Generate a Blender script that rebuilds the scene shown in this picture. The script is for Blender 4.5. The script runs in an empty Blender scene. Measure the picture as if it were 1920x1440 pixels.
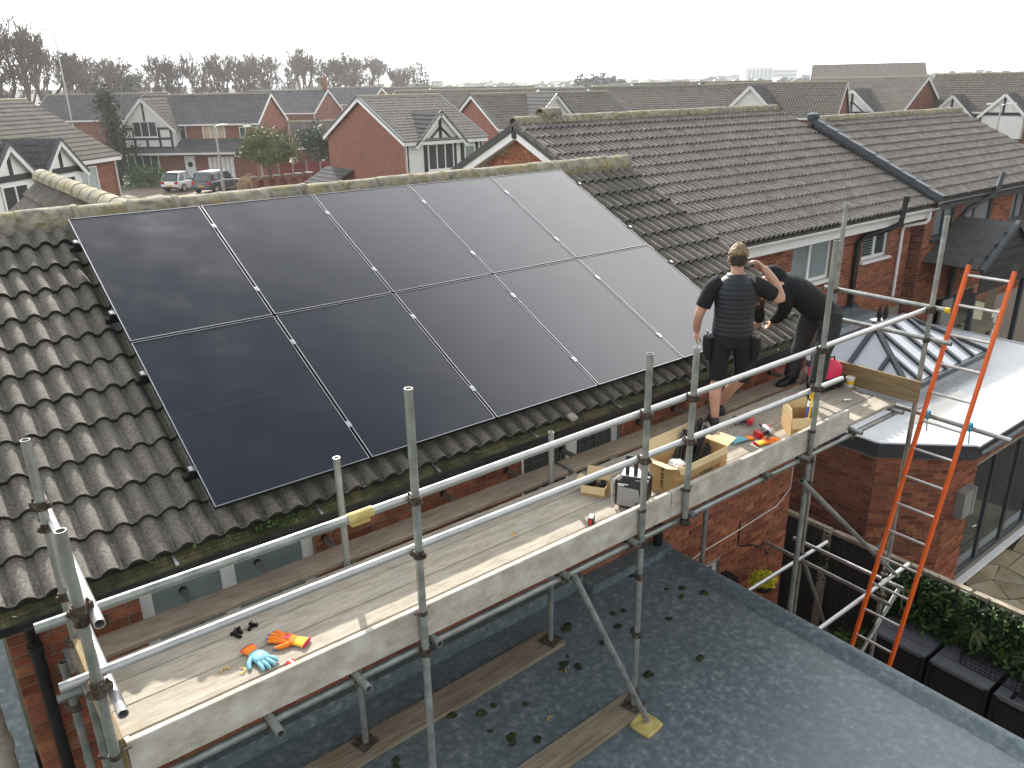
import bpy, bmesh, math, random
from mathutils import Vector, Matrix, Euler, Quaternion, noise

random.seed(7)
scn = bpy.context.scene
col = scn.collection

# ------------------------------------------------------------------ camera
CAM = Vector((-1.2624, -4.8026, 7.6339))
cam_d = bpy.data.cameras.new('camera')
cam_d.sensor_width = 36.0
cam_d.lens = 36.0 * 1486.6 / 1920.0
cam_d.clip_start = 0.05
cam_d.clip_end = 6000.0
cam = bpy.data.objects.new('camera', cam_d)
col.objects.link(cam)
_p, _y, _r = -0.359168, -0.660357, -0.018692
_f = Vector((-math.sin(_y) * math.cos(_p), math.cos(_y) * math.cos(_p), math.sin(_p)))
_rt = Vector((math.cos(_y), math.sin(_y), 0))
_up = _rt.cross(_f)
_R = _rt * math.cos(_r) + _up * math.sin(_r)
_U = -_rt * math.sin(_r) + _up * math.cos(_r)
cam.matrix_world = Matrix(((_R.x, _U.x, -_f.x, CAM.x), (_R.y, _U.y, -_f.y, CAM.y),
                           (_R.z, _U.z, -_f.z, CAM.z), (0, 0, 0, 1)))
scn.camera = cam
scn.render.resolution_x, scn.render.resolution_y = 1024, 768

# ------------------------------------------------------------------ light
SUN = Vector((0.355, 1.0, 0.602)).normalized()
SUN_EL = math.asin(SUN.z)
SUN_AZ = math.atan2(SUN.x, SUN.y)          # clockwise from +Y
w = bpy.data.worlds.new('World')
scn.world = w
w.use_nodes = True
nt = w.node_tree
nt.nodes.clear()
N = nt.nodes.new
sky = N('ShaderNodeTexSky'); sky.sky_type = 'NISHITA'; sky.sun_disc = False
sky.sun_elevation = SUN_EL; sky.sun_rotation = SUN_AZ
sky.air_density = 1.0; sky.dust_density = 1.0; sky.ozone_density = 1.0; sky.altitude = 20
hs = N('ShaderNodeHueSaturation'); hs.inputs['Saturation'].default_value = 0.55
hs.inputs['Value'].default_value = 1.0
tc = N('ShaderNodeTexCoord')
# thin broken cloud sheet, laid out on the sky directions (flattened towards the horizon)
sep = N('ShaderNodeSeparateXYZ'); nt.links.new(tc.outputs['Generated'], sep.inputs[0])
mz = N('ShaderNodeMath'); mz.operation = 'ADD'; mz.inputs[1].default_value = 0.32
nt.links.new(sep.outputs['Z'], mz.inputs[0])
mx = N('ShaderNodeMath'); mx.operation = 'DIVIDE'
my = N('ShaderNodeMath'); my.operation = 'DIVIDE'
for m, s in ((mx, 'X'), (my, 'Y')):
    nt.links.new(sep.outputs[s], m.inputs[0]); nt.links.new(mz.outputs[0], m.inputs[1])
cmb = N('ShaderNodeCombineXYZ')
nt.links.new(mx.outputs[0], cmb.inputs['X']); nt.links.new(my.outputs[0], cmb.inputs['Y'])
cmb.inputs['Z'].default_value = 28.77
nz = N('ShaderNodeTexNoise'); nz.inputs['Scale'].default_value = 1.3
nz.inputs['Detail'].default_value = 5.0; nz.inputs['Roughness'].default_value = 0.5
nt.links.new(cmb.outputs[0], nz.inputs['Vector'])
rp = N('ShaderNodeValToRGB'); cr = rp.color_ramp
cr.elements[0].position = 0.30; cr.elements[0].color = (0, 0, 0, 1)
cr.elements[1].position = 0.62; cr.elements[1].color = (1, 1, 1, 1)
e = cr.elements.new(0.46); e.color = (0.30, 0.30, 0.30, 1)
nt.links.new(nz.outputs['Fac'], rp.inputs[0])
# the hazy veil thickens towards the horizon and is brighter on the sun's side of the sky
hz_ = N('ShaderNodeMapRange'); hz_.interpolation_type = 'SMOOTHSTEP'
hz_.inputs['From Min'].default_value = 0.58; hz_.inputs['From Max'].default_value = 0.925
hz_.inputs['To Min'].default_value = 1.0; hz_.inputs['To Max'].default_value = 0.0
nt.links.new(sep.outputs['Z'], hz_.inputs['Value'])
cl_ = N('ShaderNodeMath'); cl_.operation = 'MULTIPLY_ADD'; cl_.inputs[1].default_value = 0.22; cl_.inputs[2].default_value = -0.05
nt.links.new(rp.outputs[0], cl_.inputs[0])
mxm = N('ShaderNodeMath'); mxm.operation = 'ADD'; mxm.use_clamp = True
nt.links.new(cl_.outputs[0], mxm.inputs[0]); nt.links.new(hz_.outputs[0], mxm.inputs[1])
dt = N('ShaderNodeVectorMath'); dt.operation = 'DOT_PRODUCT'; dt.inputs[1].default_value = SUN
nt.links.new(tc.outputs['Generated'], dt.inputs[0])
ds = N('ShaderNodeMapRange'); ds.interpolation_type = 'SMOOTHSTEP'
ds.inputs['From Min'].default_value = -0.5; ds.inputs['From Max'].default_value = 0.75
ds.inputs['To Min'].default_value = 0.33; ds.inputs['To Max'].default_value = 1.0
nt.links.new(dt.outputs['Value'], ds.inputs['Value'])
vc = N('ShaderNodeMix'); vc.data_type = 'RGBA'; vc.blend_type = 'MULTIPLY'; vc.inputs['Factor'].default_value = 1.0
vc.inputs['A'].default_value = (16.6, 16.8, 17.0, 1)
nt.links.new(ds.outputs[0], vc.inputs['B'])
mul = N('ShaderNodeMix'); mul.data_type = 'RGBA'
nt.links.new(mxm.outputs[0], mul.inputs['Factor'])
nt.links.new(sky.outputs[0], hs.inputs['Color']); nt.links.new(hs.outputs[0], mul.inputs['A'])
nt.links.new(vc.outputs['Result'], mul.inputs['B'])
bg = N('ShaderNodeBackground'); bg.inputs['Strength'].default_value = 0.10
nt.links.new(mul.outputs['Result'], bg.inputs['Color'])
wo = N('ShaderNodeOutputWorld'); nt.links.new(bg.outputs[0], wo.inputs['Surface'])

sl = bpy.data.lights.new('sun', 'SUN')
sl.energy = 5.0; sl.angle = math.radians(0.7); sl.color = (1.0, 0.955, 0.89)
so = bpy.data.objects.new('sun', sl); col.objects.link(so)
so.rotation_euler = SUN.to_track_quat('Z', 'Y').to_euler()
so.location = (20, 60, 40)

scn.view_settings.view_transform = 'Standard'
scn.view_settings.look = 'None'
scn.view_settings.exposure = 0.9
scn.view_settings.gamma = 1.0
scn.view_settings.use_curve_mapping = False
scn.render.engine = 'CYCLES'

# ------------------------------------------------------------------ helpers
def tag(o, label=None, cat=None, group=None, kind=None):
    if label: o['label'] = label
    if cat: o['category'] = cat
    if group: o['group'] = group
    if kind: o['kind'] = kind
    return o

def thing(name, label, cat, loc=(0, 0, 0), rz=0.0, group=None):
    o = bpy.data.objects.new(name, None)
    o.empty_display_size = 0.1
    col.objects.link(o)
    o.location = loc; o.rotation_euler = (0, 0, rz)
    return tag(o, label, cat, group)

def link(name, me, parent=None, world=True, kind=None):
    """link a mesh; with world=True its vertices are world coordinates even under a parent"""
    o = bpy.data.objects.new(name, me)
    col.objects.link(o)
    if parent is not None:
        o.parent = parent
        if world:
            m = Matrix.Identity(4)
            p = parent
            chain = []
            while p is not None:
                chain.append(p); p = p.parent
            for q in reversed(chain):
                m = m @ q.matrix_parent_inverse @ Matrix.LocRotScale(q.location, q.rotation_euler, q.scale)
            o.matrix_parent_inverse = m.inverted()
    if kind: o['kind'] = kind
    return o

def V(*a): return Vector(a)

def copytree(o, parent=None):
    c = o.copy(); col.objects.link(c)
    if parent is not None: c.parent = parent
    for ch in list(o.children): copytree(ch, c)
    return c

class G:
    def __init__(s): s.v = []; s.f = []; s.m = []; s.cm = 0
    def add(s, vs, fs):
        o = len(s.v)
        s.v += [tuple(v) for v in vs]
        s.f += [tuple(i + o for i in f) for f in fs]
        s.m += [s.cm] * len(fs)
        return s
    def box(s, x0, x1, y0, y1, z0, z1):
        return s.add([(x0, y0, z0), (x1, y0, z0), (x1, y1, z0), (x0, y1, z0), (x0, y0, z1), (x1, y0, z1), (x1, y1, z1), (x0, y1, z1)],
                     [(0, 3, 2, 1), (4, 5, 6, 7), (0, 1, 5, 4), (1, 2, 6, 5), (2, 3, 7, 6), (3, 0, 4, 7)])
    def obox(s, c, a, b, d):
        """box from centre and three half axes"""
        c, a, b, d = Vector(c), Vector(a), Vector(b), Vector(d)
        vs = [c + a * i + b * j + d * k for k in (-1, 1) for j in (-1, 1) for i in (-1, 1)]
        fl = a.cross(b).dot(d) < 0
        fs = [(0, 2, 3, 1), (4, 5, 7, 6), (0, 1, 5, 4), (1, 3, 7, 5), (3, 2, 6, 7), (2, 0, 4, 6)]
        return s.add(vs, [f[::-1] for f in fs] if fl else fs)
    def bar(s, p0, p1, w, h, up=(0, 0, 1)):
        p0, p1 = Vector(p0), Vector(p1); d = p1 - p0
        sd = d.cross(Vector(up)).normalized()
        u = sd.cross(d).normalized()
        return s.obox((p0 + p1) / 2, d / 2, sd * w / 2, u * h / 2)
    def ring(s, c, ax, r, n, ph=0.0):
        ax = Vector(ax).normalized()
        t = ax.orthogonal().normalized(); b = ax.cross(t)
        return [Vector(c) + (t * math.cos(ph + 2 * math.pi * i / n) + b * math.sin(ph + 2 * math.pi * i / n)) * r for i in range(n)]
    def cyl(s, p0, p1, r, n=10, cap=True, r1=None):
        p0, p1 = Vector(p0), Vector(p1); ax = p1 - p0
        a = s.ring(p0, ax, r, n); b = s.ring(p1, ax, r if r1 is None else r1, n)
        fs = [(i, (i + 1) % n, n + (i + 1) % n, n + i) for i in range(n)]
        if cap: fs += [tuple(range(n - 1, -1, -1)), tuple(range(n, 2 * n))]
        return s.add(a + b, fs)
    def pipe(s, p0, p1, ro, ri, n=12):
        p0, p1 = Vector(p0), Vector(p1); ax = p1 - p0
        R = s.ring(p0, ax, ro, n) + s.ring(p1, ax, ro, n) + s.ring(p0, ax, ri, n) + s.ring(p1, ax, ri, n)
        fs = []
        for i in range(n):
            j = (i + 1) % n
            fs += [(i, j, n + j, n + i), (2 * n + j, 2 * n + i, 3 * n + i, 3 * n + j),
                   (n + i, n + j, 3 * n + j, 3 * n + i), (j, i, 2 * n + i, 2 * n + j)]
        return s.add(R, fs)
    def path(s, pts, r, n=6, cap=True):
        pts = [Vector(p) for p in pts]
        rs = r if isinstance(r, (list, tuple)) else [r] * len(pts)
        base = len(s.v); prev = None; vs = []
        for i, p in enumerate(pts):
            d = (pts[min(i + 1, len(pts) - 1)] - pts[max(i - 1, 0)]).normalized()
            if prev is None: t = d.orthogonal().normalized()
            else:
                t = prev - d * prev.dot(d)
                t = t.normalized() if t.length > 1e-6 else d.orthogonal().normalized()
            prev = t; b = d.cross(t)
            vs += [p + (t * math.cos(2 * math.pi * k / n) + b * math.sin(2 * math.pi * k / n)) * rs[i] for k in range(n)]
        fs = []
        for i in range(len(pts) - 1):
            for k in range(n):
                a = i * n + k; b2 = i * n + (k + 1) % n
                fs.append((a, b2, b2 + n, a + n))
        if cap:
            fs.append(tuple(range(n - 1, -1, -1)))
            e = (len(pts) - 1) * n
            fs.append(tuple(range(e, e + n)))
        return s.add(vs, fs)
    def lathe(s, c, prof, n=16):
        vs = []; c = Vector(c)
        for r, z in prof:
            vs += [c + V(r * math.cos(2 * math.pi * k / n), r * math.sin(2 * math.pi * k / n), z) for k in range(n)]
        fs = []
        for i in range(len(prof) - 1):
            for k in range(n):
                a = i * n + k; b = i * n + (k + 1) % n
                fs.append((a, b, b + n, a + n))
        fs.append(tuple(range(n - 1, -1, -1)))
        e = (len(prof) - 1) * n
        fs.append(tuple(range(e, e + n)))
        return s.add(vs, fs)
    def loft(s, rings, cap=True):
        n = len(rings[0]); vs = [p for r in rings for p in r]; fs = []
        for i in range(len(rings) - 1):
            for k in range(n):
                a = i * n + k; b = i * n + (k + 1) % n
                fs.append((a, b, b + n, a + n))
        if cap:
            fs.append(tuple(range(n - 1, -1, -1)))
            e = (len(rings) - 1) * n
            fs.append(tuple(range(e, e + n)))
        return s.add(vs, fs)
    def prism(s, poly, d):
        """closed polygon (3d points) pushed along d"""
        n = len(poly); d = Vector(d)
        a = [Vector(p) for p in poly]; b = [p + d for p in a]
        fs = [(i, (i + 1) % n, n + (i + 1) % n, n + i) for i in range(n)]
        fs += [tuple(range(n - 1, -1, -1)), tuple(range(n, 2 * n))]
        return s.add(a + b, fs)
    def quad(s, a, b, c, d): return s.add([a, b, c, d], [(0, 1, 2, 3)])
    def blob(s, c, r, seed=0, sq=(1, 1, 1), amp=0.25, lat=6, lon=8):
        vs = []; fs = []; c = Vector(c)
        for i in range(lat + 1):
            th = math.pi * i / lat
            for j in range(lon):
                ph = 2 * math.pi * j / lon
                d = V(math.sin(th) * math.cos(ph), math.sin(th) * math.sin(ph), math.cos(th))
                k = r * (1 + amp * noise.noise(d * 1.7 + V(seed * 3.1, seed * 1.7, seed)))
                vs.append(c + V(d.x * k * sq[0], d.y * k * sq[1], d.z * k * sq[2]))
        for i in range(lat):
            for j in range(lon):
                a = i * lon + j; b = i * lon + (j + 1) % lon
                fs.append((a, a + lon, b + lon, b))
        return s.add(vs, fs)
    def mesh(s, name, mats, smooth=None):
        me = bpy.data.meshes.new(name)
        me.from_pydata(s.v, [], s.f)
        for m in (mats if isinstance(mats, (list, tuple)) else [mats]): me.materials.append(m)
        if isinstance(mats, (list, tuple)) and len(mats) > 1: me.polygons.foreach_set('material_index', s.m)
        if smooth is not None:
            me.polygons.foreach_set('use_smooth', [True] * len(me.polygons))
            me.set_sharp_from_angle(angle=math.radians(smooth))
        me.update()
        return me
    def build(s, name, mats, parent=None, smooth=None, world=True, kind=None):
        return link(name, s.mesh(name, mats, smooth), parent, world, kind)

# ------------------------------------------------------------------ materials
def mk(name, cols, scale=8.0, rough=0.7, bump=0.0, bscale=60.0, metal=0.0, rnd=0.0, spec=0.4, stretch=(1, 1, 1),
       island=False, coat=0.0, dirt=0.0, dscale=1.3, pos=None, detail=6.0, dcol=(0.25, 0.23, 0.2), trans=0.0, coord='Object', alpha=1.0, rr=0.0):
    """procedural: noise through a colour ramp, large dirt patches, per object / per piece tint, fine bump"""
    m = bpy.data.materials.new(name); m.use_nodes = True
    t = m.node_tree; t.nodes.clear(); n = t.nodes.new; L = t.links.new
    out = n('ShaderNodeOutputMaterial'); b = n('ShaderNodeBsdfPrincipled')
    L(b.outputs[0], out.inputs['Surface'])
    b.inputs['Roughness'].default_value = rough
    b.inputs['Metallic'].default_value = metal
    b.inputs['Specular IOR Level'].default_value = spec
    b.inputs['Coat Weight'].default_value = coat
    if trans: b.inputs['Transmission Weight'].default_value = trans
    if alpha < 1: b.inputs['Alpha'].default_value = alpha
    tcn = n('ShaderNodeTexCoord'); oi = n('ShaderNodeObjectInfo')
    off = n('ShaderNodeVectorMath'); off.operation = 'SCALE'; off.inputs[0].default_value = (31.7, 17.3, 23.9)
    L(oi.outputs['Random'], off.inputs['Scale'])
    ad = n('ShaderNodeVectorMath'); ad.operation = 'ADD'
    L(tcn.outputs[coord], ad.inputs[0]); L(off.outputs[0], ad.inputs[1])
    mp = n('ShaderNodeMapping'); mp.inputs['Scale'].default_value = stretch
    L(ad.outputs[0], mp.inputs['Vector'])
    nz = n('ShaderNodeTexNoise'); nz.inputs['Scale'].default_value = scale; nz.inputs['Detail'].default_value = detail
    nz.inputs['Roughness'].default_value = 0.6
    L(mp.outputs[0], nz.inputs['Vector'])
    rp = n('ShaderNodeValToRGB'); r = rp.color_ramp
    k = len(cols)
    pos = pos or ([0.5] if k == 1 else [0.3 + 0.4 * i / (k - 1) for i in range(k)])
    while len(r.elements) < k: r.elements.new(0.5)
    while len(r.elements) > k and len(r.elements) > 1: r.elements.remove(r.elements[-1])
    for i in range(k):
        r.elements[i].position = pos[i]; r.elements[i].color = (*cols[i], 1)
    L(nz.outputs['Fac'], rp.inputs[0])
    c = rp.outputs[0]
    if dirt > 0:
        n2 = n('ShaderNodeTexNoise'); n2.inputs['Scale'].default_value = dscale; n2.inputs['Detail'].default_value = 4
        L(ad.outputs[0], n2.inputs['Vector'])
        mr = n('ShaderNodeMapRange'); mr.inputs['From Min'].default_value = 0.45; mr.inputs['From Max'].default_value = 0.7
        mr.inputs['To Max'].default_value = dirt
        L(n2.outputs['Fac'], mr.inputs['Value'])
        mx2 = n('ShaderNodeMix'); mx2.data_type = 'RGBA'
        L(mr.outputs[0], mx2.inputs['Factor']); L(c, mx2.inputs['A']); mx2.inputs['B'].default_value = (*dcol, 1)
        c = mx2.outputs['Result']
    if rnd > 0:
        rv = oi.outputs['Random']
        if island:
            ge = n('ShaderNodeNewGeometry'); a2 = n('ShaderNodeMath'); a2.operation = 'ADD'
            L(ge.outputs['Random Per Island'], a2.inputs[0]); L(rv, a2.inputs[1])
            fr = n('ShaderNodeMath'); fr.operation = 'FRACT'; L(a2.outputs[0], fr.inputs[0]); rv = fr.outputs[0]
        hv = n('ShaderNodeHueSaturation')
        mr = n('ShaderNodeMapRange'); mr.inputs['To Min'].default_value = 1 - rnd; mr.inputs['To Max'].default_value = 1 + rnd
        L(rv, mr.inputs['Value']); L(mr.outputs[0], hv.inputs['Value'])
        mh = n('ShaderNodeMapRange'); mh.inputs['To Min'].default_value = 0.5 - 0.03 * rnd; mh.inputs['To Max'].default_value = 0.5 + 0.03 * rnd
        sw = n('ShaderNodeMath'); sw.operation = 'PINGPONG'; sw.inputs[1].default_value = 0.31
        L(rv, sw.inputs[0]); L(sw.outputs[0], mh.inputs['Value']); mh.inputs['From Max'].default_value = 0.31
        L(mh.outputs[0], hv.inputs['Hue'])
        L(c, hv.inputs['Color']); c = hv.outputs[0]
    L(c, b.inputs['Base Color'])
    if rr > 0:
        m3 = n('ShaderNodeMapRange'); m3.inputs['To Min'].default_value = max(0.02, rough - rr); m3.inputs['To Max'].default_value = min(1, rough + rr)
        m3.inputs['From Min'].default_value = 0.3; m3.inputs['From Max'].default_value = 0.7
        L(nz.outputs['Fac'], m3.inputs['Value']); L(m3.outputs[0], b.inputs['Roughness'])
    if bump > 0:
        n3 = n('ShaderNodeTexNoise'); n3.inputs['Scale'].default_value = bscale; n3.inputs['Detail'].default_value = 4
        L(mp.outputs[0], n3.inputs['Vector'])
        bp = n('ShaderNodeBump'); bp.inputs['Strength'].default_value = bump; bp.inputs['Distance'].default_value = 0.01
        L(n3.outputs['Fac'], bp.inputs['Height']); L(bp.outputs[0], b.inputs['Normal'])
    return m

M = {}
M['tile'] = mk('tile_concrete', [(.09, .083, .072), (.165, .152, .131), (.25, .232, .203)], 55, .88, .6, 160, rnd=.13, dirt=.55, dscale=3.5, dcol=(.072, .075, .048), spec=.25)
M['tile_b'] = mk('tile_grey', [(.15, .138, .125), (.225, .208, .188), (.29, .27, .245)], 5, .85, .4, 110, rnd=.06, island=True, dirt=.3, dscale=2.2, dcol=(.13, .12, .095), spec=.25)
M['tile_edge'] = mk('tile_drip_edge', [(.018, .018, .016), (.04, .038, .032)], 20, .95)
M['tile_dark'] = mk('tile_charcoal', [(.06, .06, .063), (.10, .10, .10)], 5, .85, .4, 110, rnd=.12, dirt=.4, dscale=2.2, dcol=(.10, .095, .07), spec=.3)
M['tile_far'] = mk('tile_far', [(.11, .10, .088), (.165, .15, .13)], 1.5, .9, 0, rnd=.2, dirt=.5, dscale=.5, dcol=(.15, .14, .10), spec=.2)
M['tile_far_grey'] = mk('tile_far_grey', [(.075, .075, .08), (.12, .12, .122)], 1.5, .9, 0, rnd=.15, spec=.2)
M['ridge'] = mk('ridge_lichen', [(.10, .09, .07), (.21, .195, .155), (.33, .315, .26), (.36, .25, .05)], 11, .92, .5, 90, rnd=.12, dirt=.6, dscale=5, dcol=(.26, .22, .05), spec=.2, pos=[.3, .45, .6, .72])
M['cloak'] = mk('dry_verge_plastic', [(.05, .06, .07), (.065, .075, .09)], 5, .5, .1)
M['brick'] = mk('brick_red', [(.19, .062, .035), (.27, .095, .052), (.335, .135, .08)], 14, .9, .6, 120, rnd=.34, island=True, dirt=.35, dscale=6, dcol=(.13, .055, .04), spec=.2)
M['brick_brown'] = mk('brick_brown', [(.16, .055, .035), (.22, .082, .055), (.27, .115, .08)], 14, .9, .6, 120, rnd=.34, island=True, dirt=.45, dscale=6, dcol=(.09, .05, .04), spec=.2)
M['mortar'] = mk('mortar', [(.22, .19, .155), (.33, .29, .24)], 20, .95, .5, 150)
M['upvc'] = mk('white_upvc', [(.72, .73, .73), (.80, .80, .79)], 3, .35, 0, dirt=.2, dcol=(.5, .5, .47))
M['upvc_cream'] = mk('cream_trim', [(.62, .61, .57), (.72, .71, .68)], 3, .45, 0, dirt=.35, dcol=(.45, .44, .4))
M['anthracite'] = mk('anthracite_frame', [(.035, .042, .052), (.05, .058, .07)], 4, .4, 0)
M['black'] = mk('black_plastic', [(.008, .008, .009), (.016, .016, .018)], 6, .45, .1)
M['gutter'] = mk('gutter_black', [(.012, .012, .016), (.03, .03, .036)], 6, .4, .1, dirt=.4, dcol=(.06, .065, .06))
M['glass'] = mk('window_glass', [(.025, .032, .036), (.05, .06, .065)], 1.2, .06, 0, spec=.6)
M['glass_pale'] = mk('window_glass_pale', [(.17, .21, .22), (.25, .29, .30)], 1.2, .12, 0, spec=.6)
M['lead'] = mk('lead_came', [(.16, .165, .17)], 5, .5, 0, metal=.3)
M['galv'] = mk('galvanised_tube', [(.19, .21, .20), (.29, .31, .295), (.39, .405, .39)], 9, .42, .12, 80, metal=.55, rnd=.10, stretch=(1, 1, 1), dirt=.35, dscale=3, dcol=(.23, .225, .19), spec=.5, rr=.12)
M['galv_bright'] = mk('alloy_tube', [(.38, .39, .39), (.49, .50, .49)], 9, .36, .1, 80, metal=.6, dirt=.25, dscale=4, dcol=(.4, .39, .35), rr=.1)
M['rust'] = mk('rusty_coupler', [(.032, .024, .018), (.075, .055, .042), (.17, .15, .125)], 40, .75, .5, 90, metal=.35, rnd=.2)
M['board'] = mk('scaffold_board', [(.27, .235, .18), (.37, .33, .265), (.45, .41, .345)], 7, .85, .5, 70, rnd=.10, stretch=(.9, 4.5, 4.5), dirt=.45, dscale=2.6, dcol=(.30, .285, .25), spec=.2)
M['board_y'] = mk('scaffold_board_end', [(.15, .105, .05), (.24, .175, .09), (.31, .24, .13)], 7, .85, .5, 70, rnd=.1, stretch=(5, .35, 5), dirt=.4, dscale=2, dcol=(.16, .13, .08), spec=.2)
M['board_toe'] = mk('toe_board', [(.33, .305, .25), (.41, .38, .32), (.48, .455, .395)], 7, .85, .4, 70, rnd=.06, stretch=(1.3, 3, 3), dirt=.75, dscale=7, dcol=(.60, .585, .55), spec=.2)
M['board_in'] = mk('scaffold_board_brown', [(.25, .195, .14), (.35, .285, .215), (.41, .345, .27)], 7, .85, .5, 70, rnd=.1, stretch=(.9, 4.5, 4.5), dirt=.4, dscale=3.5, dcol=(.19, .15, .11), spec=.2)
M['sole'] = mk('sole_plank', [(.16, .13, .09), (.26, .22, .16), (.33, .29, .22)], 6, .85, .6, 60, rnd=.1, stretch=(.5, 5, 5), dirt=.45, dscale=3, dcol=(.17, .13, .08), spec=.2)
M['grp'] = mk('grp_roof', [(.085, .115, .128), (.12, .155, .168), (.175, .215, .228), (.29, .33, .34)], 17, .42, .12, 35, spec=.5, dirt=.35, dscale=.9, dcol=(.09, .12, .132), pos=[.3, .5, .62, .74], rr=.1)
M['grp_b'] = mk('grp_pale_roof', [(.31, .335, .35), (.37, .39, .40)], 2.5, .30, .05, 20, spec=.5, dirt=.25, dscale=.7, dcol=(.27, .28, .275), rr=.08)
M['moss'] = mk('moss', [(.012, .018, .006), (.03, .04, .012), (.055, .06, .02)], 30, 1, .6, 90, rnd=.3)
M['moss_y'] = mk('moss_felt', [(.055, .06, .022), (.13, .125, .05), (.20, .18, .09)], 14, 1, .6, 60, dirt=.85, dscale=5, dcol=(.018, .026, .010))
M['leaf'] = mk('leaf_green', [(.02, .055, .012), (.05, .11, .02), (.09, .16, .035)], 6, .55, 0, rnd=.2, island=True, spec=.4)
M['leaf_dark'] = mk('leaf_dark', [(.012, .032, .010), (.03, .062, .018)], 6, .55, 0, rnd=.3, island=True, spec=.4)
M['leaf_yel'] = mk('leaf_yellow_green', [(.07, .10, .02), (.14, .17, .035)], 6, .6, 0, rnd=.3, island=True)
M['conifer'] = mk('conifer_needles', [(.018, .032, .012), (.05, .075, .028)], 6, .8, 0, rnd=.35, island=True)
M['bark'] = mk('bark', [(.10, .078, .055), (.17, .14, .105)], 9, .95, .4, 50, rnd=.2)
M['twig'] = mk('bare_twigs', [(.085, .06, .042), (.14, .105, .075)], 2, .95, 0, rnd=.25)
M['ivy'] = mk('ivy', [(.02, .035, .012), (.05, .07, .022)], 6, .7, 0, rnd=.3, island=True)
M['white_render'] = mk('white_render', [(.68, .69, .68), (.76, .76, .74)], 2, .85, .1, 60)
M['timber_black'] = mk('black_timber', [(.018, .018, .02), (.035, .035, .038)], 6, .7, .2)
M['far_brick'] = mk('far_brick', [(.175, .072, .05), (.235, .105, .075), (.28, .135, .10)], 3.2, .92, .0, 25, rnd=.12, stretch=(1, 1, 3.2), dirt=.3, dscale=.6, dcol=(.17, .08, .055), spec=.15)
M['grass'] = mk('grass', [(.035, .06, .015), (.07, .10, .025)], 1.5, .95, .5, 30)
M['ground'] = mk('ground_mixed', [(.055, .07, .03), (.10, .10, .06), (.13, .12, .095)], .05, .95, 0)
M['asphalt'] = mk('asphalt', [(.045, .046, .05), (.065, .066, .07)], 3, .9, .3, 80, dirt=.3, dscale=.3, dcol=(.08, .08, .08))
M['blockpave'] = mk('block_paving', [(.13, .095, .07), (.19, .145, .11)], 2, .9, .3, 30, dirt=.3, dscale=.5, dcol=(.12, .1, .08))
M['flag'] = mk('sandstone_flag', [(.25, .20, .115), (.33, .275, .17), (.38, .34, .25)], 3.5, .85, .3, 50, rnd=.22, island=True, dirt=.4, dscale=2, dcol=(.28, .27, .22))
M['joint'] = mk('paving_joint', [(.045, .032, .02), (.07, .05, .03)], 10, .95, .4)
M['concrete'] = mk('concrete', [(.27, .25, .215), (.36, .34, .30)], 9, .9, .5, 70, dirt=.4, dscale=3, dcol=(.2, .18, .13))
M['fence_dark'] = mk('fence_board_charcoal', [(.028, .027, .032), (.045, .043, .05)], 6, .75, .3, 60, rnd=.2, stretch=(4, 4, .5))
M['fence_cap'] = mk('fence_capping', [(.20, .165, .115), (.33, .28, .21), (.42, .37, .29)], 10, .9, .5, 70, stretch=(3, .6, 3), dirt=.5, dscale=5, dcol=(.11, .09, .06))
M['red_fence'] = mk('red_fence_board', [(.17, .025, .018), (.23, .04, .028)], 4, .8, .2, 40, rnd=.15)
M['box_grey'] = mk('composite_lid', [(.115, .125, .145), (.16, .17, .19)], 5, .5, .15, 60, stretch=(1, 3, 1), dirt=.25, dscale=3, dcol=(.2, .21, .22))
M['box_dark'] = mk('composite_side', [(.012, .012, .013), (.022, .022, .023)], 5, .6, .1)
M['orange'] = mk('orange_fibreglass', [(.66, .095, .012), (.75, .13, .02)], 6, .42, .05, rnd=.05, dirt=.15, dscale=6, dcol=(.5, .1, .03))
M['alu'] = mk('aluminium', [(.50, .49, .47), (.62, .61, .59)], 12, .38, .05, metal=.7)
M['frame_pv'] = mk('panel_frame_black', [(.012, .012, .014), (.02, .02, .022)], 5, .35, 0, metal=.4)
M['silver'] = mk('clamp_silver', [(.55, .55, .56), (.7, .7, .7)], 9, .25, 0, metal=.9)
M['card'] = mk('cardboard', [(.40, .255, .11), (.50, .335, .155)], 4, .85, .15, 40, stretch=(1, 1, 3))
M['card_in'] = mk('cardboard_inside', [(.52, .40, .22), (.62, .49, .29)], 4, .85, .1)
M['ink'] = mk('print_black', [(.03, .02, .015)], 5, .8)
M['ink_red'] = mk('print_red', [(.42, .06, .03)], 5, .8)
M['ink_white'] = mk('print_white', [(.75, .75, .75)], 5, .7)
M['glove_o'] = mk('glove_orange', [(.80, .17, .015), (.88, .26, .02)], 30, .8, .5, 200)
M['glove_y'] = mk('glove_yellow', [(.85, .50, .03), (.90, .62, .06)], 30, .8, .5, 200)
M['glove_b'] = mk('glove_blue', [(.13, .36, .45), (.22, .50, .58)], 20, .65, .4, 150)
M['glove_g'] = mk('glove_blue_grey', [(.10, .17, .24), (.15, .23, .30)], 20, .65, .4, 150)
M['cuff'] = mk('glove_cuff', [(.42, .02, .05)], 20, .8)
M['red'] = mk('red_plastic', [(.42, .018, .022), (.52, .03, .035)], 8, .4)
M['red_cloth'] = mk('red_fabric', [(.55, .015, .06), (.68, .03, .09)], 12, .7, .3, 90)
M['black_cloth'] = mk('black_fabric', [(.010, .011, .013), (.020, .021, .024)], 14, .85, .3, 150, spec=.2)
M['vest'] = mk('quilted_nylon', [(.007, .010, .014), (.014, .018, .024)], 10, .55, .15, 90, spec=.45)
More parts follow.
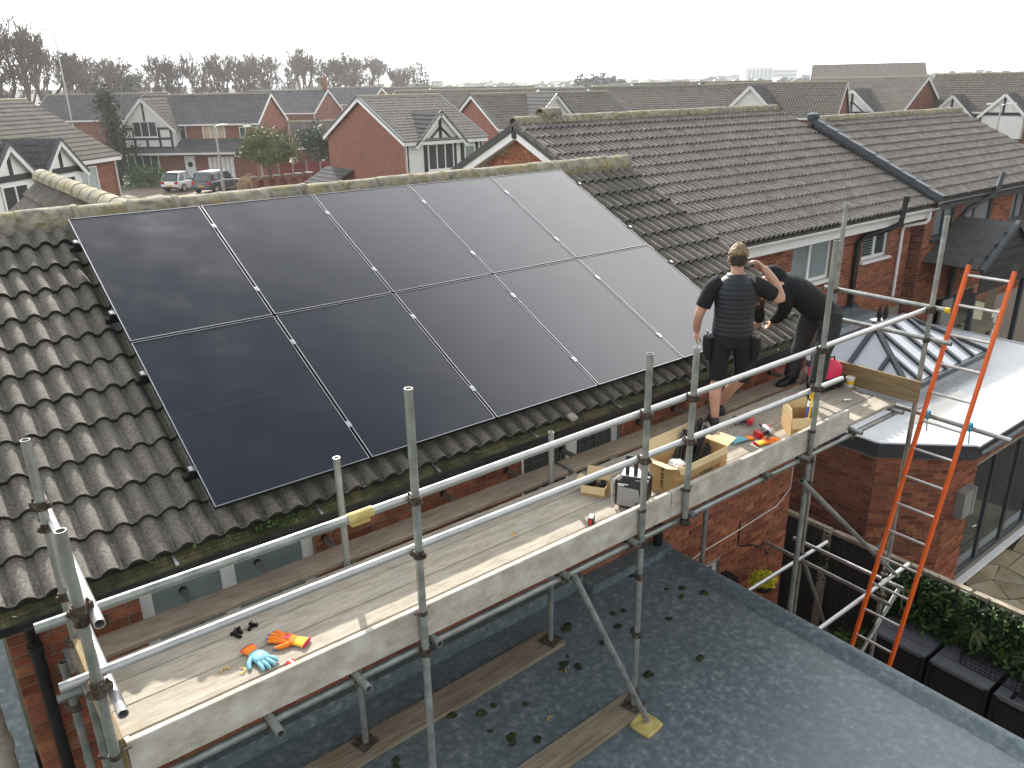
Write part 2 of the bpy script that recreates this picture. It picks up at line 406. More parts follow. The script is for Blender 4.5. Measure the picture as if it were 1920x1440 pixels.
M['trouser'] = mk('charcoal_trouser', [(.020, .021, .022), (.045, .046, .048)], 5, .85, .3, 120, spec=.2)
M['skin'] = mk('skin', [(.43, .235, .165), (.54, .315, .225)], 7, .5, .1, 90, spec=.4)
M['hair'] = mk('hair_brown', [(.018, .012, .008), (.05, .032, .018)], 22, .6, .6, 120, spec=.5)
M['hair_light'] = mk('hair_fair_top', [(.15, .10, .05), (.30, .21, .11)], 22, .6, .6, 120, spec=.5)
M['boot'] = mk('boot_leather', [(.012, .012, .013), (.035, .036, .038)], 9, .6, .3, 80)
M['grey_plastic'] = mk('grey_plastic', [(.20, .205, .20), (.27, .275, .265)], 4, .5)
M['steel'] = mk('polished_steel', [(.6, .6, .61)], 4, .18, 0, metal=1)
M['yellow'] = mk('yellow_plastic', [(.62, .40, .02), (.72, .48, .03)], 6, .5, .1, dirt=.3, dscale=9, dcol=(.45, .25, .04))
M['yellow_pad'] = mk('yellow_pad', [(.45, .36, .10), (.60, .52, .22)], 14, .7, .3, 60, dirt=.6, dscale=9, dcol=(.36, .20, .05))
M['white_pl'] = mk('white_plastic', [(.72, .72, .70), (.8, .8, .78)], 4, .4)
M['blue_rope'] = mk('blue_rope', [(.02, .30, .48), (.08, .45, .62)], 30, .7)
M['cyan'] = mk('pale_rope', [(.35, .38, .38)], 30, .7)
M['purple'] = mk('label_blue', [(.05, .07, .35)], 6, .5)
M['dtimber'] = mk('weathered_deck_timber', [(.16, .15, .10), (.25, .23, .16)], 6, .85, .4, 60, stretch=(.5, 5, 5))
M['curtain'] = mk('curtain', [(.30, .33, .33), (.45, .48, .47)], 3, .9, 0, stretch=(8, 8, .3))
M['flower'] = mk('yellow_flower', [(.55, .55, .03), (.70, .68, .08)], 8, .7, 0, rnd=.2, island=True)
M['pale_leaf'] = mk('pale_leaf', [(.18, .24, .12), (.30, .36, .20)], 6, .6, 0, rnd=.2, island=True)
M['pampas'] = mk('dry_pampas', [(.36, .26, .14), (.48, .36, .21)], 6, .9, 0, rnd=.2, island=True)
M['car_white'] = mk('car_white', [(.72, .73, .73)], 3, .25, 0, coat=.6)
M['car_grey'] = mk('car_grey', [(.05, .062, .072), (.06, .072, .084)], 3, .28, 0, coat=.7)
M['tyre'] = mk('tyre', [(.012, .012, .012)], 9, .8)
M['tail'] = mk('tail_lamp', [(.45, .02, .02)], 5, .2, coat=.5)
M['plate'] = mk('number_plate', [(.70, .42, .03)], 5, .4)
M['carglass'] = mk('car_glass', [(.03, .04, .045)], 3, .05, spec=.6)
M['pale_build'] = mk('pale_cladding', [(.40, .42, .43), (.52, .54, .55)], .05, .6)
M['cream_win'] = mk('warm_blind', [(.45, .36, .24), (.55, .45, .32)], 2, .7)
M['pink_tile'] = mk('lantern_glass', [(.50, .52, .56), (.56, .58, .61)], .8, .06, spec=.6, dirt=.15, dscale=1.2, dcol=(.46, .48, .51))
# ------------------------------------------------------------------ pieces shared by walls and roofs
def frame_matrix(o, x, y, z):
    return Matrix(((x[0], y[0], z[0], o[0]), (x[1], y[1], z[1], o[1]), (x[2], y[2], z[2], o[2]), (0, 0, 0, 1)))

def roll_profile(width=0.30, rolls=2, h=0.048, k=6):
    pts = []
    p = width / rolls
    for i in range(rolls):
        x0 = i * p
        pts.append((x0, 0.0))
        for j in range(k + 1):
            t = j / k
            pts.append((x0 + 0.018 + (p - 0.036) * t, h * math.sin(math.pi * t) ** 0.75))
    pts.append((width, 0.0))
    return pts

def tile_geom(length, h=0.048, k=6, lift=0.040, thick=0.036):
    pr = roll_profile(h=h, k=k); n = len(pr); g = G()
    vs = [V(x, 0, z + lift) for x, z in pr] + [V(x, length, z) for x, z in pr] + [V(x, 0.004, z + lift - thick) for x, z in pr]
    fs = [(i, i + 1, n + i + 1, n + i) for i in range(n - 1)] + [(2 * n + i, 2 * n + i + 1, i + 1, i) for i in range(n - 1)]
    # right hand side cheek
    fs += [(n - 1, 3 * n - 1, 2 * n - 1), (0, n, 2 * n)]
    g.add(vs, fs)
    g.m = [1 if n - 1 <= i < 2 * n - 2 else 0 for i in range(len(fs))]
    return g

def world_of(o):
    m = Matrix.Identity(4); ch = []
    while o is not None: ch.append(o); o = o.parent
    for q in reversed(ch): m = m @ q.matrix_parent_inverse @ Matrix.LocRotScale(q.location, q.rotation_euler, q.scale)
    return m

def put(name, me, parent, mx):
    o = bpy.data.objects.new(name, me); col.objects.link(o)
    o.parent = parent
    k = '_inv'
    o.matrix_parent_inverse = world_of(parent).inverted()
    o.matrix_basis = mx
    return o

def roof_tiles(roof, O, xd, up, ncols, nrows, gauge, mat, hidden=None, skip=None, nobj=300, k=6, h=0.048, width=0.30, jit=1.0, name='tile'):
    O, xd, up = Vector(O), Vector(xd).normalized(), Vector(up).normalized()
    n = xd.cross(up)
    g = tile_geom(gauge + 0.05, h, k)
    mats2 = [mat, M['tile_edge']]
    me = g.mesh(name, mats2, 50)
    vis = []; rest = []
    for r in range(nrows):
        for c in range(ncols):
            if skip and skip(c, r): continue
            p = O + xd * (c * width) + up * (r * gauge)
            p = p + n * random.uniform(-.003, .003) * jit + up * random.uniform(-.004, .004) * jit
            q = Quaternion(n, random.gauss(0, .004) * jit)
            mx = frame_matrix(p, q @ xd, q @ up, n)
            (rest if hidden and hidden(c, r) else vis).append(((p - CAM).length, mx))
    vis.sort(key=lambda t: t[0])
    rest += vis[nobj:]
    for d, mx in vis[:nobj]: put(name, me, roof, mx)
    if rest:
        b = G(); gv = [Vector(v) for v in g.v]
        for d, mx in rest:
            b.add([mx @ v for v in gv], g.f); b.m[-len(g.f):] = g.m
        b.build('tile_courses', mats2, roof, 50, kind='stuff')

BR_L, BR_H, BR_U, BR_V = 0.215, 0.065, 0.225, 0.075
def brick_geom(l):
    g = G(); e = min(.003, l / 4)
    vs = [(0, 0, 0), (l, 0, 0), (l, 0, BR_H), (0, 0, BR_H), (e, -.009, e), (l - e, -.009, e), (l - e, -.009, BR_H - e), (e, -.009, BR_H - e)]
    fs = [(4, 5, 6, 7), (0, 1, 5, 4), (1, 2, 6, 5), (2, 3, 7, 6), (3, 0, 4, 7)]
    return g.add(vs, fs)
_bm = {}
def bricks(wall, O, u, n, length, z0, z1, holes, mat, nobj=300, vis=None):
    """bricks standing proud of the mortar face; O corner at z=0 of the face, u along, n outward"""
    O, u, n = Vector(O), Vector(u).normalized(), Vector(n).normalized()
    zax = V(0, 0, 1)
    cand = []; rest = []
    nr = int((z1 - z0) / BR_V)
    for r in range(nr):
        z = z0 + r * BR_V + .005
        s = 0.0 if r % 2 == 0 else -BR_U / 2
        while s < length:
            a, b = max(s, 0.0), min(s + BR_L, length)
            segs = [(a, b)]
            for (h0, h1, hz0, hz1) in holes:
                if z + BR_H > hz0 - .01 and z < hz1 + .01:
                    ns = []
                    for (p, q) in segs:
                        if q <= h0 or p >= h1: ns.append((p, q)); continue
                        if p < h0: ns.append((p, h0))
                        if q > h1: ns.append((h1, q))
                    segs = ns
            for (p, q) in segs:
                if q - p < .008: continue
                P = O + u * p + zax * z + n * random.uniform(0, .003)
                mx = frame_matrix(P, u, -n, zax)
                full = abs((q - p) - BR_L) < .002
                if full and (vis is None or vis(p, z)): cand.append(((P - CAM).length, mx))
                else: rest.append((q - p, mx))
            s += BR_U
    cand.sort(key=lambda t: t[0])
    if mat.name not in _bm: _bm[mat.name] = brick_geom(BR_L).mesh('brick', mat)
    for d, mx in cand[:nobj]: put('brick', _bm[mat.name], wall, mx)
    rest += [(BR_L, mx) for d, mx in cand[nobj:]]
    if rest:
        b = G()
        for l, mx in rest:
            g = brick_geom(l)
            b.add([mx @ Vector(v) for v in g.v], g.f)
        b.build('brick_courses', mat, wall, kind='stuff')

def wall_slab(g, O, u, n, length, z0, z1, holes, thick=.26):
    """mortar face with openings, thickness inwards"""
    O, u, n = Vector(O), Vector(u).normalized(), Vector(n).normalized()
    us = sorted({0.0, length} | {h for H in holes for h in H[:2] if 0 < h < length})
    for i in range(len(us) - 1):
        a, b = us[i], us[i + 1]
        cut = sorted([(H[2], H[3]) for H in holes if H[0] <= a + 1e-6 and H[1] >= b - 1e-6])
        z = z0
        for (c0, c1) in cut + [(z1, z1)]:
            if c0 - z > 1e-4:
                c = O + u * (a + b) / 2 - n * thick / 2 + V(0, 0, (z + c0) / 2)
                g.obox(c, u * (b - a) / 2, n * thick / 2, V(0, 0, (c0 - z) / 2))
            z = max(z, c1)

def window(parent, O, u, n, u0, u1, z0, z1, mats=('upvc', 'glass'), mull=(), bars=(), fw=.06, mw=.06, sill=True, rec=.05, lead=0.0, name='window', pane_mats=None, sillm=None):
    """frame with mullions and transoms; panes are sub-parts set back in it"""
    O, u, n = Vector(O), Vector(u).normalized(), Vector(n).normalized(); z = V(0, 0, 1)
    g = G()
    def bx(a, b, c, d, o0, o1):
        g.obox(O + u * (a + b) / 2 + z * (c + d) / 2 + n * (o0 + o1) / 2, u * (b - a) / 2, n * (o1 - o0) / 2, z * (d - c) / 2)
    o0, o1 = -rec - .06, -rec
    bx(u0, u0 + fw, z0, z1, o0, o1); bx(u1 - fw, u1, z0, z1, o0, o1)
    bx(u0 + fw, u1 - fw, z0, z0 + fw, o0, o1); bx(u0 + fw, u1 - fw, z1 - fw, z1, o0, o1)
    xs = [u0 + fw] + [m for m in mull] + [u1 - fw]
    for m in mull: bx(m - mw / 2, m + mw / 2, z0 + fw, z1 - fw, o0 + .004, o1 + .004)
    for (ba, bb, bz) in bars: bx(ba, bb, bz - mw / 2, bz + mw / 2, o0 + .006, o1 + .006)
    w = g.build(name, M[mats[0]], parent)
    edges = [u0 + fw * .8] + list(mull) + [u1 - fw * .8]
    for i in range(len(edges) - 1):
        a, b = edges[i] + .01, edges[i + 1] - .01
        p = G()
        p.obox(O + u * (a + b) / 2 + z * (z0 + z1) / 2 - n * (rec + .03), u * (b - a) / 2, n * .008, z * ((z1 - z0) / 2 - fw * .8))
        pm = M[pane_mats[i]] if pane_mats else M[mats[1]]
        p.build('pane', pm, w)
        if lead > 0:
            l = G(); k = int((b - a) / lead)
            for j in range(1, k):
                x = a + (b - a) * j / k
                l.obox(O + u * x + z * (z0 + z1) / 2 - n * (rec + .018), u * .004, n * .004, z * ((z1 - z0) / 2 - fw))
            k = int((z1 - z0) / (lead * 1.35))
            for j in range(1, k):
                y = z0 + (z1 - z0) * j / k
                l.obox(O + u * (a + b) / 2 + z * y - n * (rec + .0165), u * (b - a) / 2, n * .004, z * .004)
            l.build('leading', M['lead'], w)
    if sill:
        s = G()
        s.obox(O + u * (u0 + u1) / 2 + z * (z0 - .025) + n * .02, u * ((u1 - u0) / 2 + .06), n * .075, z * .024)
        s.build('sill', M[sillm or mats[0]], w)
    return w

def half_round(g, p0, p1, r, n=10, t0=0.0, t1=math.pi, thick=.018, up=(0, 0, 1)):
    """half pipe, open below"""
    p0, p1 = Vector(p0), Vector(p1); d = (p1 - p0).normalized()
    sd = d.cross(Vector(up)).normalized(); u = sd.cross(d).normalized()
    A = []
    for rr in (r, r - thick):
        for p in (p0, p1):
            A.append([p + (sd * math.cos(t0 + (t1 - t0) * i / n) + u * math.sin(t0 + (t1 - t0) * i / n)) * rr for i in range(n + 1)])
    m = n + 1; vs = [p for a in A for p in a]; fs = []
    for i in range(n):
        fs += [(i, i + 1, m + i + 1, m + i), (2 * m + i + 1, 2 * m + i, 3 * m + i, 3 * m + i + 1),
               (i + 1, i, 2 * m + i, 2 * m + i + 1), (m + i, m + i + 1, 3 * m + i + 1, 3 * m + i)]
    fs += [(0, m, 3 * m, 2 * m), (m - 1, 2 * m - 1 + m, 4 * m - 1, 2 * m - 1)]
    return g.add(vs, fs)

def ridge_line(parent, p0, p1, mat, r=.125, seg=.44, name='ridge_tile', jit=.006):
    p0, p1 = Vector(p0), Vector(p1); L = (p1 - p0).length; k = max(1, round(L / seg)); d = (p1 - p0) / k
    dn = d.normalized()
    g = G(); half_round(g, (0, 0, 0), (d.length - .012, 0, 0), r, 8, thick=.022)
    # mortar bed along both lower lips and a thicker collar at the joint
    half_round(g, (d.length - .035, 0, 0), (d.length + .012, 0, 0), r + .006, 8, thick=.02)
    me = g.mesh(name, mat, 40)
    sd = dn.cross(V(0, 0, 1)).normalized(); u = sd.cross(dn)
    for i in range(k):
        p = p0 + d * i + V(0, 0, random.uniform(-jit, jit))
        put(name, me, parent, frame_matrix(p, dn, -sd, u))

# ------------------------------------------------------------------ ground
g = G(); g.quad((-900, -300, -.02), (1500, -300, -.02), (1500, 1500, -.02), (-900, 1500, -.02))
tag(g.build('ground', M['ground']), kind='structure')
g = G(); g.box(4.75, 8.0, -6, 30, -.5, .0)
tag(g.build('side_path', M['concrete']), kind='structure')

# ------------------------------------------------------------------ the house with the panels
PITCH = math.radians(25.917); CP, SP = math.cos(PITCH), math.sin(PITCH)
UPA = V(0, CP, SP); NA = V(0, -SP, CP)
hA = thing('brick_house', 'red brick house whose tiled back roof carries the solar panels', 'house', (3, 3.4, 0))
WA = V(-1.27, .2, 0)
holesA = [(.75, 1.99, 3.35, 4.70), (3.98, 5.24, 3.35, 4.70), (6.35, 7.05, .35, 2.2)]
g = G(); wall_slab(g, WA, (1, 0, 0), (0, -1, 0), 8.42, -.3, 4.86, holesA)
g.box(-1.27, -1.01, .46, 6.6, -.3, 4.86); g.box(6.89, 7.15, .46, 6.6, -.3, 4.86)
g.prism([(7.148, .46, 4.86), (7.148, 6.6, 4.86), (7.148, 3.42, 6.40)], (-.24, 0, 0))
wA = g.build('wall', M['mortar'], hA)
bricks(wA, WA, (1, 0, 0), (0, -1, 0), 8.42, -.3, 4.84, holesA, M['brick'], 300,
       vis=lambda s, z: (z > 4.28 and s < 5.4) or (s > 5.95 and .9 < z < 4.45))
window(hA, WA, (1, 0, 0), (0, -1, 0), .75, 1.99, 3.35, 4.70, ('upvc', 'glass_pale'), mull=(1.345,), fw=.085, mw=.10)
window(hA, WA, (1, 0, 0), (0, -1, 0), 3.98, 5.24, 3.35, 4.70, ('upvc', 'glass'), mull=(4.63,), fw=.07, mw=.13, lead=.105)
window(hA, WA, (1, 0, 0), (0, -1, 0), 6.35, 7.05, .35, 2.2, ('upvc', 'glass'), mull=(), fw=.07)
# roof deck
EA = V(-2.1, -.03, 4.875)
g = G()
rl = 3.85
g.obox(EA + V(4.65, 0, 0) + UPA * rl / 2 - NA * .05, V(4.65, 0, 0), UPA * rl / 2, NA * .04)
g.obox(V(2.55, 6.87 - rl * CP / 2, 4.875 + rl * SP / 2) - V(0, SP, CP) * .05, V(4.65, 0, 0), V(0, -CP, SP) * rl / 2, V(0, SP, CP) * .04)
roofA = g.build('roof', M['tile_dark'], hA)
def hidA(c, r):
    x = -2.1 + .3 * c
    return 0.05 < x < 5.35 and 1 <= r <= 10
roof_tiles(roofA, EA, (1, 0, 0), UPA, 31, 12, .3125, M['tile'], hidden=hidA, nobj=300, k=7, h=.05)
ridge_line(hA, (-2.1, 3.42, 6.555), (7.24, 3.42, 6.565), M['ridge'], r=.135, seg=.45)
g = G()
for s in (-1, 1): g.box(-2.1, 7.2, 3.42 + s * .12 - .03, 3.42 + s * .12 + .03, 6.50, 6.585)
g.build('ridge_mortar', M['ridge'], hA)
# verge undercloak on the right hand end
g = G(); g.bar((7.17, -.05, 4.845), (7.17, 3.42, 6.53), .09, .05)
g.build('verge', M['mortar'], hA)
# steep front wing: its own ridge runs away from the main ridge
wp = math.radians(43); WX, WZ = .72, 6.45
upw = V(math.cos(wp), 0, math.sin(wp)); upw2 = V(-math.cos(wp), 0, math.sin(wp))
pw = V(WX, 0, WZ) - upw * 2.76
g = G()
g.obox(V(WX, 6.35, WZ) - upw * 1.38 - V(-upw.z, 0, upw.x) * .05, upw * 1.38, V(0, 2.65, 0), V(-upw.z, 0, upw.x) * .04)
g.obox(V(WX, 6.35, WZ) - upw2 * 1.38 - V(upw.z, 0, upw.x) * .05, upw2 * 1.38, V(0, 2.65, 0), V(upw.z, 0, upw.x) * .04)
roofW = g.build('wing_roof', M['tile_dark'], hA)
roof_tiles(roofW, (pw.x, 9.0, pw.z), (0, -1, 0), upw, 18, 8, .345, M['tile'], nobj=110, k=6,
           skip=lambda c, r: (9.0 - .3 * (c + .5)) < 3.75)
ridge_line(hA, (WX, 9.05, WZ + .03), (WX, 3.55, WZ + .03), M['ridge'], r=.13, seg=.46)
g = G(); g.box(-1.0, 2.4, 6.6, 8.8, -.2, 4.6); g.prism([(-1.0, 8.8, 4.6), (2.4, 8.8, 4.6), (WX, 8.8, WZ - .1)], (0, -.2, 0)); g.build('wing_wall', M['far_brick'], hA)
# gutter, felt, mesh guard
g = G(); half_round(g, (7.25, -.088, 4.885), (-1.75, -.088, 4.845), .058, 10, math.pi, 2 * math.pi, .004)
g.build('gutter', M['gutter'], hA, 40)
g = G(); g.box(-2.1, 7.18, .01, .03, 4.70, 4.86)
g.build('fascia', M['gutter'], hA)
g = G(); g.box(-2.1, 7.18, .035, .19, 4.76, 4.78)
g.build('soffit', M['upvc_cream'], hA)
g = G()
for i in range(150):
    x0 = -1.75 + 9 * i / 150; x1 = x0 + 9 / 150
    zb = 4.852 + .04 * (x0 + 1.75) / 9 + .012 * noise.noise(V(x0 * 9, 0, 0))
    zc = 4.852 + .04 * (x1 + 1.75) / 9 + .012 * noise.noise(V(x1 * 9, 0, 0))
    for (ya, yb, za, zb2) in ((-.133, -.09, -.016, 0), (-.09, -.045, 0, .012), (-.045, .008, .012, .03)):
        g.quad((x0, ya, zb + za), (x1, ya, zc + za), (x1, yb, zc + zb2), (x0, yb, zb + zb2))
g.build('gutter_moss', M['moss_y'], hA, 60, kind='stuff')
g = G()
xs = -1.75
while xs < 7.2:
    dz = .04 * (xs + 1.75) / 9
    g.path([(xs, -.142, 4.852 + dz), (xs, -.10, 4.878 + dz), (xs + .004, -.035, 4.908 + dz), (xs + .006, .03, 4.948 + dz)], .0017, 4, False)
    xs += .024
for t in range(5):
    y = -.142 + t * .028; zz = 4.852 + (.026 * (y + .142) / .042 if y < -.10 else .026 + (y + .10) * .46)
    g.path([(-1.75, y, zz), (7.2, y, zz + .04)], .0017, 4, False)
g.build('wire_mesh_guard', M['black'], hA, kind='stuff')
g = G()
for i in range(420):
    x = random.choice((random.gauss(.28, .22), random.gauss(.32, .12), random.uniform(-1.6, 7), random.gauss(5.6, .5)))
    y = random.uniform(-.14, -.02); dz = .04 * (x + 1.75) / 9
    a = random.uniform(0, 6.28); r = random.uniform(.008, .02); c = V(x, y, 4.872 + dz + random.uniform(0, .03))
    t = V(math.cos(a), math.sin(a), random.uniform(-.5, .9)).normalized() * r; b = t.cross(V(random.random(), random.random(), 1)).normalized() * r * .7
    g.quad(c - t, c + b, c + t, c - b)
g.build('gutter_weeds', M['leaf'], hA, kind='stuff')
for i in range(9):
    x = -1.3 + i * .98
    g = G(); g.bar((x, -.15, 4.862 + .04 * (x + 1.75) / 9), (x + .01, .01, 4.885 + .04 * (x + 1.75) / 9), .02, .006)
    g.build('gutter_bracket', M['galv'], hA)
# downpipe, soil pipe and garage roof at the far left
g = G(); g.cyl((-1.14, .115, 0), (-1.14, .115, 4.55), .036, 10); g.path([(-1.14, .115, 4.55), (-1.14, .06, 4.68), (-1.14, -.08, 4.79)], .036, 10)
for z in (3.0, 4.45): g.cyl((-1.14, .115, z), (-1.14, .115, z + .07), .043, 10)
g.build('downpipe', M['black'], hA, 40)
# flat roofed store beside the house and its soil pipe
g = G(); g.box(-5, -1.34, 1.0, 5, -.2, 2.55); g.box(-5.1, -1.30, .9, 5.1, 2.55, 2.62)
tag(g.build('flat_roof_store', M['grp']), 'low grey flat-roofed store beyond the corner of the panelled house', 'outbuilding')
g = G(); g.cyl((-1.45, .55, 0), (-1.45, .55, 4.2), .055, 12)
for z in (3.55, 4.0): g.cyl((-1.45, .55, z), (-1.45, .55, z + .1), .068, 12)
tag(g.build('soil_pipe', M['concrete'], None, 40), 'pale grey soil pipe with collars at the corner of the house', 'pipe')

# ------------------------------------------------------------------ solar array
def pv_glass():
    m = bpy.data.materials.new('pv_glass'); m.use_nodes = True
    t = m.node_tree; b = t.nodes['Principled BSDF']
    b.inputs['Base Color'].default_value = (.0035, .004, .007, 1)
    b.inputs['Roughness'].default_value = .13
    b.inputs['IOR'].default_value = 1.8
    b.inputs['Specular IOR Level'].default_value = .5
    n = t.nodes.new; L = t.links.new
    tcn = n('ShaderNodeTexCoord')
    nz = n('ShaderNodeTexNoise'); nz.inputs['Scale'].default_value = 2.2; nz.inputs['Detail'].default_value = 8; nz.inputs['Roughness'].default_value = .7
    L(tcn.outputs['Object'], nz.inputs['Vector'])
    mr = n('ShaderNodeMapRange'); mr.inputs['From Min'].default_value = .35; mr.inputs['From Max'].default_value = .75
    mr.inputs['To Min'].default_value = .10; mr.inputs['To Max'].default_value = .22
    L(nz.outputs['Fac'], mr.inputs['Value']); L(mr.outputs[0], b.inputs['Roughness'])
    # dried smears and dust specks
    vo = n('ShaderNodeTexNoise'); vo.inputs['Scale'].default_value = 5; vo.inputs['Detail'].default_value = 10; vo.inputs['Roughness'].default_value = .75
    L(tcn.outputs['Object'], vo.inputs['Vector'])
    rp = n('ShaderNodeValToRGB'); rp.color_ramp.elements[0].position = .66; rp.color_ramp.elements[0].color = (.0035, .004, .007, 1)
    rp.color_ramp.elements[1].position = .84; rp.color_ramp.elements[1].color = (.04, .045, .055, 1)
    L(vo.outputs['Fac'], rp.inputs[0]); L(rp.outputs[0], b.inputs['Base Color'])
    return m
M['pv'] = pv_glass()
M['seam'] = mk('pv_seam', [(.03, .032, .042)], 3, .14, spec=1.0)
PW, PH, GAP = 1.134, 1.722, .02
P0 = V(0, 0, 5.1)
def onroof(x, v, o=0.0): return P0 + V(x, 0, 0) + UPA * v + NA * o
pvm = frame_matrix((0, 0, 0), (1, 0, 0), UPA, NA).to_3x3()
ordn = ['first', 'second', 'third', 'fourth', 'fifth']
gf = G()
fwid = .011
for (a, b, c, d) in ((0, PW, 0, fwid), (0, PW, PH - fwid, PH), (0, fwid, fwid, PH - fwid), (PW - fwid, PW, fwid, PH - fwid)):
    gf.box(a, b, c, d, -.030, 0)
fr_me = gf.mesh('frame', M['frame_pv'])
gf = G()
for (a, b, c, d) in ((.0005, PW - .0005, .0005, .005), (.0005, PW - .0005, PH - .004, PH - .0005), (.0005, .0065, .0055, PH - .0045), (PW - .0055, PW - .0005, .0055, PH - .0045)):
    gf.box(a, b, c, d, -.004, .0012)
highlight_me = gf.mesh('frame_highlight', M['silver'])  # silver strips put in as the sky's highlight on the black frame edges
gg = G(); gg.box(fwid - .002, PW - fwid + .002, fwid - .002, PH - fwid + .002, -.008, -.003); gl_me = gg.mesh('glass', M['pv'])
gg = G(); gg.box(.02, PW - .02, PH / 2 - .003, PH / 2 + .003, -.003, -.0026); se_me = gg.mesh('cell_seam', M['seam'])
for r in range(2):
    for c in range(5):
        o = onroof(c * (PW + GAP), r * (PH + GAP))
        t = thing('solar_panel', 'black glass solar panel in the %s row, %s from the workmen\'s end' % ('upper ridge-side' if r else 'lower gutter-side', ordn[4 - c]), 'solar panel', o, group='solar panels of the roof array')
        t.rotation_euler = pvm.to_euler()
        for nm, me in (('frame', fr_me), ('frame_highlight', highlight_me), ('glass', gl_me), ('cell_seam', se_me)): link(nm, me, t, world=False)
# rails and clamps
cl = G(); cl.box(-.018, .018, -.03, .03, -.006, .007); cl.box(-.006, .006, -.012, .012, .007, .014)
cl_me = cl.mesh('clamp', M['silver'])
ec = G(); ec.box(-.05, -.002, -.022, .022, -.040, .002); ec.box(-.03, .002, -.024, .024, -.002, .005)
ec_me = ec.mesh('end_clamp', M['black'])
es = G(); es.box(-.045, -.018, -.02, .02, .0025, .014); es_me = es.mesh('end_clamp_bolt', M['silver'])
for i, v in enumerate((.36, 1.36, PH + GAP + .36, PH + GAP + 1.36)):
    t = thing('mounting_rail', 'black rail with silver clamps under the %s' % ('lower edge of the lower panel row', 'upper half of the lower panel row', 'lower half of the upper panel row', 'top edge of the upper panel row')[i], 'rail', onroof(-.05, v, -.06), group='array mounting rails')
    t.rotation_euler = pvm.to_euler()
    g = G(); g.box(-.03, 5.90, -.02, .02, -.025, .022); g.build('rail', M['black'], t, world=False)
    for c in range(1, 5):
        o = link('clamp', cl_me, t, world=False); o.location = (.05 + c * (PW + GAP) - GAP / 2, 0, .06)
    for x, s in ((0, 1), (5 * PW + 4 * GAP, -1)):
        o = link('end_clamp', ec_me, t, world=False); o.location = (.05 + x, 0, .06); o.scale = (s, 1, 1)
        q = link('end_clamp_bolt', es_me, o, world=False)
    for k in range(6):
        g = G(); x = .15 + k * 1.1
        g.box(x, x + .05, -.02, .01, -.085, -.02); g.build('roof_hook', M['black'], t, world=False)
# ------------------------------------------------------------------ our own flat roofed extension
ex = thing('extension', 'rear extension with mottled grey-blue fibreglass flat roof carrying the scaffold', 'extension', (1.7, -2.5, 0))
g = G(); g.box(-1.25, 4.46, -5.9, .19, -.3, 2.74)
g.build('wall', M['brick_brown'], ex)
g = G(); g.box(-1.35, 4.50, -6, .19, 2.70, 2.88)
g.build('roof_deck', M['grp'], ex)
g = G()
prof = [(4.44, 2.882), (4.50, 2.925), (4.535, 2.945), (4.60, 2.945), (4.615, 2.93), (4.615, 2.78), (4.502, 2.78), (4.502, 2.86)]
g.prism([(x, -6, z) for x, z in prof], (0, 6.15, 0))
g.build('raised_edge', M['grp'], ex, 30)
g = G(); g.box(3.42, 4.60, -.02, .188, 2.882, 2.975); g.box(-1.3, 3.42, .12, .188, 2.882, 3.03)
g.build('upstand', M['grp'], ex)
g = G(); g.prism([(4.60, -6, 2.62), (4.60, -6, 2.776), (4.56, -6, 2.776), (4.56, -6, 2.62)], (0, 6.15, 0))
g.build('fascia', M['anthracite'], ex)
g = G(); g.cyl((4.50, .10, 2.97), (4.50, .10, 3.22), .05, 12)
g.build('vent_stub', M['black'], ex, 40)
# moss and offcuts lying on it
moss_me = []
for k in range(5):
    g = G()
    for j in range(4):
        g.blob((random.uniform(-.018, .018), random.uniform(-.018, .018), .004), random.uniform(.014, .026), k * 7 + j, (1.2, 1, .5), .5, 5, 7)
    moss_me.append(g.mesh('moss_clump', M['moss'], 60))
for (x, y) in ((1.62, -.62), (1.65, -.96), (1.62, -1.02), (1.8, -1.11), (3.36, -.37), (3.47, -.4), (3.26, -.54), (4.05, -.43), (4.18, -.51), (4.07, -.6), (2.86, -.25), (2.92, -.22), (2.62, -.54), (2.47, -.64), (2.53, -.6), (2.99, -1.16), (4.3, -.7), (3.71, -.76), (2.6, -.7), (1.74, -.61), (1.42, -.49), (3.95, -.05), (1.96, -.76), (1.56, -.81), (.84, -.59), (.8, -.65), (3.0, -.62), (3.5, -1.3)):
    o = link('moss_clump', random.choice(moss_me)); o.location = (x, y, 2.883); o.rotation_euler = (0, 0, random.uniform(0, 6)); s = random.uniform(.55, 1.35); o.scale = (s, s, s)
    tag(o, 'small dark moss clump fallen on the grey-blue flat roof', 'moss', 'moss clumps on the flat roof')
def offcut(x, y, z, a, lab, grp):
    g = G(); g.path([(x, y, z + .004), (x + .02 * math.cos(a), y + .02 * math.sin(a), z + .009), (x + .045 * math.cos(a + .6), y + .045 * math.sin(a + .6), z + .006), (x + .05 * math.cos(a + 1.2), y + .05 * math.sin(a + 1.2), z + .004)], .0035, 5)
    tag(g.build('cable_offcut', M['yellow']), lab, 'offcut', grp)
for (x, y, a) in ((2.46, -.7, 1), (2.03, -1.0, 2.6)): offcut(x, y, 2.885, a, 'yellow plastic offcut lying on the grey-blue flat roof', 'yellow offcuts on the flat roof')
for (x, y, a) in ((-.3, -.89, 2), (-.27, -.97, 0), (1.17, -.66, 1), (1.87, -.77, 3)): offcut(x, y, 4.543, a, 'yellow plastic offcut lying on the scaffold boards', 'yellow offcuts on the boards')

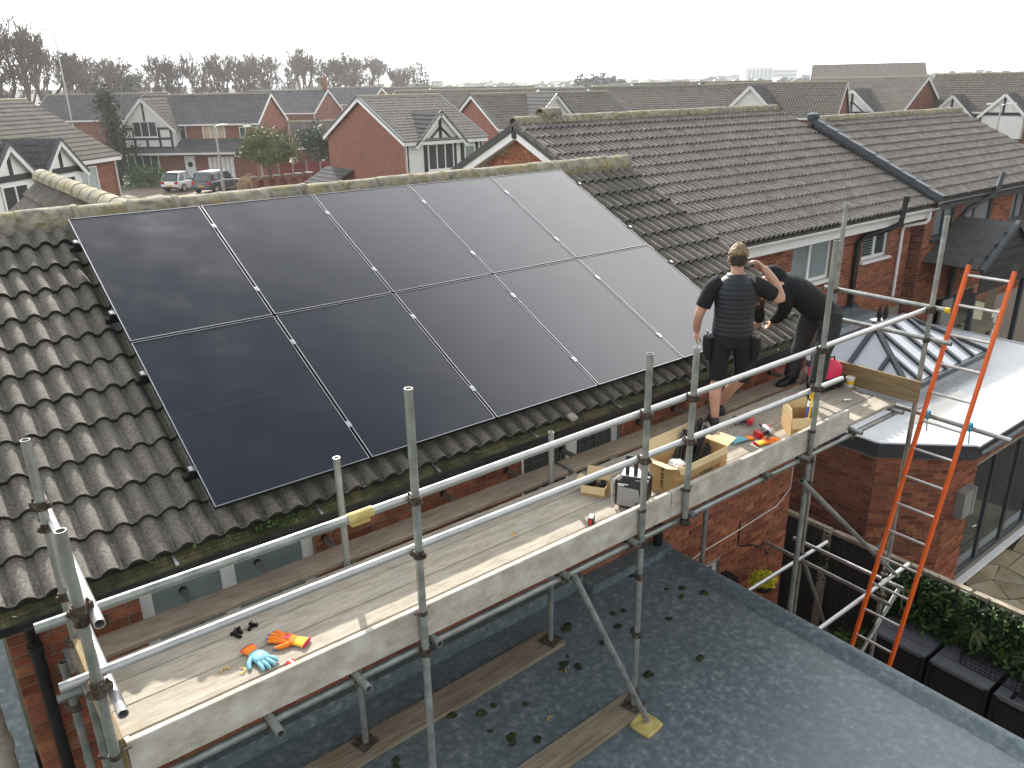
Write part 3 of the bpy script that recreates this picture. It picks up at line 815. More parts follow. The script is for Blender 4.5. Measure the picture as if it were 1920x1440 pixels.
# ------------------------------------------------------------------ scaffold
TR = .02415
sc = thing('scaffold', 'galvanised tube scaffold with timber deck along the panelled house', 'scaffold', (2.8, -.85, 2.88))
def tube(name, p0, p1, mat='galv'):
    g = G(); g.pipe(p0, p1, TR, TR - .0042, 14)
    return g.build(name, M[mat], sc, 40)
YO, YI = -1.35, -.325
for x, t, b in ((-.99, 5.93, 2.885), (.715, 6.14, 2.885), (2.605, 5.92, 2.935), (3.10, 5.86, 4.47), (4.795, 6.41, 0), (6.72, 6.40, 0)):
    j = .02 if x != 2.605 else .006
    tube('standard', (x - j * .3, YO, b), (x + .006, YO, t))
for x, t, b in ((-.955, 5.98, 2.885), (.73, 5.35, 2.935), (2.61, 4.99, 2.935), (4.73, 4.62, 0), (6.70, 6.43, 0)):
    tube('standard', (x - .006, YI, b), (x, YI, t))
tube('standard', (-1.03, -.05, 2.885), (-1.03, -.05, 4.44))
GZ = 5.47
tube('guard_rail', (-1.16, YO + .05, GZ + .02), (.40, YO + .05, GZ))
tube('guard_rail', (.40, YO + .05, GZ), (6.78, YO + .05, GZ), 'galv_bright')
tube('guard_rail', (-1.13, YO + .05, 5.155), (5.27, YO + .05, 5.085), 'galv_bright')
tube('guard_rail', (-.925, .10, 5.50), (-.935, -1.46, 5.50), 'galv_bright')
tube('guard_rail', (-.925, -.20, 5.06), (-.935, -1.53, 5.06), 'galv_bright')
tube('guard_rail', (6.765, -.16, 5.49), (6.765, -1.47, 5.49))
tube('guard_rail', (6.765, -.20, 5.165), (6.765, -1.58, 5.165))
g = G(); g.cyl((6.765, -1.465, 5.49), (6.765, -1.505, 5.49), .029, 12); g.build('end_cap', M['yellow'], sc, 40)
g = G(); g.cyl((.32, YO + .05, GZ), (.47, YO + .05, GZ), .031, 14); g.box(.34, .45, YO + .05 - .012, YO + .05 + .012, GZ - .05, GZ - .02)
g.build('sleeve_coupler', M['yellow_pad'], sc, 40)
tube('ledger', (-1.12, YO + .05, 4.432), (6.46, YO + .05, 4.432))
tube('ledger', (-1.12, YI - .05, 4.432), (6.60, YI - .05, 4.432))
for x, y0, y1 in ((-.93, -1.46, .1), (-.25, -1.47, .17), (.27, -1.47, .17), (.79, -1.40, .17), (1.86, -1.40, .17), (2.53, -1.40, .17), (3.17, -1.40, .17), (4.19, -1.38, .17), (4.72, -1.40, .17), (5.60, -1.40, .17), (6.38, -1.40, .17)):
    tube('transom', (x, y1, 4.477), (x, y0, 4.477))
    g = G(); g.cyl((x, y1 + .012, 4.477), (x, y1 - .02, 4.477), .028, 10); g.build('end_cap', M['black'], sc, 40)
tube('transom', (6.83, .0, 4.36), (6.83, -2.26, 4.33))
tube('raker', (1.98, -1.28, 4.42), (2.565, -1.535, 2.92))
tube('brace', (4.62, YO - .055, 4.30), (6.90, YO - .055, 2.31))
tube('brace', (6.70, YI - .05, 2.06), (7.62, YI - .05, .45))
tube('brace', (7.03, YO - .055, 2.11), (5.4, YO - .055, .82))
tube('ledger', (4.50, YI - .05, 2.16), (7.18, YI - .05, 2.16), 'galv_bright')
tube('ledger', (4.64, YO - .05, 2.36), (7.16, YO - .05, 2.36), 'galv_bright')
tube('transom', (6.665, .17, 2.105), (6.665, -1.50, 2.07), 'galv')
tube('transom', (6.775, -.15, 2.27), (6.775, -1.55, 2.27), 'galv_bright')
# couplers
g = G(); g.pipe((0, 0, -.025), (0, 0, .025), .033, .0245, 12); g.box(.026, .060, -.018, .018, -.020, .020); g.cyl((.045, 0, -.035), (.045, 0, .038), .007, 6)
g.box(-.045, -.028, -.012, .012, -.018, .018); g.cyl((-.055, .0, 0), (-.03, .0, 0), .010, 6)
cp_me = g.mesh('coupler', M['rust'], 40)
g = G(); g.pipe((0, 0, -.012), (0, 0, .012), .030, .0245, 12); g.path([(.024, .0, 0), (.05, .01, .004), (.075, .022, -.006)], .006, 5); g.path([(-.024, .0, 0), (-.055, .005, .012), (-.06, .006, .03)], .006, 5)
clip_me = g.mesh('board_clip', M['rust'], 40)
def coup(x, y, z, a=0.0, me=None, tilt=None):
    o = put('coupler' if me is None else 'board_clip', me or cp_me, sc, Matrix.Translation((x, y, z)) @ Matrix.Rotation(a, 4, 'Z') @ (tilt or Matrix.Identity(4)))
    return o
xo = (-.99, .715, 2.605, 3.10, 4.795, 6.72)
for i, x in enumerate(xo):
    for z in (GZ, 5.12):
        if z < 5.3 and x > 5.3: continue
        coup(x, YO, z + (.015 if x < 0 else 0), 1.75 + i * .12)
    if x < 6: coup(x, YO, 4.432, 1.6)
    if x < 6: coup(x, YO, 4.715, -.1 + .3 * (i % 3), clip_me)
for x in (-.955, .73, 2.61, 4.73, 6.70): coup(x, YI, 4.432, -1.6)
for z in (5.50, 5.06): coup(-.99, YO, z + .035, .3); coup(-.955, YI, z - .03, .5)
coup(-.955, YI, 5.60, 2.4); coup(-.955, YI, 4.72, 2.4); coup(-1.03, -.05, 4.10, 2.2)
for z in (5.49, 5.165): coup(6.72, YO, z, .1); coup(6.70, YI, z, .1)
coup(2.603, YO, 4.15, .9); coup(2.603, YO, 3.62, 1.4); coup(2.60, YO, 3.08, -1.9); coup(4.79, YO, 4.20, -1.4); coup(6.72, YO, 2.36, 1.2); coup(6.70, YI, 2.16, 1.2); coup(6.72, YO, 2.45, .0); coup(6.70, YI, 2.07, 0); coup(6.72, YO, 2.1, 2.0)
ry = Matrix.Rotation(math.pi / 2, 4, 'Y')
for x in (-.25, .27, .79, 1.86, 2.53, 3.17, 4.19, 4.72, 5.60): coup(x + .005, YO + .05, 4.445, 0, None, ry)
# boards
def board(name, x0, x1, y0, y1, z0, z1, mat, band=True, dz=0.0):
    g = G(); L = x1 - x0; k = 8
    # gently bowed plank, slightly rounded long edges
    e = .005
    prof = [(y0 + e, z0), (y1 - e, z0), (y1, z0 + e), (y1, z1 - e), (y1 - e, z1), (y0 + e, z1), (y0, z1 - e), (y0, z0 + e)]
    rings = []
    ph = random.uniform(0, 6)
    for i in range(k + 1):
        t = i / k; b = .0025 * math.sin(3 * t + ph) + dz; by = .002 * math.sin(4 * t + ph * 2)
        rings.append([V(x0 + L * t, y + by, z + b) for y, z in prof])
    g.loft([r[::-1] for r in rings])
    o = g.build(name, M[mat], sc, 30)
    if band:
        for xx in (x0 + .012, x1 - .012):
            h = G(); h.box(xx - .012, xx + .012, y0 - .001, y1 + .001, z0 - .001 + dz, z1 + .0025 + dz)
            h.build('end_band', M['galv'], o)
    return o
ZD = 4.54
for k, (y0, y1) in enumerate(((-.585, -.361), (-.815, -.590), (-1.045, -.820), (-1.276, -1.051))):
    j = (2.95, 3.02, 2.90, 2.97)[k]
    e = (6.48, 6.50, 6.44, 6.46)[k]
    board('deck_board', -1.0 + .03 * k, j - .005, y0, y1, ZD - .038, ZD, 'board', dz=random.uniform(-.001, .002))
    board('deck_board', j + .005, e, y0, y1, ZD - .038, ZD, 'board', dz=random.uniform(-.001, .002))
board('inside_board', -1.02, 2.86, -.29, -.075, ZD - .038, ZD, 'board_in')
board('inside_board', 2.87, 6.55, -.29, -.075, ZD - .038, ZD, 'board_in')
board('toe_board', -.93, 2.95, -1.322, -1.284, 4.503, 4.728, 'board_toe', False)
board('toe_board', 2.965, 5.46, -1.322, -1.284, 4.503, 4.728, 'board_toe', False)
g = G(); g.box(6.545, 6.583, -1.44, -.22, 4.545, 4.77); g.build('end_board', M['board_y'], sc)
g = G(); g.box(-.975, -.937, -1.32, -.36, 4.545, 4.765); g.build('end_board', M['board_y'], sc)
# base plates
for (x, y, z) in ((.72, YI, 2.935), (2.605, YI, 2.935), (2.603, YO, 2.935), (-.99, YO, 2.885), (.71, YO, 2.885)):
    g = G(); g.obox((x, y, z - .002), V(.075, .02, 0), V(-.02, .075, 0), V(0, 0, .004)); g.build('base_plate', M['rust'], sc)
g = G(); g.obox((6.765, -.82, 4.50), V(.0, .0, .0001), V(0, .0001, 0), V(.0001, 0, 0))
# loose planks and pad under the feet
def plank(p0, p1, z0, z1, w, mat, label):
    p0, p1 = V(*p0, (z0 + z1) / 2), V(*p1, (z0 + z1) / 2)
    g = G(); g.bar(p0, p1, w, z1 - z0)
    tag(g.build('sole_plank', M[mat]), label, 'plank')
plank((2.69, -.30), (-.7, -.39), 2.885, 2.925, .24, 'sole', 'weathered plank under the inner scaffold legs on the flat roof')
plank((2.66, -1.33), (-.6, -1.42), 2.885, 2.925, .225, 'sole', 'weathered plank under the outer scaffold leg beside the yellow pad')
g = G()
c = V(2.545, -1.545, 2.884)
pr = []
for i in range(24):
    a = 2 * math.pi * i / 24; q = 1 / max(abs(math.cos(a)), abs(math.sin(a))) ** .75
    pr.append(V(.1 * q * math.cos(a), .1 * q * math.sin(a), 0))
rot = Matrix.Rotation(.12, 3, 'Z')
g.loft([[c + rot @ (p * s) + V(0, 0, z) for p in pr] for s, z in ((1, 0), (1.02, .012), (1, .026), (.9, .03), (.86, .024))])
tag(g.build('base_pad', M['yellow_pad'], None, 40), 'dirty yellow plastic pad under the sloping scaffold tube', 'pad')
# yellow rag-like sheet hanging under the deck end
g = G(); g.obox((6.22, -1.02, 4.496), V(.30, 0, 0), V(0, .12, .0), V(0, 0, .004))
tag(g.build('yellow_board', M['yellow_pad']), 'yellow stained sheet showing under the end of the deck', 'sheet')

# ------------------------------------------------------------------ ladder
lad = thing('ladder', 'orange fibreglass ladder with aluminium rungs tied to the scaffold end', 'ladder', (5.4, -1.65, 0))
lt, lb = V(7.15, 0, 5.90), V(5.44, 0, .02)
ld = (lt - lb).normalized(); L = (lt - lb).length
ln = V(ld.z, 0, -ld.x)
for y in (-1.455, -1.875):
    g = G()
    g.obox((lt + lb) / 2 + V(0, y, 0), ld * L / 2, V(0, .013, 0), ln * .032)
    s = g.build('stile', M['orange'], lad)
    h = G(); h.obox(lt + V(0, y, 0) + ld * .02, ld * .035, V(0, .017, 0), ln * .036); h.build('end_cap', M['black'], s)
    h = G(); h.obox(lt - ld * 1.0 + V(0, y - .0135, 0), ld * .16, V(0, .0012, 0), ln * .02); 
for i in range(20):
    p = lb + ld * (.22 + i * .3045)
    if p.z > 5.85: break
    g = G(); g.cyl(p + V(0, -1.45, 0), p + V(0, -1.88, 0), .0145, 8); g.build('rung', M['alu'], lad, 50)
# lashings
for y in (-1.455, -1.875):
    p = V(6.82, y, 4.36)
    g = G()
    for k in range(4): g.path([p + V(.03 * math.cos(a) - .02, .012 * k - .02, .045 * math.sin(a)) for a in [i * math.pi / 5 for i in range(11)]], .006, 5)
    g.path([p + V(-.04, -.02, -.04), p + V(-.05, -.03, -.10), p + V(-.045, -.035, -.17)], .006, 5)
    tag(g.build('rope_lashing', M['blue_rope']), 'blue rope lashing tying the ladder\'s %s stile to the end tube' % ('house-side' if y > -1.6 else 'garden-side'), 'rope')
g = G()
pts = [V(6.80, -1.40, 4.33), V(6.70, -1.40, 4.0), V(6.62, -1.42, 3.6), V(6.55, -1.40, 3.2), V(6.50, -1.36, 2.95)]
g.path(pts, .006, 5)
tr = thing('hanging_rope', 'thin grey rope with frayed blue end hanging beside the orange ladder', 'rope', (6.5, -1.36, 2.7))
g.build('cord', M['cyan'], tr)
g = G()
for k in range(9): g.path([V(6.50, -1.36, 2.96), V(6.50 + random.uniform(-.015, .015), -1.36 + random.uniform(-.015, .015), 2.9), V(6.49 + random.uniform(-.035, .03), -1.36 + random.uniform(-.03, .03), 2.82)], .007, 5)
g.build('frayed_end', M['blue_rope'], tr)
# ------------------------------------------------------------------ people
def remesh(g, name, mat, voxel=.008, it=4, parent=None):
    me = g.mesh(name, mat)
    o = bpy.data.objects.new(name, me); col.objects.link(o)
    m = o.modifiers.new('r', 'REMESH'); m.mode = 'VOXEL'; m.voxel_size = voxel; m.use_smooth_shade = True
    s = o.modifiers.new('s', 'SMOOTH'); s.factor = .5; s.iterations = it
    dg = bpy.context.evaluated_depsgraph_get()
    me2 = bpy.data.meshes.new_from_object(o.evaluated_get(dg))
    bpy.data.objects.remove(o)
    me2.materials.clear(); me2.materials.append(mat)
    me2.polygons.foreach_set('use_smooth', [True] * len(me2.polygons))
    me2.name = name
    return link(name, me2, parent)

class Fig:
    """local frame: a = to the right hand, b = forward, z up from the sole"""
    def __init__(s, o, f):
        s.o = Vector(o); s.f = Vector(f).normalized(); s.r = V(s.f.y, -s.f.x, 0)
    def __call__(s, a, b, z): return s.o + s.r * a + s.f * b + V(0, 0, z)
    def d(s, a, b, z): return s.r * a + s.f * b + V(0, 0, z)

def smooth_path(pts, rs, k=4):
    """catmull-rom through joints so limbs bend softly"""
    P = [Vector(p) for p in pts]; n = len(P); op, orr = [], []
    for i in range(n - 1):
        p0, p1, p2, p3 = P[max(i - 1, 0)], P[i], P[i + 1], P[min(i + 2, n - 1)]
        for j in range(k):
            t = j / k
            op.append(.5 * ((2 * p1) + (p2 - p0) * t + (2 * p0 - 5 * p1 + 4 * p2 - p3) * t * t + (3 * p1 - p0 - 3 * p2 + p3) * t ** 3))
            orr.append(rs[i] + (rs[i + 1] - rs[i]) * t)
    op.append(P[-1]); orr.append(rs[-1])
    return op, orr

def limb(g, pts, rs, n=14, k=4):
    p, r = smooth_path(pts, rs, k); g.path(p, r, n)

def ell(c, u, v, ru, rv, n=22):
    return [Vector(c) + u * (ru * math.cos(2 * math.pi * i / n)) + v * (rv * math.sin(2 * math.pi * i / n)) for i in range(n)]

def hand(g, wrist, d, palm_n, size=1.0, curl=.6, side=1):
    """palm, four fingers of unequal length with two bends, thumb from the side of the palm"""
    d = Vector(d).normalized(); n = Vector(palm_n); n = (n - d * n.dot(d)).normalized(); s = d.cross(n) * side
    w = Vector(wrist)
    pc = w + d * .05 * size
    rings = []
    for t, hw, hd in ((0, .026, .018), (.03, .034, .017), (.06, .040, .015), (.085, .040, .013)):
        rings.append(ell(w + d * t * size, s, n, hw * size, hd * size, 14))
    g.loft(rings)
    for i, (off, ln) in enumerate(((-.030, .062), (-.010, .074), (.011, .070), (.030, .055))):
        b = w + d * .078 * size + s * off * size
        a1, a2, a3 = curl * .6, curl * 1.4, curl * 2.1
        p1 = b + (d * math.cos(a1) + n * math.sin(a1)) * ln * .5 * size
        p2 = p1 + (d * math.cos(a2) + n * math.sin(a2)) * ln * .33 * size
        p3 = p2 + (d * math.cos(a3) + n * math.sin(a3)) * ln * .28 * size
        g.path([b - d * .015, b, p1, p2, p3], [.009 * size, .0095 * size, .009 * size, .0082 * size, .0068 * size], 8)
    t0 = w + d * .022 * size - s * .028 * size
    t1 = t0 + (d * .6 - s * .65 + n * .3).normalized() * .034 * size
    t2 = t1 + (d * .85 - s * .3 + n * .45).normalized() * .030 * size
    t3 = t2 + (d * .95 + n * .45).normalized() * .022 * size
    g.path([t0, t1, t2, t3], [.013 * size, .0115 * size, .0105 * size, .0085 * size], 8)

def head(g, c, up, f, s=1.0):
    """skull, jaw, nose, ears"""
    up = Vector(up).normalized(); f = Vector(f); f = (f - up * f.dot(up)).normalized(); r = f.cross(up); c = Vector(c)
    rings = []
    for h, w, d0, off in ((-.118, .030, .034, .040), (-.105, .046, .056, .026), (-.075, .058, .076, .012), (-.03, .068, .088, .003), (.02, .074, .096, -.004), (.06, .072, .094, -.008), (.092, .058, .076, -.010), (.112, .034, .044, -.012), (.119, .012, .016, -.012)):
        rings.append(ell(c + up * h * s + f * off * s, r, f, w * s, d0 * s, 22))
    g.loft(rings)
    g.path([c + f * .088 * s + up * .012 * s, c + f * .104 * s - up * .012 * s, c + f * .113 * s - up * .030 * s, c + f * .094 * s - up * .042 * s], [.009, .011, .014, .010], 8)   # nose
    g.path([c + f * .088 * s - up * .066 * s - r * .02, c + f * .094 * s - up * .066 * s, c + f * .088 * s - up * .066 * s + r * .02], [.006, .009, .006], 8)      # lips
    g.path([c + f * .084 * s + up * .03 * s - r * .04, c + f * .095 * s + up * .034 * s, c + f * .084 * s + up * .03 * s + r * .04], .009, 8)                     # brow
    for sd in (-1, 1):
        e = c + r * sd * .074 * s - up * .012 * s - f * .008 * s
        g.loft([ell(e + r * sd * t, f, up, a * s, b * s, 12) for t, a, b in ((-.008, .014, .024), (.004, .018, .031), (.014, .016, .029), (.017, .010, .020))])
    return r

def eyes(parent, c, up, f):
    up = Vector(up).normalized(); f = Vector(f); f = (f - up * f.dot(up)).normalized(); r = f.cross(up); c = Vector(c)
    for sd in (-1, 1):
        g = G(); g.blob(c + f * .082 + r * sd * .032, .011, 1, amp=0, lat=8, lon=10); g.build('eye', M['ink_white'], parent, 60)

# --- standing workman scratching his head
F = Fig((4.68, -.50, 4.54), (.75, .66, 0))
man = thing('person', 'workman in a black quilted body warmer and shorts scratching his head', 'person', F(0, 0, 0))
g = G()
hc = F(.0, .035, 1.605); hup = F.d(.03, .10, 1); hf = F.d(.05, 1, -.15)
head(g, hc, hup, hf)
g.loft([ell(F(0, b, z), F.r, F.f, rx, ry) for z, rx, ry, b in ((1.36, .09, .075, -.01), (1.42, .066, .064, -.005), (1.47, .058, .060, .008), (1.53, .056, .060, .02), (1.57, .056, .062, .03))])
g.loft([ell(F(0, 0, z), F.r, F.f, rx, ry) for z, rx, ry in ((.84, .15, .11), (.95, .155, .112), (1.08, .145, .10), (1.2, .155, .105), (1.32, .165, .105), (1.40, .13, .08), (1.43, .08, .06))])
limb(g, [F(-.17, 0, 1.385), F(-.245, -.03, 1.25), F(-.305, -.035, 1.115), F(-.325, .035, .98), F(-.318, .07, .90)], [.062, .052, .045, .041, .031])
hand(g, F(-.318, .07, .905), F.d(-.10, .30, -.9), F.d(.9, .3, 0), 1.05, .55, -1)
limb(g, [F(.17, 0, 1.385), F(.29, .03, 1.305), F(.405, .06, 1.235), F(.335, .075, 1.39), F(.235, .085, 1.515)], [.062, .054, .046, .042, .030])
hand(g, F(.235, .085, 1.515), F.d(-.72, .08, .62), F.d(-.6, -.1, -.7), 1.0, .75, 1)
limb(g, [F(-.095, 0, .88), F(-.105, .02, .66), F(-.10, .02, .47), F(-.115, -.02, .30), F(-.10, -.03, .07)], [.088, .078, .057, .056, .036])
limb(g, [F(.095, 0, .88), F(.13, .05, .66), F(.125, .07, .47), F(.045, .16, .31), F(-.03, .265, .105)], [.088, .078, .057, .056, .036])
body = remesh(g, 'body', M['skin'], .0075, 3, man)
eyes(man, hc, hup, hf)
# hair: short dark back and sides, curly fair top
def shell(c, up, f, lo, hi, k, seed, n=420, size=.016, back=None):
    up = Vector(up).normalized(); f = Vector(f); f = (f - up * f.dot(up)).normalized(); r = f.cross(up); c = Vector(c)
    gg = G()
    for i in range(n):
        th = random.uniform(0, 2 * math.pi); h = random.uniform(lo, hi)
        rr = math.sqrt(max(0, 1 - ((h - .01) / .112) ** 2))
        dd = r * math.cos(th) * .074 * rr + f * (math.sin(th) * .094 * rr - .008)
        if back and not back(math.cos(th), math.sin(th), h): continue
        p = c + dd + up * h
        gg.blob(p, size * random.uniform(.7, 1.25), i + seed, (1, 1, 1), .5, 4, 6)
    return gg
shell(hc, hup, hf, -.055, .075, 1, 1, 520, .0125, lambda a, b, h: b < .55 - (0 if h > .03 else .35) and not (h < -.02 and abs(a) > .86)).build('hair', M['hair'], man, 60)
shell(hc, hup, hf, .045, .125, 1, 600, 330, .020).build('curly_top', M['hair_light'], man, 60)
# t-shirt
g = G()
g.loft([ell(F(0, 0, z), F.r, F.f, rx, ry) for z, rx, ry in ((.90, .172, .125), (1.0, .166, .122), (1.1, .162, .118), (1.22, .172, .122), (1.33, .182, .120), (1.41, .150, .098), (1.45, .095, .078))])
limb(g, [F(-.13, 0, 1.39), F(-.20, -.01, 1.345), F(-.255, -.03, 1.245), F(-.285, -.036, 1.165)], [.085, .080, .073, .070])
limb(g, [F(.13, 0, 1.385), F(.205, .015, 1.355), F(.29, .03, 1.305), F(.345, .045, 1.275)], [.085, .080, .073, .068])
remesh(g, 't_shirt', M['black_cloth'], .009, 3, man)
# quilted body warmer: horizontal baffles
g = G(); rings = []
keys = [(.905, .186, .140), (.98, .186, .142), (1.08, .178, .136), (1.2, .184, .138), (1.30, .190, .136), (1.37, .178, .124), (1.42, .142, .106), (1.455, .098, .090), (1.475, .086, .082)]
z = .905
while z < 1.4751:
    for i in range(len(keys) - 1):
        if keys[i][0] <= z <= keys[i + 1][0] + 1e-6:
            t = (z - keys[i][0]) / (keys[i + 1][0] - keys[i][0]); break
    rx = keys[i][1] + (keys[i + 1][1] - keys[i][1]) * t; ry = keys[i][2] + (keys[i + 1][2] - keys[i][2]) * t
    q = .005 * (abs(math.sin(math.pi * (z - .905) / .043)) ** .55 - .6) if z < 1.43 else .002
    rings.append([p + V(0, 0, .004 * math.sin(9 * k + z * 30)) for k, p in enumerate(ell(F(0, -.003, z), F.r, F.f, rx + q, ry + q, 40))])
    z += .0057
g.loft(rings)
g.build('body_warmer', M['vest'], man, 80)
# work shorts
g = G()
g.loft([ell(F(0, 0, z), F.r, F.f, rx, ry) for z, rx, ry in ((.80, .178, .140), (.88, .182, .142), (.94, .178, .135), (.985, .172, .128))])
limb(g, [F(-.092, 0, .86), F(-.105, .015, .66), F(-.105, .015, .50), F(-.105, .012, .45)], [.105, .098, .090, .089])
limb(g, [F(.092, 0, .86), F(.128, .045, .66), F(.130, .07, .50), F(.122, .082, .445)], [.105, .098, .090, .089])
remesh(g, 'shorts', M['black_cloth'], .009, 3, man)
for sd in (-1, 1):
    g = G()
    g.loft([ell(F(sd * (.205 + .02 * k), -.01, z), F.r, F.f, rx, ry, 14) for k, z, rx, ry in ((0, .66, .03, .055), (.3, .72, .045, .075), (.5, .80, .05, .08), (.4, .87, .05, .08), (0, .885, .045, .075))])
    g.build('tool_pouch', M['black_cloth'], man, 60)
    h = G()
    for k in range(6): h.cyl(F(sd * .212 + .02 * math.sin(k * 2), -.06 + .022 * k, .86), F(sd * .218 + .02 * math.sin(k * 2), -.06 + .022 * k, .905 + .02 * (k % 2)), .007, 6)
    h.build('pouch_tools', M['steel'], man, 50)
def shoe(parent, ank, d, mat='boot', s=1.0, boot=False):
    d = Vector(d); d = V(d.x, d.y, 0).normalized(); r = V(d.y, -d.x, 0); a = Vector(ank); z0 = a.z
    g = G(); rings = []
    for t, w, h0, h in ((-.075, .026, 0, .045), (-.06, .036, 0, .075), (-.02, .040, 0, .085), (.04, .042, 0, .072), (.10, .048, 0, .056), (.15, .046, 0, .046), (.185, .032, 0, .034), (.195, .015, .006, .022)):
        c = V(a.x, a.y, 0) + d * t * s
        rings.append([c + r * (w * s * math.cos(q)) + V(0, 0, z0 + (h0 + h) * s / 2 + (h - h0) * s / 2 * math.sin(q)) for q in [2 * math.pi * i / 14 for i in range(14)]])
    g.loft(rings)
    if boot: g.cyl(a + V(0, 0, .05), a + V(0, 0, .17), .052, 14, True, .055)
    o = g.build('shoe', M[mat], parent, 60)
    h = G(); h.loft([[V(a.x, a.y, 0) + d * t * s + r * (w * s) + V(0, 0, z) for t, w in ((-.078, -.02), (-.05, -.042), (.05, -.046), (.14, -.052), (.19, -.03), (.203, 0), (.19, .03), (.14, .052), (.05, .046), (-.05, .042), (-.078, .02))] for z in (z0, z0 + .018)])
    h.build('sole', M['black'], o)
shoe(man, V(*F(-.10, -.03, 0).xy, 4.541), F.d(-.1, 1, 0))
shoe(man, V(*F(-.03, .265, 0).xy, 4.541), F.d(-.3, 1, 0))

# --- bending workman reaching down to the eaves
bm_ = thing('person', 'workman in black sweatshirt and charcoal trousers bending over the roof edge', 'person', (6.1, -.4, 4.54))
hip = V(6.28, -.42, 5.38); sh = V(5.77, -.14, 5.70)
ax = (sh - hip).normalized(); side = ax.cross(V(0, 0, 1)).normalized(); up2 = side.cross(ax)   # side points to his right (towards the house or away)
hx = sh + ax * .10 - V(0, 0, .21)
g = G()
hf2 = (-ax * .5 + V(0, 0, -.5)); hu2 = ax * .35 + V(0, 0, -1)
head(g, hx + ax * .04, hu2, hf2)
limb(g, [sh - ax * .02, sh + ax * .06, hx], [.07, .058, .056])
g.loft([ell(hip + ax * t * .62 + up2 * o, side, up2, rx, ry) for t, rx, ry, o in ((-.18, .12, .10, 0), (0, .155, .115, 0), (.35, .15, .11, .02), (.7, .165, .11, .03), (.95, .16, .09, .02), (1.08, .09, .06, .01))])
hL, hR = V(5.98, .14, 5.115), V(6.10, .05, 5.12)
limb(g, [sh + side * .15, V(5.80, .04, 5.45), V(5.94, .09, 5.23), hL + V(-.01, -.02, .05)], [.06, .048, .040, .030])
limb(g, [sh - side * .15, V(5.88, -.27, 5.46), V(6.05, -.08, 5.24), hR + V(-.01, -.03, .05)], [.06, .048, .040, .030])
hand(g, hL + V(-.01, -.02, .05), V(.15, .5, -.75), V(.3, .3, .3), .95, .9, 1)
hand(g, hR + V(-.01, -.03, .05), V(.0, .6, -.75), V(-.3, .2, .3), .95, .9, -1)
for (h0, k0, a0) in ((V(6.28, -.55, 5.36), V(6.17, -.56, 4.97), V(6.03, -.60, 4.60)), (V(6.30, -.30, 5.36), V(6.27, -.27, 4.98), V(6.13, -.25, 4.60))):
    limb(g, [h0, k0, a0], [.085, .06, .04])
remesh(g, 'body', M['skin'], .008, 3, bm_)
eyes(bm_, hx + ax * .04, hu2, hf2)
shell(hx + ax * .04, hu2, hf2, -.04, .118, 1, 900, 500, .013, lambda a, b, h: b < .6 or h > .06).build('hair', M['hair'], bm_, 60)
g = G()
g.loft([ell(hip + ax * t * .62 + up2 * o, side, up2, rx, ry, 26) for t, rx, ry, o in ((-.03, .185, .150, .0), (.12, .190, .160, .0), (.35, .185, .155, .025), (.6, .195, .148, .045), (.82, .20, .138, .04), (.98, .16, .105, .02), (1.08, .09, .075, .01))])
limb(g, [sh + side * .12, V(5.79, .03, 5.46), V(5.93, .08, 5.26), hL + V(-.02, -.04, .085)], [.095, .078, .064, .046])
limb(g, [sh - side * .12, V(5.86, -.27, 5.47), V(6.02, -.10, 5.28), hR + V(-.02, -.05, .085)], [.095, .078, .064, .046])
limb(g, [sh - ax * .05 + up2 * .06, sh + ax * .05 + up2 * .07, sh + ax * .10 + up2 * .02], [.11, .10, .07])
remesh(g, 'sweatshirt', M['black_cloth'], .010, 3, bm_)
g = G()
g.loft([ell(hip + ax * t + V(0, 0, -.02), side, up2, rx, ry) for t, rx, ry in ((-.19, .12, .10), (-.14, .165, .145), (-.05, .180, .155), (.03, .172, .145))])
limb(g, [V(6.30, -.53, 5.35), V(6.24, -.57, 5.15), V(6.16, -.57, 4.97), V(6.09, -.60, 4.78), V(6.045, -.60, 4.60)], [.125, .112, .092, .086, .080])
limb(g, [V(6.33, -.31, 5.35), V(6.31, -.27, 5.15), V(6.27, -.26, 4.97), V(6.20, -.25, 4.78), V(6.14, -.25, 4.60)], [.125, .112, .092, .086, .080])
remesh(g, 'trousers', M['trouser'], .010, 3, bm_)
shoe(bm_, (6.03, -.60, 4.541), (-1, -.06, 0), 'boot', 1.1, True)
shoe(bm_, (6.13, -.25, 4.541), (-1, .02, 0), 'boot', 1.1, True)
# ------------------------------------------------------------------ things lying on the deck
DZ = ZD + .0015
def text(s, mat, size, mx, parent, name='print', font_scale=1.0):
    cu = bpy.data.curves.new('t', 'FONT'); cu.body = s; cu.size = size; cu.extrude = .0004
    o = bpy.data.objects.new('t', cu); col.objects.link(o)
    dg = bpy.context.evaluated_depsgraph_get()
    me = bpy.data.meshes.new_from_object(o.evaluated_get(dg)); bpy.data.objects.remove(o)
    me.transform(mx); me.materials.clear(); me.materials.append(M[mat])
    return link(name, me, parent)

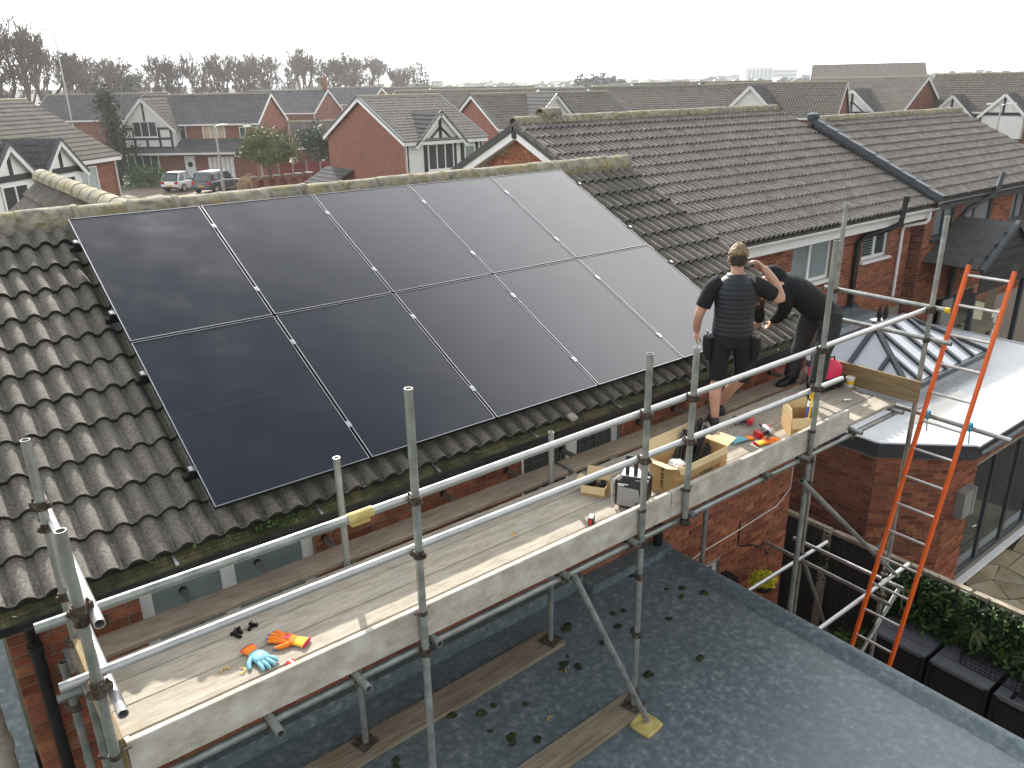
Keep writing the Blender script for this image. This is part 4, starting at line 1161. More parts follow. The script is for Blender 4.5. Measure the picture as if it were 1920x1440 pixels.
def glove(loc, ang, palm_up, label):
    t = thing('work_glove', label, 'glove', loc, ang)
    mA = 'glove_b' if palm_up else 'glove_o'
    hw = .048
    g = G()
    pal = [(-.02, .036, .014), (.02, .043, .019), (.06, .048, .020), (.095, .046, .017), (.105, .040, .012)]
    g.loft([[V(x, w * math.cos(q), h + h * .95 * math.sin(q)) for q in [2 * math.pi * i / 16 for i in range(16)]] for x, w, h in pal])
    for i, (off, ln, fan) in enumerate(((-.034, .072, -.22), (-.012, .086, -.06), (.012, .082, .08), (.034, .066, .26))):
        d = V(math.cos(fan), math.sin(fan), 0)
        b = V(.095, off, .016)
        g.path([b - d * .02, b, b + d * ln * .5 + V(0, 0, .006), b + d * ln * .8 + V(0, 0, .002), b + d * ln - V(0, 0, .004)], [.011, .0125, .0125, .0115, .007], 9)
    sgn = -1 if palm_up else 1
    g.path([V(.02, sgn * .035, .015), V(.045, sgn * .066, .016), V(.075, sgn * .085, .014), V(.092, sgn * .092, .011)], [.016, .0145, .013, .008], 9)
    g.build('hand_part', M[mA], t, 60, world=False)
    c = G(); c.loft([[V(x, w * math.cos(q), h + h * .95 * math.sin(q)) for q in [2 * math.pi * i / 16 for i in range(16)]] for x, w, h in ((-.075, .046, .014), (-.05, .040, .015), (-.022, .037, .0155), (-.012, .039, .0165))])
    c.build('wrist', M['glove_o' if palm_up else 'glove_y'], t, 60, world=False)
    c = G(); c.loft([[V(x, w * math.cos(q), h + h * .95 * math.sin(q)) for q in [2 * math.pi * i / 16 for i in range(16)]] for x, w, h in ((-.083, .046, .0145), (-.074, .047, .0150))])
    c.build('cuff', M['cuff'], t, 60, world=False)
    if not palm_up:
        for i, (off, ln, fan) in enumerate(((-.034, .072, -.22), (-.012, .086, -.06), (.012, .082, .08), (.034, .066, .26))):
            d = V(math.cos(fan), math.sin(fan), 0); b = V(.095, off, .014)
            f = G(); f.path([b + d * ln * .72, b + d * ln * .9, b + d * (ln + .004) - V(0, 0, .003)], [.0128, .0118, .0075], 9); f.build('fingertip', M['glove_g'], t, 60, world=False)
        f = G(); f.path([V(.068, sgn * .082, .013), V(.094, sgn * .0935, .010)], [.0140, .009], 9); f.build('thumb_tip', M['glove_g'], t, 60, world=False)
        f = G(); f.box(.03, .062, -.02, .02, .038, .0395); f.build('logo_patch', M['cuff'], t, world=False)
    return t
glove((.085, -.905, DZ), math.radians(128), False, 'orange and yellow work glove, back upwards, near the black clips')
glove((-.145, -.865, DZ), math.radians(-78), True, 'pale blue palmed work glove with orange wrist beside the red tape')
glove((4.50, -.86, DZ), math.radians(165), True, 'pale blue palmed glove lying by the drills and cardboard box')
glove((4.56, -1.02, DZ), math.radians(-20), False, 'crumpled bright orange glove lying against the silver driver')
# tape with a red case and black grip
t = thing('tape_measure', 'red and black tape measure half hidden behind the long toe board', 'tape measure', (-.03, -1.13, DZ), .2)
g = G(); g.cyl((0, -.02, .036), (0, .02, .036), .036, 18); g.build('case', M['red'], t, 40, world=False)
g = G(); g.cyl((-.004, -.023, .036), (-.004, -.012, .036), .031, 18); g.box(-.040, -.015, -.021, .021, .0, .045); g.build('grip', M['black'], t, 40, world=False)
g = G(); g.box(.03, .17, -.010, .010, .002, .004); g.build('blade', M['white_pl'], t, world=False)
t = thing('tape_measure', 'small red edged tape measure standing by the jobsite radio', 'tape measure', (2.40, -1.03, DZ), .6)
g = G(); g.loft([[V(x, y, z) for x, y in ((-.034, -.02), (.034, -.02), (.038, -.014), (.038, .014), (.034, .02), (-.034, .02), (-.038, .014), (-.038, -.014))] for z in (0, .055)]); g.build('case', M['black'], t, 30, world=False)
g = G(); g.box(-.030, .030, -.016, .016, .0552, .060); g.build('lid', M['white_pl'], t, world=False)
g = G(); g.box(.0382, .041, -.012, .012, .005, .052); g.box(-.041, -.0382, -.012, .012, .005, .052); g.build('side_trim', M['red'], t, world=False)
# black roof clips
for i, (x, y, a) in enumerate(((-.17, -.59, .3), (-.135, -.60, 1.6), (-.075, -.605, .9), (-.045, -.595, 2.4), (-.16, -.635, 2.0))):
    g = G(); d = V(math.cos(a), math.sin(a), 0); s = V(-d.y, d.x, 0); c = V(x, y, DZ)
    g.obox(c + V(0, 0, .004), d * .022, s * .011, V(0, 0, .004)); g.obox(c + d * .018 + V(0, 0, .016), d * .004, s * .011, V(0, 0, .014)); g.obox(c - d * .016 + V(0, 0, .012), d * .003, s * .007, V(0, 0, .010)); g.cyl(c + V(0, 0, .008), c + V(0, 0, .022), .007, 8)
    tag(g.build('roof_clip', M['black']), 'small black metal clip on the boards near the orange glove', 'clip', 'black clips on the boards')
# jobsite radio / power box
t = thing('jobsite_radio', 'black and grey jobsite radio with upright carry handle beside the cardboard carton', 'radio', (2.86, -1.02, DZ), math.radians(-58))
def cham(w, d, ch, z):   # octagon-ish footprint, x across front, y depth
    return [V(x, y, z) for x, y in ((-w + ch, -d), (w - ch, -d), (w, -d + ch), (w, d - ch), (w - ch, d), (-w + ch, d), (-w, d - ch), (-w, -d + ch))]
g = G(); g.loft([cham(.105, .095, .02, .004), cham(.125, .11, .02, .03), cham(.13, .115, .022, .19), cham(.125, .11, .03, .235), cham(.10, .085, .03, .262)]); g.build('case', M['black'], t, 30, world=False)
g = G(); g.prism([(-.105, -.1165, .035), (.06, -.1165, .028), (.085, -.1165, .06), (.06, -.1165, .185), (-.10, -.1165, .195)], (0, -.006, 0)); g.build('speaker_grille', M['grey_plastic'], t, world=False)
g = G(); g.box(-.10, -.02, -.119, -.1155, .212, .219); g.box(-.10, -.05, -.119, -.1155, .200, .207); g.build('badge', M['ink_white'], t, world=False)
g = G(); g.box(.045, .062, -.126, -.1225, .045, .072); g.build('brand_mark', M['black'], t, world=False)
g = G(); g.box(-.085, .085, -.075, .07, .2625, .272); g.build('top_plate', M['steel'], t, world=False)
g = G()
for x in (-.05, .015): g.box(x - .014, x + .014, -.02, .005, .26, .40)
g.box(-.064, .029, -.02, .005, .395, .415); g.build('handle', M['black'], t, world=False)
g = G()
for k in range(3): g.box(.03 + .0, .128, -.10 + .07 * k, -.07 + .07 * k, .242, .254)
g.build('rib', M['grey_plastic'], t, world=False)
g = G(); g.path([V(-.13, -.10, .02), V(-.147, -.10, .06), V(-.147, -.10, .19), V(-.135, -.10, .235), V(-.09, -.09, .275)], .009, 8); g.build('guard_bar', M['alu'], t, 50, world=False)
# small open box with black parts
def carton(name, label, loc, rz, w, d, h, flaps, mat='card'):
    t = thing(name, label, 'box', loc, rz)
    th = .005
    g = G(); g.box(-w, w, -d, -d + th, 0, h); g.box(-w, w, d - th, d, 0, h); g.box(-w, -w + th, -d + th, d - th, 0, h); g.box(w - th, w, -d + th, d - th, 0, h); g.box(-w + th, w - th, -d + th, d - th, 0, th)
    g.build('carton_body', M[mat], t, world=False)
    for (e, ang, ln) in flaps:
        g = G()
        if e in 'fb':
            s = -1 if e == 'f' else 1
            dr = V(0, s * math.cos(ang), math.sin(ang)); c = V(0, s * (d - th / 2), h); u = V(w * .98, 0, 0)
        else:
            s = -1 if e == 'l' else 1
            dr = V(s * math.cos(ang), 0, math.sin(ang)); c = V(s * (w - th / 2), 0, h); u = V(0, d * .98, 0)
        nrm = u.cross(dr).normalized()
        g.obox(c + dr * ln / 2, u, dr * ln / 2, nrm * th / 2)
        g.build('flap', M['card_in'], t, world=False)
    return t
t = carton('small_carton', 'small low cardboard box of black fixings behind the radio', (2.76, -.70, DZ), math.radians(-60), .10, .075, .085, (('b', 1.2, .10), ('l', .4, .06), ('f', -1.3, .06)))
g = G()
for k in range(14): g.obox((random.uniform(-.08, .08), random.uniform(-.055, .055), .055 + random.uniform(0, .02)), V(.018, .004, 0), V(-.003, .012, .004), V(0, -.003, .012))
o = g.build('black_fixings', M['black'], t, world=False, kind='stuff')
# large carton with black rail offcuts
t = carton('large_carton', 'large cardboard carton with open flaps holding black rail pieces', (3.46, -1.065, DZ), .04, .32, .145, .275, (('l', .35, .15), ('r', .30, .13), ('b', 1.0, .14), ('f', -1.15, .05)))
mx = Matrix.Translation((3.46, -1.065, DZ)) @ Matrix.Rotation(.04, 4, 'Z')
text('n Fasten', 'ink', .050, mx @ Matrix.Translation((-.04, -.1462, .135)) @ Matrix.Rotation(math.pi / 2, 4, 'X'), t)
text('sol', 'ink_red', .050, mx @ Matrix.Translation((.168, -.1462, .135)) @ Matrix.Rotation(math.pi / 2, 4, 'X'), t)
g = G(); g.box(.13, .22, -.1462, -.1455, .105, .110); g.box(.15, .23, -.1462, -.1455, .085, .098); g.build('print', M['ink_red'], t, world=False)
g = G()
for k in range(9): g.box(-.3212, -.3205, .0, .028, .05 + k * .022, .062 + k * .022 + .004 * (k % 3))
g.build('print', M['moss_y'], t, world=False, kind='stuff')
for i, (x, y, a, ln, m) in enumerate(((-.12, .0, .85, .52, 'black'), (-.07, .03, .80, .55, 'black'), (-.02, -.03, .82, .50, 'black'), (.03, .04, .9, .52, 'black'), (.10, -.02, .70, .48, 'anthracite'), (-.16, .05, .88, .47, 'black'), (.0, .07, .95, .5, 'black'))):
    b = mx @ V(x, y, .03); d = V(math.cos(a) * .95, .25, math.sin(a)).normalized()
    g = G(); g.bar(b, b + d * ln, .042, .022, V(0, 1, .2)); g.bar(b + V(0, -.012, .0), b + d * (ln - .004) + V(0, -.012, 0), .010, .036, V(0, 1, .2))
    tag(g.build('rail_offcut', M[m]), 'broad slate-grey rail piece leaning in the large carton' if m == 'anthracite' else 'black rail piece leaning in the large carton', 'rail', None if m == 'anthracite' else 'black rail pieces in the carton')
g = G(); mz = mx
for k in range(9): g.blob(mx @ V(-.2 + .02 * (k % 3), -.05 + .03 * (k // 3), .24), .035, k, (1.2, 1, .6), .8, 5, 7)
tag(g.build('plastic_wrap', M['white_pl'], None, 20), 'crumpled white plastic wrap in the large carton', 'wrap')
# small carton with sealant gun
t = carton('open_carton', 'open cardboard box with a sealant gun standing in it', (5.04, -1.06, DZ), math.radians(-38), .115, .135, .19, (('l', 1.45, .09), ('b', 1.3, .10), ('r', 1.35, .07), ('f', -1.2, .10)))
bx = Matrix.Translation((5.04, -1.06, DZ)) @ Matrix.Rotation(math.radians(-38), 4, 'Z')
s = thing('sealant_gun', 'yellow sealant gun with blue and white cartridge standing in a carton', 'sealant gun', bx @ V(.05, -.02, .08))
p0 = bx @ V(.06, -.05, .10); d = V(.30, .12, .95).normalized(); q = d.orthogonal().normalized()
g = G(); g.cyl(p0, p0 + d * .215, .024, 16); g.build('cartridge', M['white_pl'], s, 50)
g = G(); g.cyl(p0 + d * .06, p0 + d * .16, .0246, 16); g.build('label', M['purple'], s, 50)
g = G(); g.cyl(p0 + d * .215, p0 + d * .235, .020, 16); g.build('plunger', M['black'], s, 50)
g = G()
for sg in (-1, 1): g.bar(p0 + q * .031 * sg - d * .02, p0 + q * .031 * sg + d * .29, .012, .026, q)
g.cyl(p0 - d * .025, p0 - d * .012, .036, 14); g.cyl(p0 + d * .28, p0 + d * .30, .036, 14); g.build('frame', M['yellow'], s, 50)
g = G(); g.bar(p0 + d * .30, p0 + d * .36 + q * .06, .03, .03); g.bar(p0 + d * .31 - q * .01, p0 + d * .38 - q * .05, .018, .018); g.cyl(p0 + d * .29, p0 + d * .40, .005, 6); g.build('trigger', M['black'], s, 50)
# two drivers
def driver(loc, rz, body, cap, label):
    t = thing('impact_driver', label, 'drill', loc, rz)
    g = G(); g.path([V(-.075, 0, .036), V(-.06, 0, .036), V(.02, 0, .036), V(.06, 0, .036), V(.075, 0, .036)], [.022, .033, .035, .028, .016], 14); g.build('motor_body', M[body], t, 50, world=False)
    g = G(); g.cyl((.07, 0, .036), (.115, 0, .036), .014, 12, True, .009); g.build('chuck', M['black'], t, 50, world=False)
    g = G(); g.path([V(-.03, .01, .034), V(-.04, .07, .030), V(-.045, .125, .028)], [.022, .019, .021], 12); g.build('grip', M['black'], t, 50, world=False)
    g = G(); g.box(-.085, .005, .12, .165, .002, .056); g.build('battery', M[cap], t, world=False)
    g = G(); g.path([V(-.035, -.0, .066), V(.0, .0, .0715), V(.035, .0, .066)], .009, 8); g.build('trim', M[cap], t, 50, world=False)
driver((4.86, -.66, DZ), .5, 'red', 'black', 'dark red impact driver lying on its side furthest from the toe board')
driver((4.80, -.90, DZ), 1.3, 'alu', 'red', 'silver and red impact driver beside the orange glove')
g = G(); g.blob((4.98, -1.12, DZ + .02), .03, 3, (1.3, .8, .7), .4); g.cyl((5.0, -1.1, DZ + .012), (4.93, -1.13, DZ + .012), .010, 8)
tag(g.build('hole_cutter', M['red'], None, 50), 'small red and white tool part against the open carton', 'tool')
# tool bag and tub
t = thing('tool_bag', 'red and black soft tool bag at the end of the deck', 'bag', (6.28, -.56, DZ), -.1)
def rr(w, d, z, n=20, p=3.0):
    return [V(w * math.copysign(abs(math.cos(a)) ** (2 / p), math.cos(a)), d * math.copysign(abs(math.sin(a)) ** (2 / p), math.sin(a)), z) for a in [2 * math.pi * i / n for i in range(n)]]
g = G(); g.loft([rr(.19, .115, .0), rr(.20, .125, .03), rr(.20, .125, .14)]); g.build('base', M['black_cloth'], t, 50, world=False)
g = G(); g.loft([rr(.199, .124, .1405), rr(.195, .12, .22), rr(.17, .08, .27), rr(.12, .035, .295), rr(.05, .01, .30)]); g.build('upper', M['red_cloth'], t, 60, world=False)
for x in (-.12, .0, .12):
    g = G(); g.box(x - .035, x + .035, -.134, -.118, .02, .12); g.build('pocket', M['black_cloth'], t, world=False)
g = G(); g.path([V(-.10, -.03, .285), V(-.08, -.035, .34), V(.08, -.035, .34), V(.10, -.03, .285)], .010, 8); g.path([V(-.10, .03, .285), V(-.08, .035, .335), V(.08, .035, .335), V(.10, .03, .285)], .010, 8); g.build('handle', M['black'], t, 50, world=False)
t = thing('tub', 'small white plastic tub with yellow label beside the red tool bag', 'tub', (6.50, -.74, DZ))
g = G(); g.lathe((0, 0, 0), [(.036, 0), (.046, .10), (.048, .10), (.048, .108), (.043, .108), (.034, .006)], 18); g.build('pot', M['white_pl'], t, 40, world=False)
g = G(); g.lathe((0, 0, 0), [(.0392, .03), (.0435, .075)], 18); g.build('label', M['glove_y'], t, 40, world=False)
# small steel socket on the sunny boards
g = G(); g.cyl((6.05, -.93, DZ + .012), (6.10, -.95, DZ + .012), .011, 10); g.cyl((6.10, -.95, DZ + .012), (6.14, -.965, DZ + .010), .006, 8)
tag(g.build('socket_bit', M['steel'], None, 40), 'small shiny socket lying in the sunlit patch of boards', 'socket')
# white chip of debris at the eaves
g = G(); g.obox((3.05, -.10, 4.93), V(.04, .01, 0), V(-.004, .03, .012), V(0, 0, .012)); tag(g.build('mortar_lump', M['concrete']), 'pale lump of mortar resting on the gutter edge', 'debris')
# ------------------------------------------------------------------ neighbour's house (long grey roof, white fascia)
hB = thing('brick_house', 'neighbouring brick house with long grey tiled roof and white fascia', 'house', (13, 8, 0))
bx0, bx1, bey, bez, bry, brz, bwy = 8.82, 17.42, 3.60, 4.95, 8.0, 6.92, 3.98
sb = V(0, bry - bey, brz - bez); slb = sb.length; upb = sb.normalized(); nb = V(0, -upb.z, upb.y)
WB = V(9.0, bwy, 0)
holesB = [(1.2, 2.1, 3.80, 4.72), (3.60, 5.02, 3.76, 4.70), (6.22, 7.32, 3.92, 4.74)]
g = G(); wall_slab(g, WB, (1, 0, 0), (0, -1, 0), 8.3, -.2, 4.84, holesB)
g.box(9.0, 9.26, bwy + .26, 12.0, -.2, 4.84)
g.prism([(9.002, bwy, 4.84), (9.002, 12.0, 4.84), (9.002, 8.0, 6.72)], (.22, 0, 0))
wB = g.build('wall', M['mortar'], hB)
bricks(wB, WB, (1, 0, 0), (0, -1, 0), 8.3, 2.6, 4.80, holesB, M['brick'], 300, vis=lambda s, z: s > 2.0)
# gable bricks (facing the panelled house), stepped under the verge
for r in range(44):
    z = 3.9 + r * BR_V
    half = 4.0 if z < 4.84 else max(0, 4.0 * (1 - (z + BR_H - 4.84) / 1.9))
gb = []
nobj = 0
me_b = brick_geom(BR_L).mesh('brick', M['brick'])
restg = G()
for r in range(36):
    z = 4.2 + r * BR_V + .005
    half = 4.0 if z + BR_H < 4.84 else 4.0 - (z + BR_H - 4.84) * 4.0 / 1.88
    if half < .25: break
    y = 8.0 - half; k = 0
    y -= ((y - (.1125 if r % 2 else 0)) % BR_U)
    while y < 8.0 + half - BR_L:
        if y > 8.0 - half + .02:
            mx = frame_matrix((9.0, y + BR_L, z), (0, -1, 0), (1, 0, 0), (0, 0, 1))
            if nobj < 280 and z > 5.2: put('brick', me_b, wB, mx); nobj += 1
            else: restg.add([mx @ Vector(v) for v in brick_geom(BR_L).v], brick_geom(BR_L).f)
        y += BR_U
restg.build('brick_courses', M['brick'], wB, kind='stuff')
for (a, b, c, d, mu) in ((1.2, 2.1, 3.80, 4.72, ()), (3.60, 5.02, 3.76, 4.70, (4.28,)), (6.22, 7.32, 3.92, 4.74, (6.80,))):
    window(hB, WB, (1, 0, 0), (0, -1, 0), a, b, c, d, ('upvc', 'glass_pale' if a < 5 else 'glass'), mull=mu, fw=.07, mw=.08, lead=0.0)
g = G()
for k in range(12): g.obox(WB + V(6.56, .083, 4.0 + k * .058), V(.20, 0, 0), V(0, .01, .006), V(0, -.003, .012))
g.build('blind', M['curtain'], hB, kind='stuff')
g = G()
g.obox(V((bx0 + bx1) / 2, bey, bez) + upb * slb / 2 - nb * .05, V((bx1 - bx0) / 2, 0, 0), upb * slb / 2, nb * .04)
g.obox(V((bx0 + bx1) / 2, 2 * bry - bey, bez) + V(0, -upb.y, upb.z) * slb / 2 - V(0, upb.z, upb.y) * .05, V((bx1 - bx0) / 2, 0, 0), V(0, -upb.y, upb.z) * slb / 2, V(0, upb.z, upb.y) * .04)
rB = g.build('roof', M['tile_dark'], hB)
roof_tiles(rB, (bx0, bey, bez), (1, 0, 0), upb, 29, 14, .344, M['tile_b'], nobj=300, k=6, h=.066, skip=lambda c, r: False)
ridge_line(hB, (bx0, bry, brz + .02), (bx1, bry, brz + .02), M['ridge'], r=.14, seg=.45)
g = G(); g.obox((9.75, bry, brz + .14), V(.22, 0, 0), V(0, .13, 0), V(0, 0, .07)); half_round(g, (9.5, bry, brz + .16), (10.0, bry, brz + .16), .14, 8)
g.build('ridge_vent', M['ridge'], hB, 40)
# white bargeboards on the gable, fascia, gutter, downpipe
for s in (-1, 1):
    p0 = V(bx0 + .05, bry + s * (bry - bey + .05), bez - .16); p1 = V(bx0 + .05, bry + s * .02, brz - .14)
    g = G(); g.bar(p0, p1, .03, .22); g.build('bargeboard', M['upvc'], hB)
    g = G(); g.bar(p0 + V(.10, 0, -.10), p1 + V(.10, 0, -.10), .2, .02); g.build('soffit', M['upvc_cream'], hB)
    g = G(); g.bar(p0 + V(0, 0, .145), p1 + V(0, 0, .145), .09, .05); g.build('undercloak', M['tile_dark'], hB)
g = G(); g.obox((bx0 + .03, bry, brz - .17), V(.02, 0, 0), V(0, .06, 0), V(0, 0, .08)); g.build('apex_finial', M['black'], hB)
g = G(); g.box(8.95, 17.35, bey + .04, bey + .065, 4.68, 4.90); g.build('fascia', M['upvc'], hB)
g = G(); g.box(8.95, 17.35, bey + .07, bwy - .004, 4.70, 4.72); g.build('soffit', M['upvc'], hB)
g = G(); half_round(g, (17.55, bey - .03, 4.90), (8.9, bey - .03, 4.92), .06, 10, math.pi, 2 * math.pi, .005); g.build('gutter', M['upvc_cream'], hB, 40)
g = G(); g.path([(17.2, bey - .03, 4.85), (17.2, bey - .03, 4.66), (17.16, bey - .0, 4.60), (16.85, bwy - .06, 4.52), (16.80, bwy - .05, 4.45), (16.80, bwy - .05, 2.9)], .038, 10); g.build('downpipe', M['upvc'], hB, 50)
g = G(); yv = 3.50
g.path([(15.87, yv, 5.28), (15.84, yv, 5.0), (15.78, yv, 4.75), (15.66, yv + .1, 4.66), (15.0, yv + .36, 4.50), (14.90, yv + .40, 4.40), (14.90, yv + .40, 2.9)], .058, 12); g.cyl((15.87, yv, 5.2), (15.875, yv, 5.31), .066, 12)
g.build('soil_pipe', M['black'], hB, 50)

# ------------------------------------------------------------------ neighbour's extension
eB = thing('extension', 'neighbour\'s brick extension with pale grey flat roof, roof lantern and glazed doors', 'extension', (12, 1.5, 0))
ch0, ch1 = V(9.0, .02, 0), V(9.73, -.72, 0)
chd = (ch1 - ch0); chl = chd.length; chn = V(chd.y, -chd.x, 0).normalized()
if chn.x > 0: chn = -chn
g = G()
wall_slab(g, (9.0, bwy, 0), (0, -1, 0), (-1, 0, 0), bwy - .02, -.1, 2.66, [], .24)
wall_slab(g, ch0, chd, chn, chl, -.1, 2.66, [], .24)
holesE = [(.82, 4.55, .25, 2.27)]
wall_slab(g, ch1, (1, 0, 0), (0, -1, 0), 5.2, -.1, 2.66, holesE, .24)
g.box(14.68, 14.93, -.48, bwy, -.1, 2.66)
wE = g.build('wall', M['mortar'], eB)
bricks(wE, (9.0, bwy, 0), (0, -1, 0), (-1, 0, 0), bwy - .02, .5, 2.64, [], M['brick_brown'], 130, vis=lambda s, z: s > 1.5 and z > 1.2)
bricks(wE, ch0, chd, chn, chl, .3, 2.64, [], M['brick'], 110)
bricks(wE, ch1, (1, 0, 0), (0, -1, 0), 5.2, .0, 2.64, holesE, M['brick'], 60)
pts = [(8.93, bwy), (8.93, .0), (9.86, -.92), (15.25, -.92), (15.25, bwy)]
g = G(); g.prism([V(x, y, 2.66) for x, y in pts], (0, 0, .19)); g.build('fascia', M['anthracite'], eB)
cx, cy = 12.2, 1.6
g = G(); g.prism([V(x + (cx - x) * .004, y + (cy - y) * .006, 2.852) for x, y in pts], (0, 0, .012)); g.build('roof_sheet', M['grp_b'], eB)
for i in range(4):
    a, b = pts[i], pts[i + 1]
    g = G(); g.bar(V(a[0], a[1], 2.865), V(b[0], b[1], 2.865), .05, .03); g.build('roof_edge', M['anthracite'] if i < 2 else M['grp_b'], eB)
g = G(); half_round(g, (15.2, -.99, 2.80), (9.95, -.99, 2.80), .055, 8, math.pi, 2 * math.pi, .005); g.build('gutter', M['gutter'], eB, 40)
g = G(); g.box(9.05, 15.2, bwy - .10, bwy - .005, 2.866, 3.02); g.build('upstand', M['anthracite'], eB)
g = G(); g.box(12.9, 15.0, 3.35, 3.86, 2.87, 2.98); g.build('step', M['grp'], eB)
dw = window(eB, ch1, (1, 0, 0), (0, -1, 0), .82, 4.55, .25, 2.27, ('anthracite', 'glass'), mull=(1.72, 2.66, 3.60), fw=.07, mw=.10, rec=.06, sill=True, sillm='upvc', name='glazed_doors')
g = G(); g.path([ch1 + V(.97, -.0, 1.22), ch1 + V(.97, -.06, 1.22), ch1 + V(1.09, -.065, 1.20)], .010, 8); g.build('handle', M['steel'], dw, 50)
g = G(); g.box(9.98, 10.26, -.86, -.731, 1.64, 2.06); g.box(10.262, 10.33, -.87, -.731, 1.63, 2.07)
t = g.build('wall_box', M['grey_plastic'])
tag(t, 'grey meter box fixed to the brick pier beside the glazed doors', 'box')
# lantern
ln_ = thing('roof_lantern', 'glass roof lantern with slate-grey bars on the pale flat roof', 'roof lantern', (12.15, 1.6, 2.865))
A = [V(10.75, .55, 3.06), V(13.55, .55, 3.06), V(13.55, 2.65, 3.06), V(10.75, 2.65, 3.06)]
R0, R1 = V(11.55, 1.6, 3.66), V(12.55, 1.6, 3.66)
g = G(); g.box(10.72, 13.58, .52, 2.68, 2.866, 3.02); g.build('kerb', M['grp_b'], ln_)
for i in range(4):
    a, b = A[i], A[(i + 1) % 4]
    g = G(); g.bar(a, b, .13, .09); g.build('eave_bar', M['anthracite'], ln_)
def pane(q):
    g = G(); g.prism(q, (0, 0, .02)); g.build('glass_pane', M['pink_tile'], ln_)
up_ = V(0, 0, .015)
xs = [10.75, 11.55, 12.05, 12.55, 13.55]
def bar2(a, b, w=.075): g = G(); g.bar(a + V(0, 0, .045), b + V(0, 0, .045), w, .06); g.build('glazing_bar', M['anthracite'], ln_)
for s, y in ((0, .55), (1, 2.65)):
    pane([V(10.75, y, 3.075), V(11.55, y, 3.075), R0][::1 if s == 0 else -1])
    for k in range(2):
        x0, x1 = 11.55 + .5 * k, 12.05 + .5 * k
        q = [V(x0, y, 3.075), V(x1, y, 3.075), V(x1, 1.6, 3.66), V(x0, 1.6, 3.66)]
        pane(q[::1 if s == 0 else -1])
    q = [V(12.55, y, 3.075), V(13.05, y, 3.075), V(12.8, 1.6 + (y - 1.6) * .72, 3.26 + .0), R1]
    pane([V(12.55, y, 3.075), V(13.55, y, 3.075), R1][::1 if s == 0 else -1])
    for x in (11.55, 12.05, 12.55): bar2(V(x, y, 3.07), V(x, 1.6, 3.66))
    m = R1.lerp(V(13.55, y, 3.07), .5); bar2(V(13.05, y, 3.07), m, .06)
    m = R0.lerp(V(10.75, y, 3.07), .5); bar2(V(11.15, y, 3.07), m, .06)
for x, R, s in ((10.75, R0, 1), (13.55, R1, -1)):
    pane([V(x, 2.65, 3.075), V(x, .55, 3.075), R][::s])
    bar2(V(x, 1.6, 3.07), R); 
    for y in (.55, 2.65): bar2(V(x, y, 3.07), R, .085)
    for y in (1.08, 2.12): bar2(V(x, y, 3.07), R.lerp(V(x, .55 if y < 1.6 else 2.65, 3.07), .5), .06)
bar2(R0 - V(.05, 0, 0), R1 + V(.05, 0, 0), .11)
t = thing('chrome_vent', 'chrome plate with two dark pointed pods behind the lantern ridge', 'vent', (12.6, 2.15, 3.55))
g = G(); g.lathe((12.35, 1.9, 3.60), [(.02, 0), (.22, .01), (.23, .025), (.20, .035), (.02, .05)], 16); g.build('plate', M['steel'], t, 40)
for x in (12.24, 12.46):
    g = G(); g.lathe((x, 1.9, 3.64), [(.03, 0), (.05, .05), (.045, .12), (.02, .2), (.004, .26)], 12); g.build('pod', M['black'], t, 50)
# puddle stain and white patch left on the roof are the sun and standing water
g = G()
for k in range(40):
    pass
pw_ = [(9.9, .15), (10.6, .28), (11.3, .18), (11.9, .26), (11.8, .05), (11.0, -.05), (10.2, -.12)]
g.prism([V(x, y, 2.8645) for x, y in pw_], (0, 0, .0015))
M['puddle'] = mk('standing_water', [(.16, .155, .12), (.22, .215, .17)], 4, .05, 0, spec=.6)
g.build('puddle', M['puddle'], eB)

# patio of circular flags
pt = G(); pt.box(8.06, 22, -9, -.74, -.3, .08)
patio = pt.build('patio', M['joint']); tag(patio, kind='structure')
pc = V(11.35, -1.02, .08)
rings_ = [(.03, .50, 5, .2), (.525, 1.15, 9, .0), (1.175, 1.85, 13, .15), (1.875, 2.6, 17, .0)]
for (r0, r1, n, ph) in rings_:
    for k in range(n):
        a0 = ph + 2 * math.pi * k / n + .012 / r1; a1 = ph + 2 * math.pi * (k + 1) / n - .012 / r1
        pol = [pc + V(r1 * math.cos(a), r1 * math.sin(a), 0) for a in [a0 + (a1 - a0) * j / 4 for j in range(5)]] + [pc + V(r0 * math.cos(a), r0 * math.sin(a), 0) for a in [a1 + (a0 - a1) * j / 4 for j in range(5)]]
        if max(p.y for p in pol) > -.76: 
            if min(p.y for p in pol) > -.9: continue
            for p in pol: p.y = min(p.y, -.76)
        if min(p.x for p in pol) < 8.1: continue
        g = G(); g.prism(pol, (0, 0, .022 + random.uniform(0, .006))); g.build('flagstone', M['flag'], patio)

# ------------------------------------------------------------------ boundary fence, hedge, storage boxes
fn = thing('fence', 'charcoal boarded fence with pale worn capping between the two houses', 'fence', (8.0, .5, 0))
bo = G(); bo.box(-.010, .010, 0, .112, .22, 1.80); bo_me = bo.mesh('fence_board', M['fence_dark'])
y = -3.2; k = 0
while y < 3.9:
    o = link('fence_board', bo_me, fn, world=True); o.matrix_basis = Matrix.Translation((7.97 + (.014 if k % 2 else 0), y, 0)); y += .118; k += 1
for y in (-1.78, .03, 1.85, 3.6):
    g = G(); g.box(7.92, 8.04, y - .055, y + .055, -.2, 1.84); g.build('post', M['concrete'], fn)
for (a, b) in ((-3.2, -1.85), (-1.83, -.02), (.0, 1.83), (1.85, 3.9)):
    g = G(); g.box(7.95, 8.03, a, b - .02, 1.81, 1.862); g.build('capping', M['fence_cap'], fn)
    g = G(); g.box(7.96, 8.02, a, b - .02, -.1, .21); g.build('gravel_board', M['concrete'], fn)
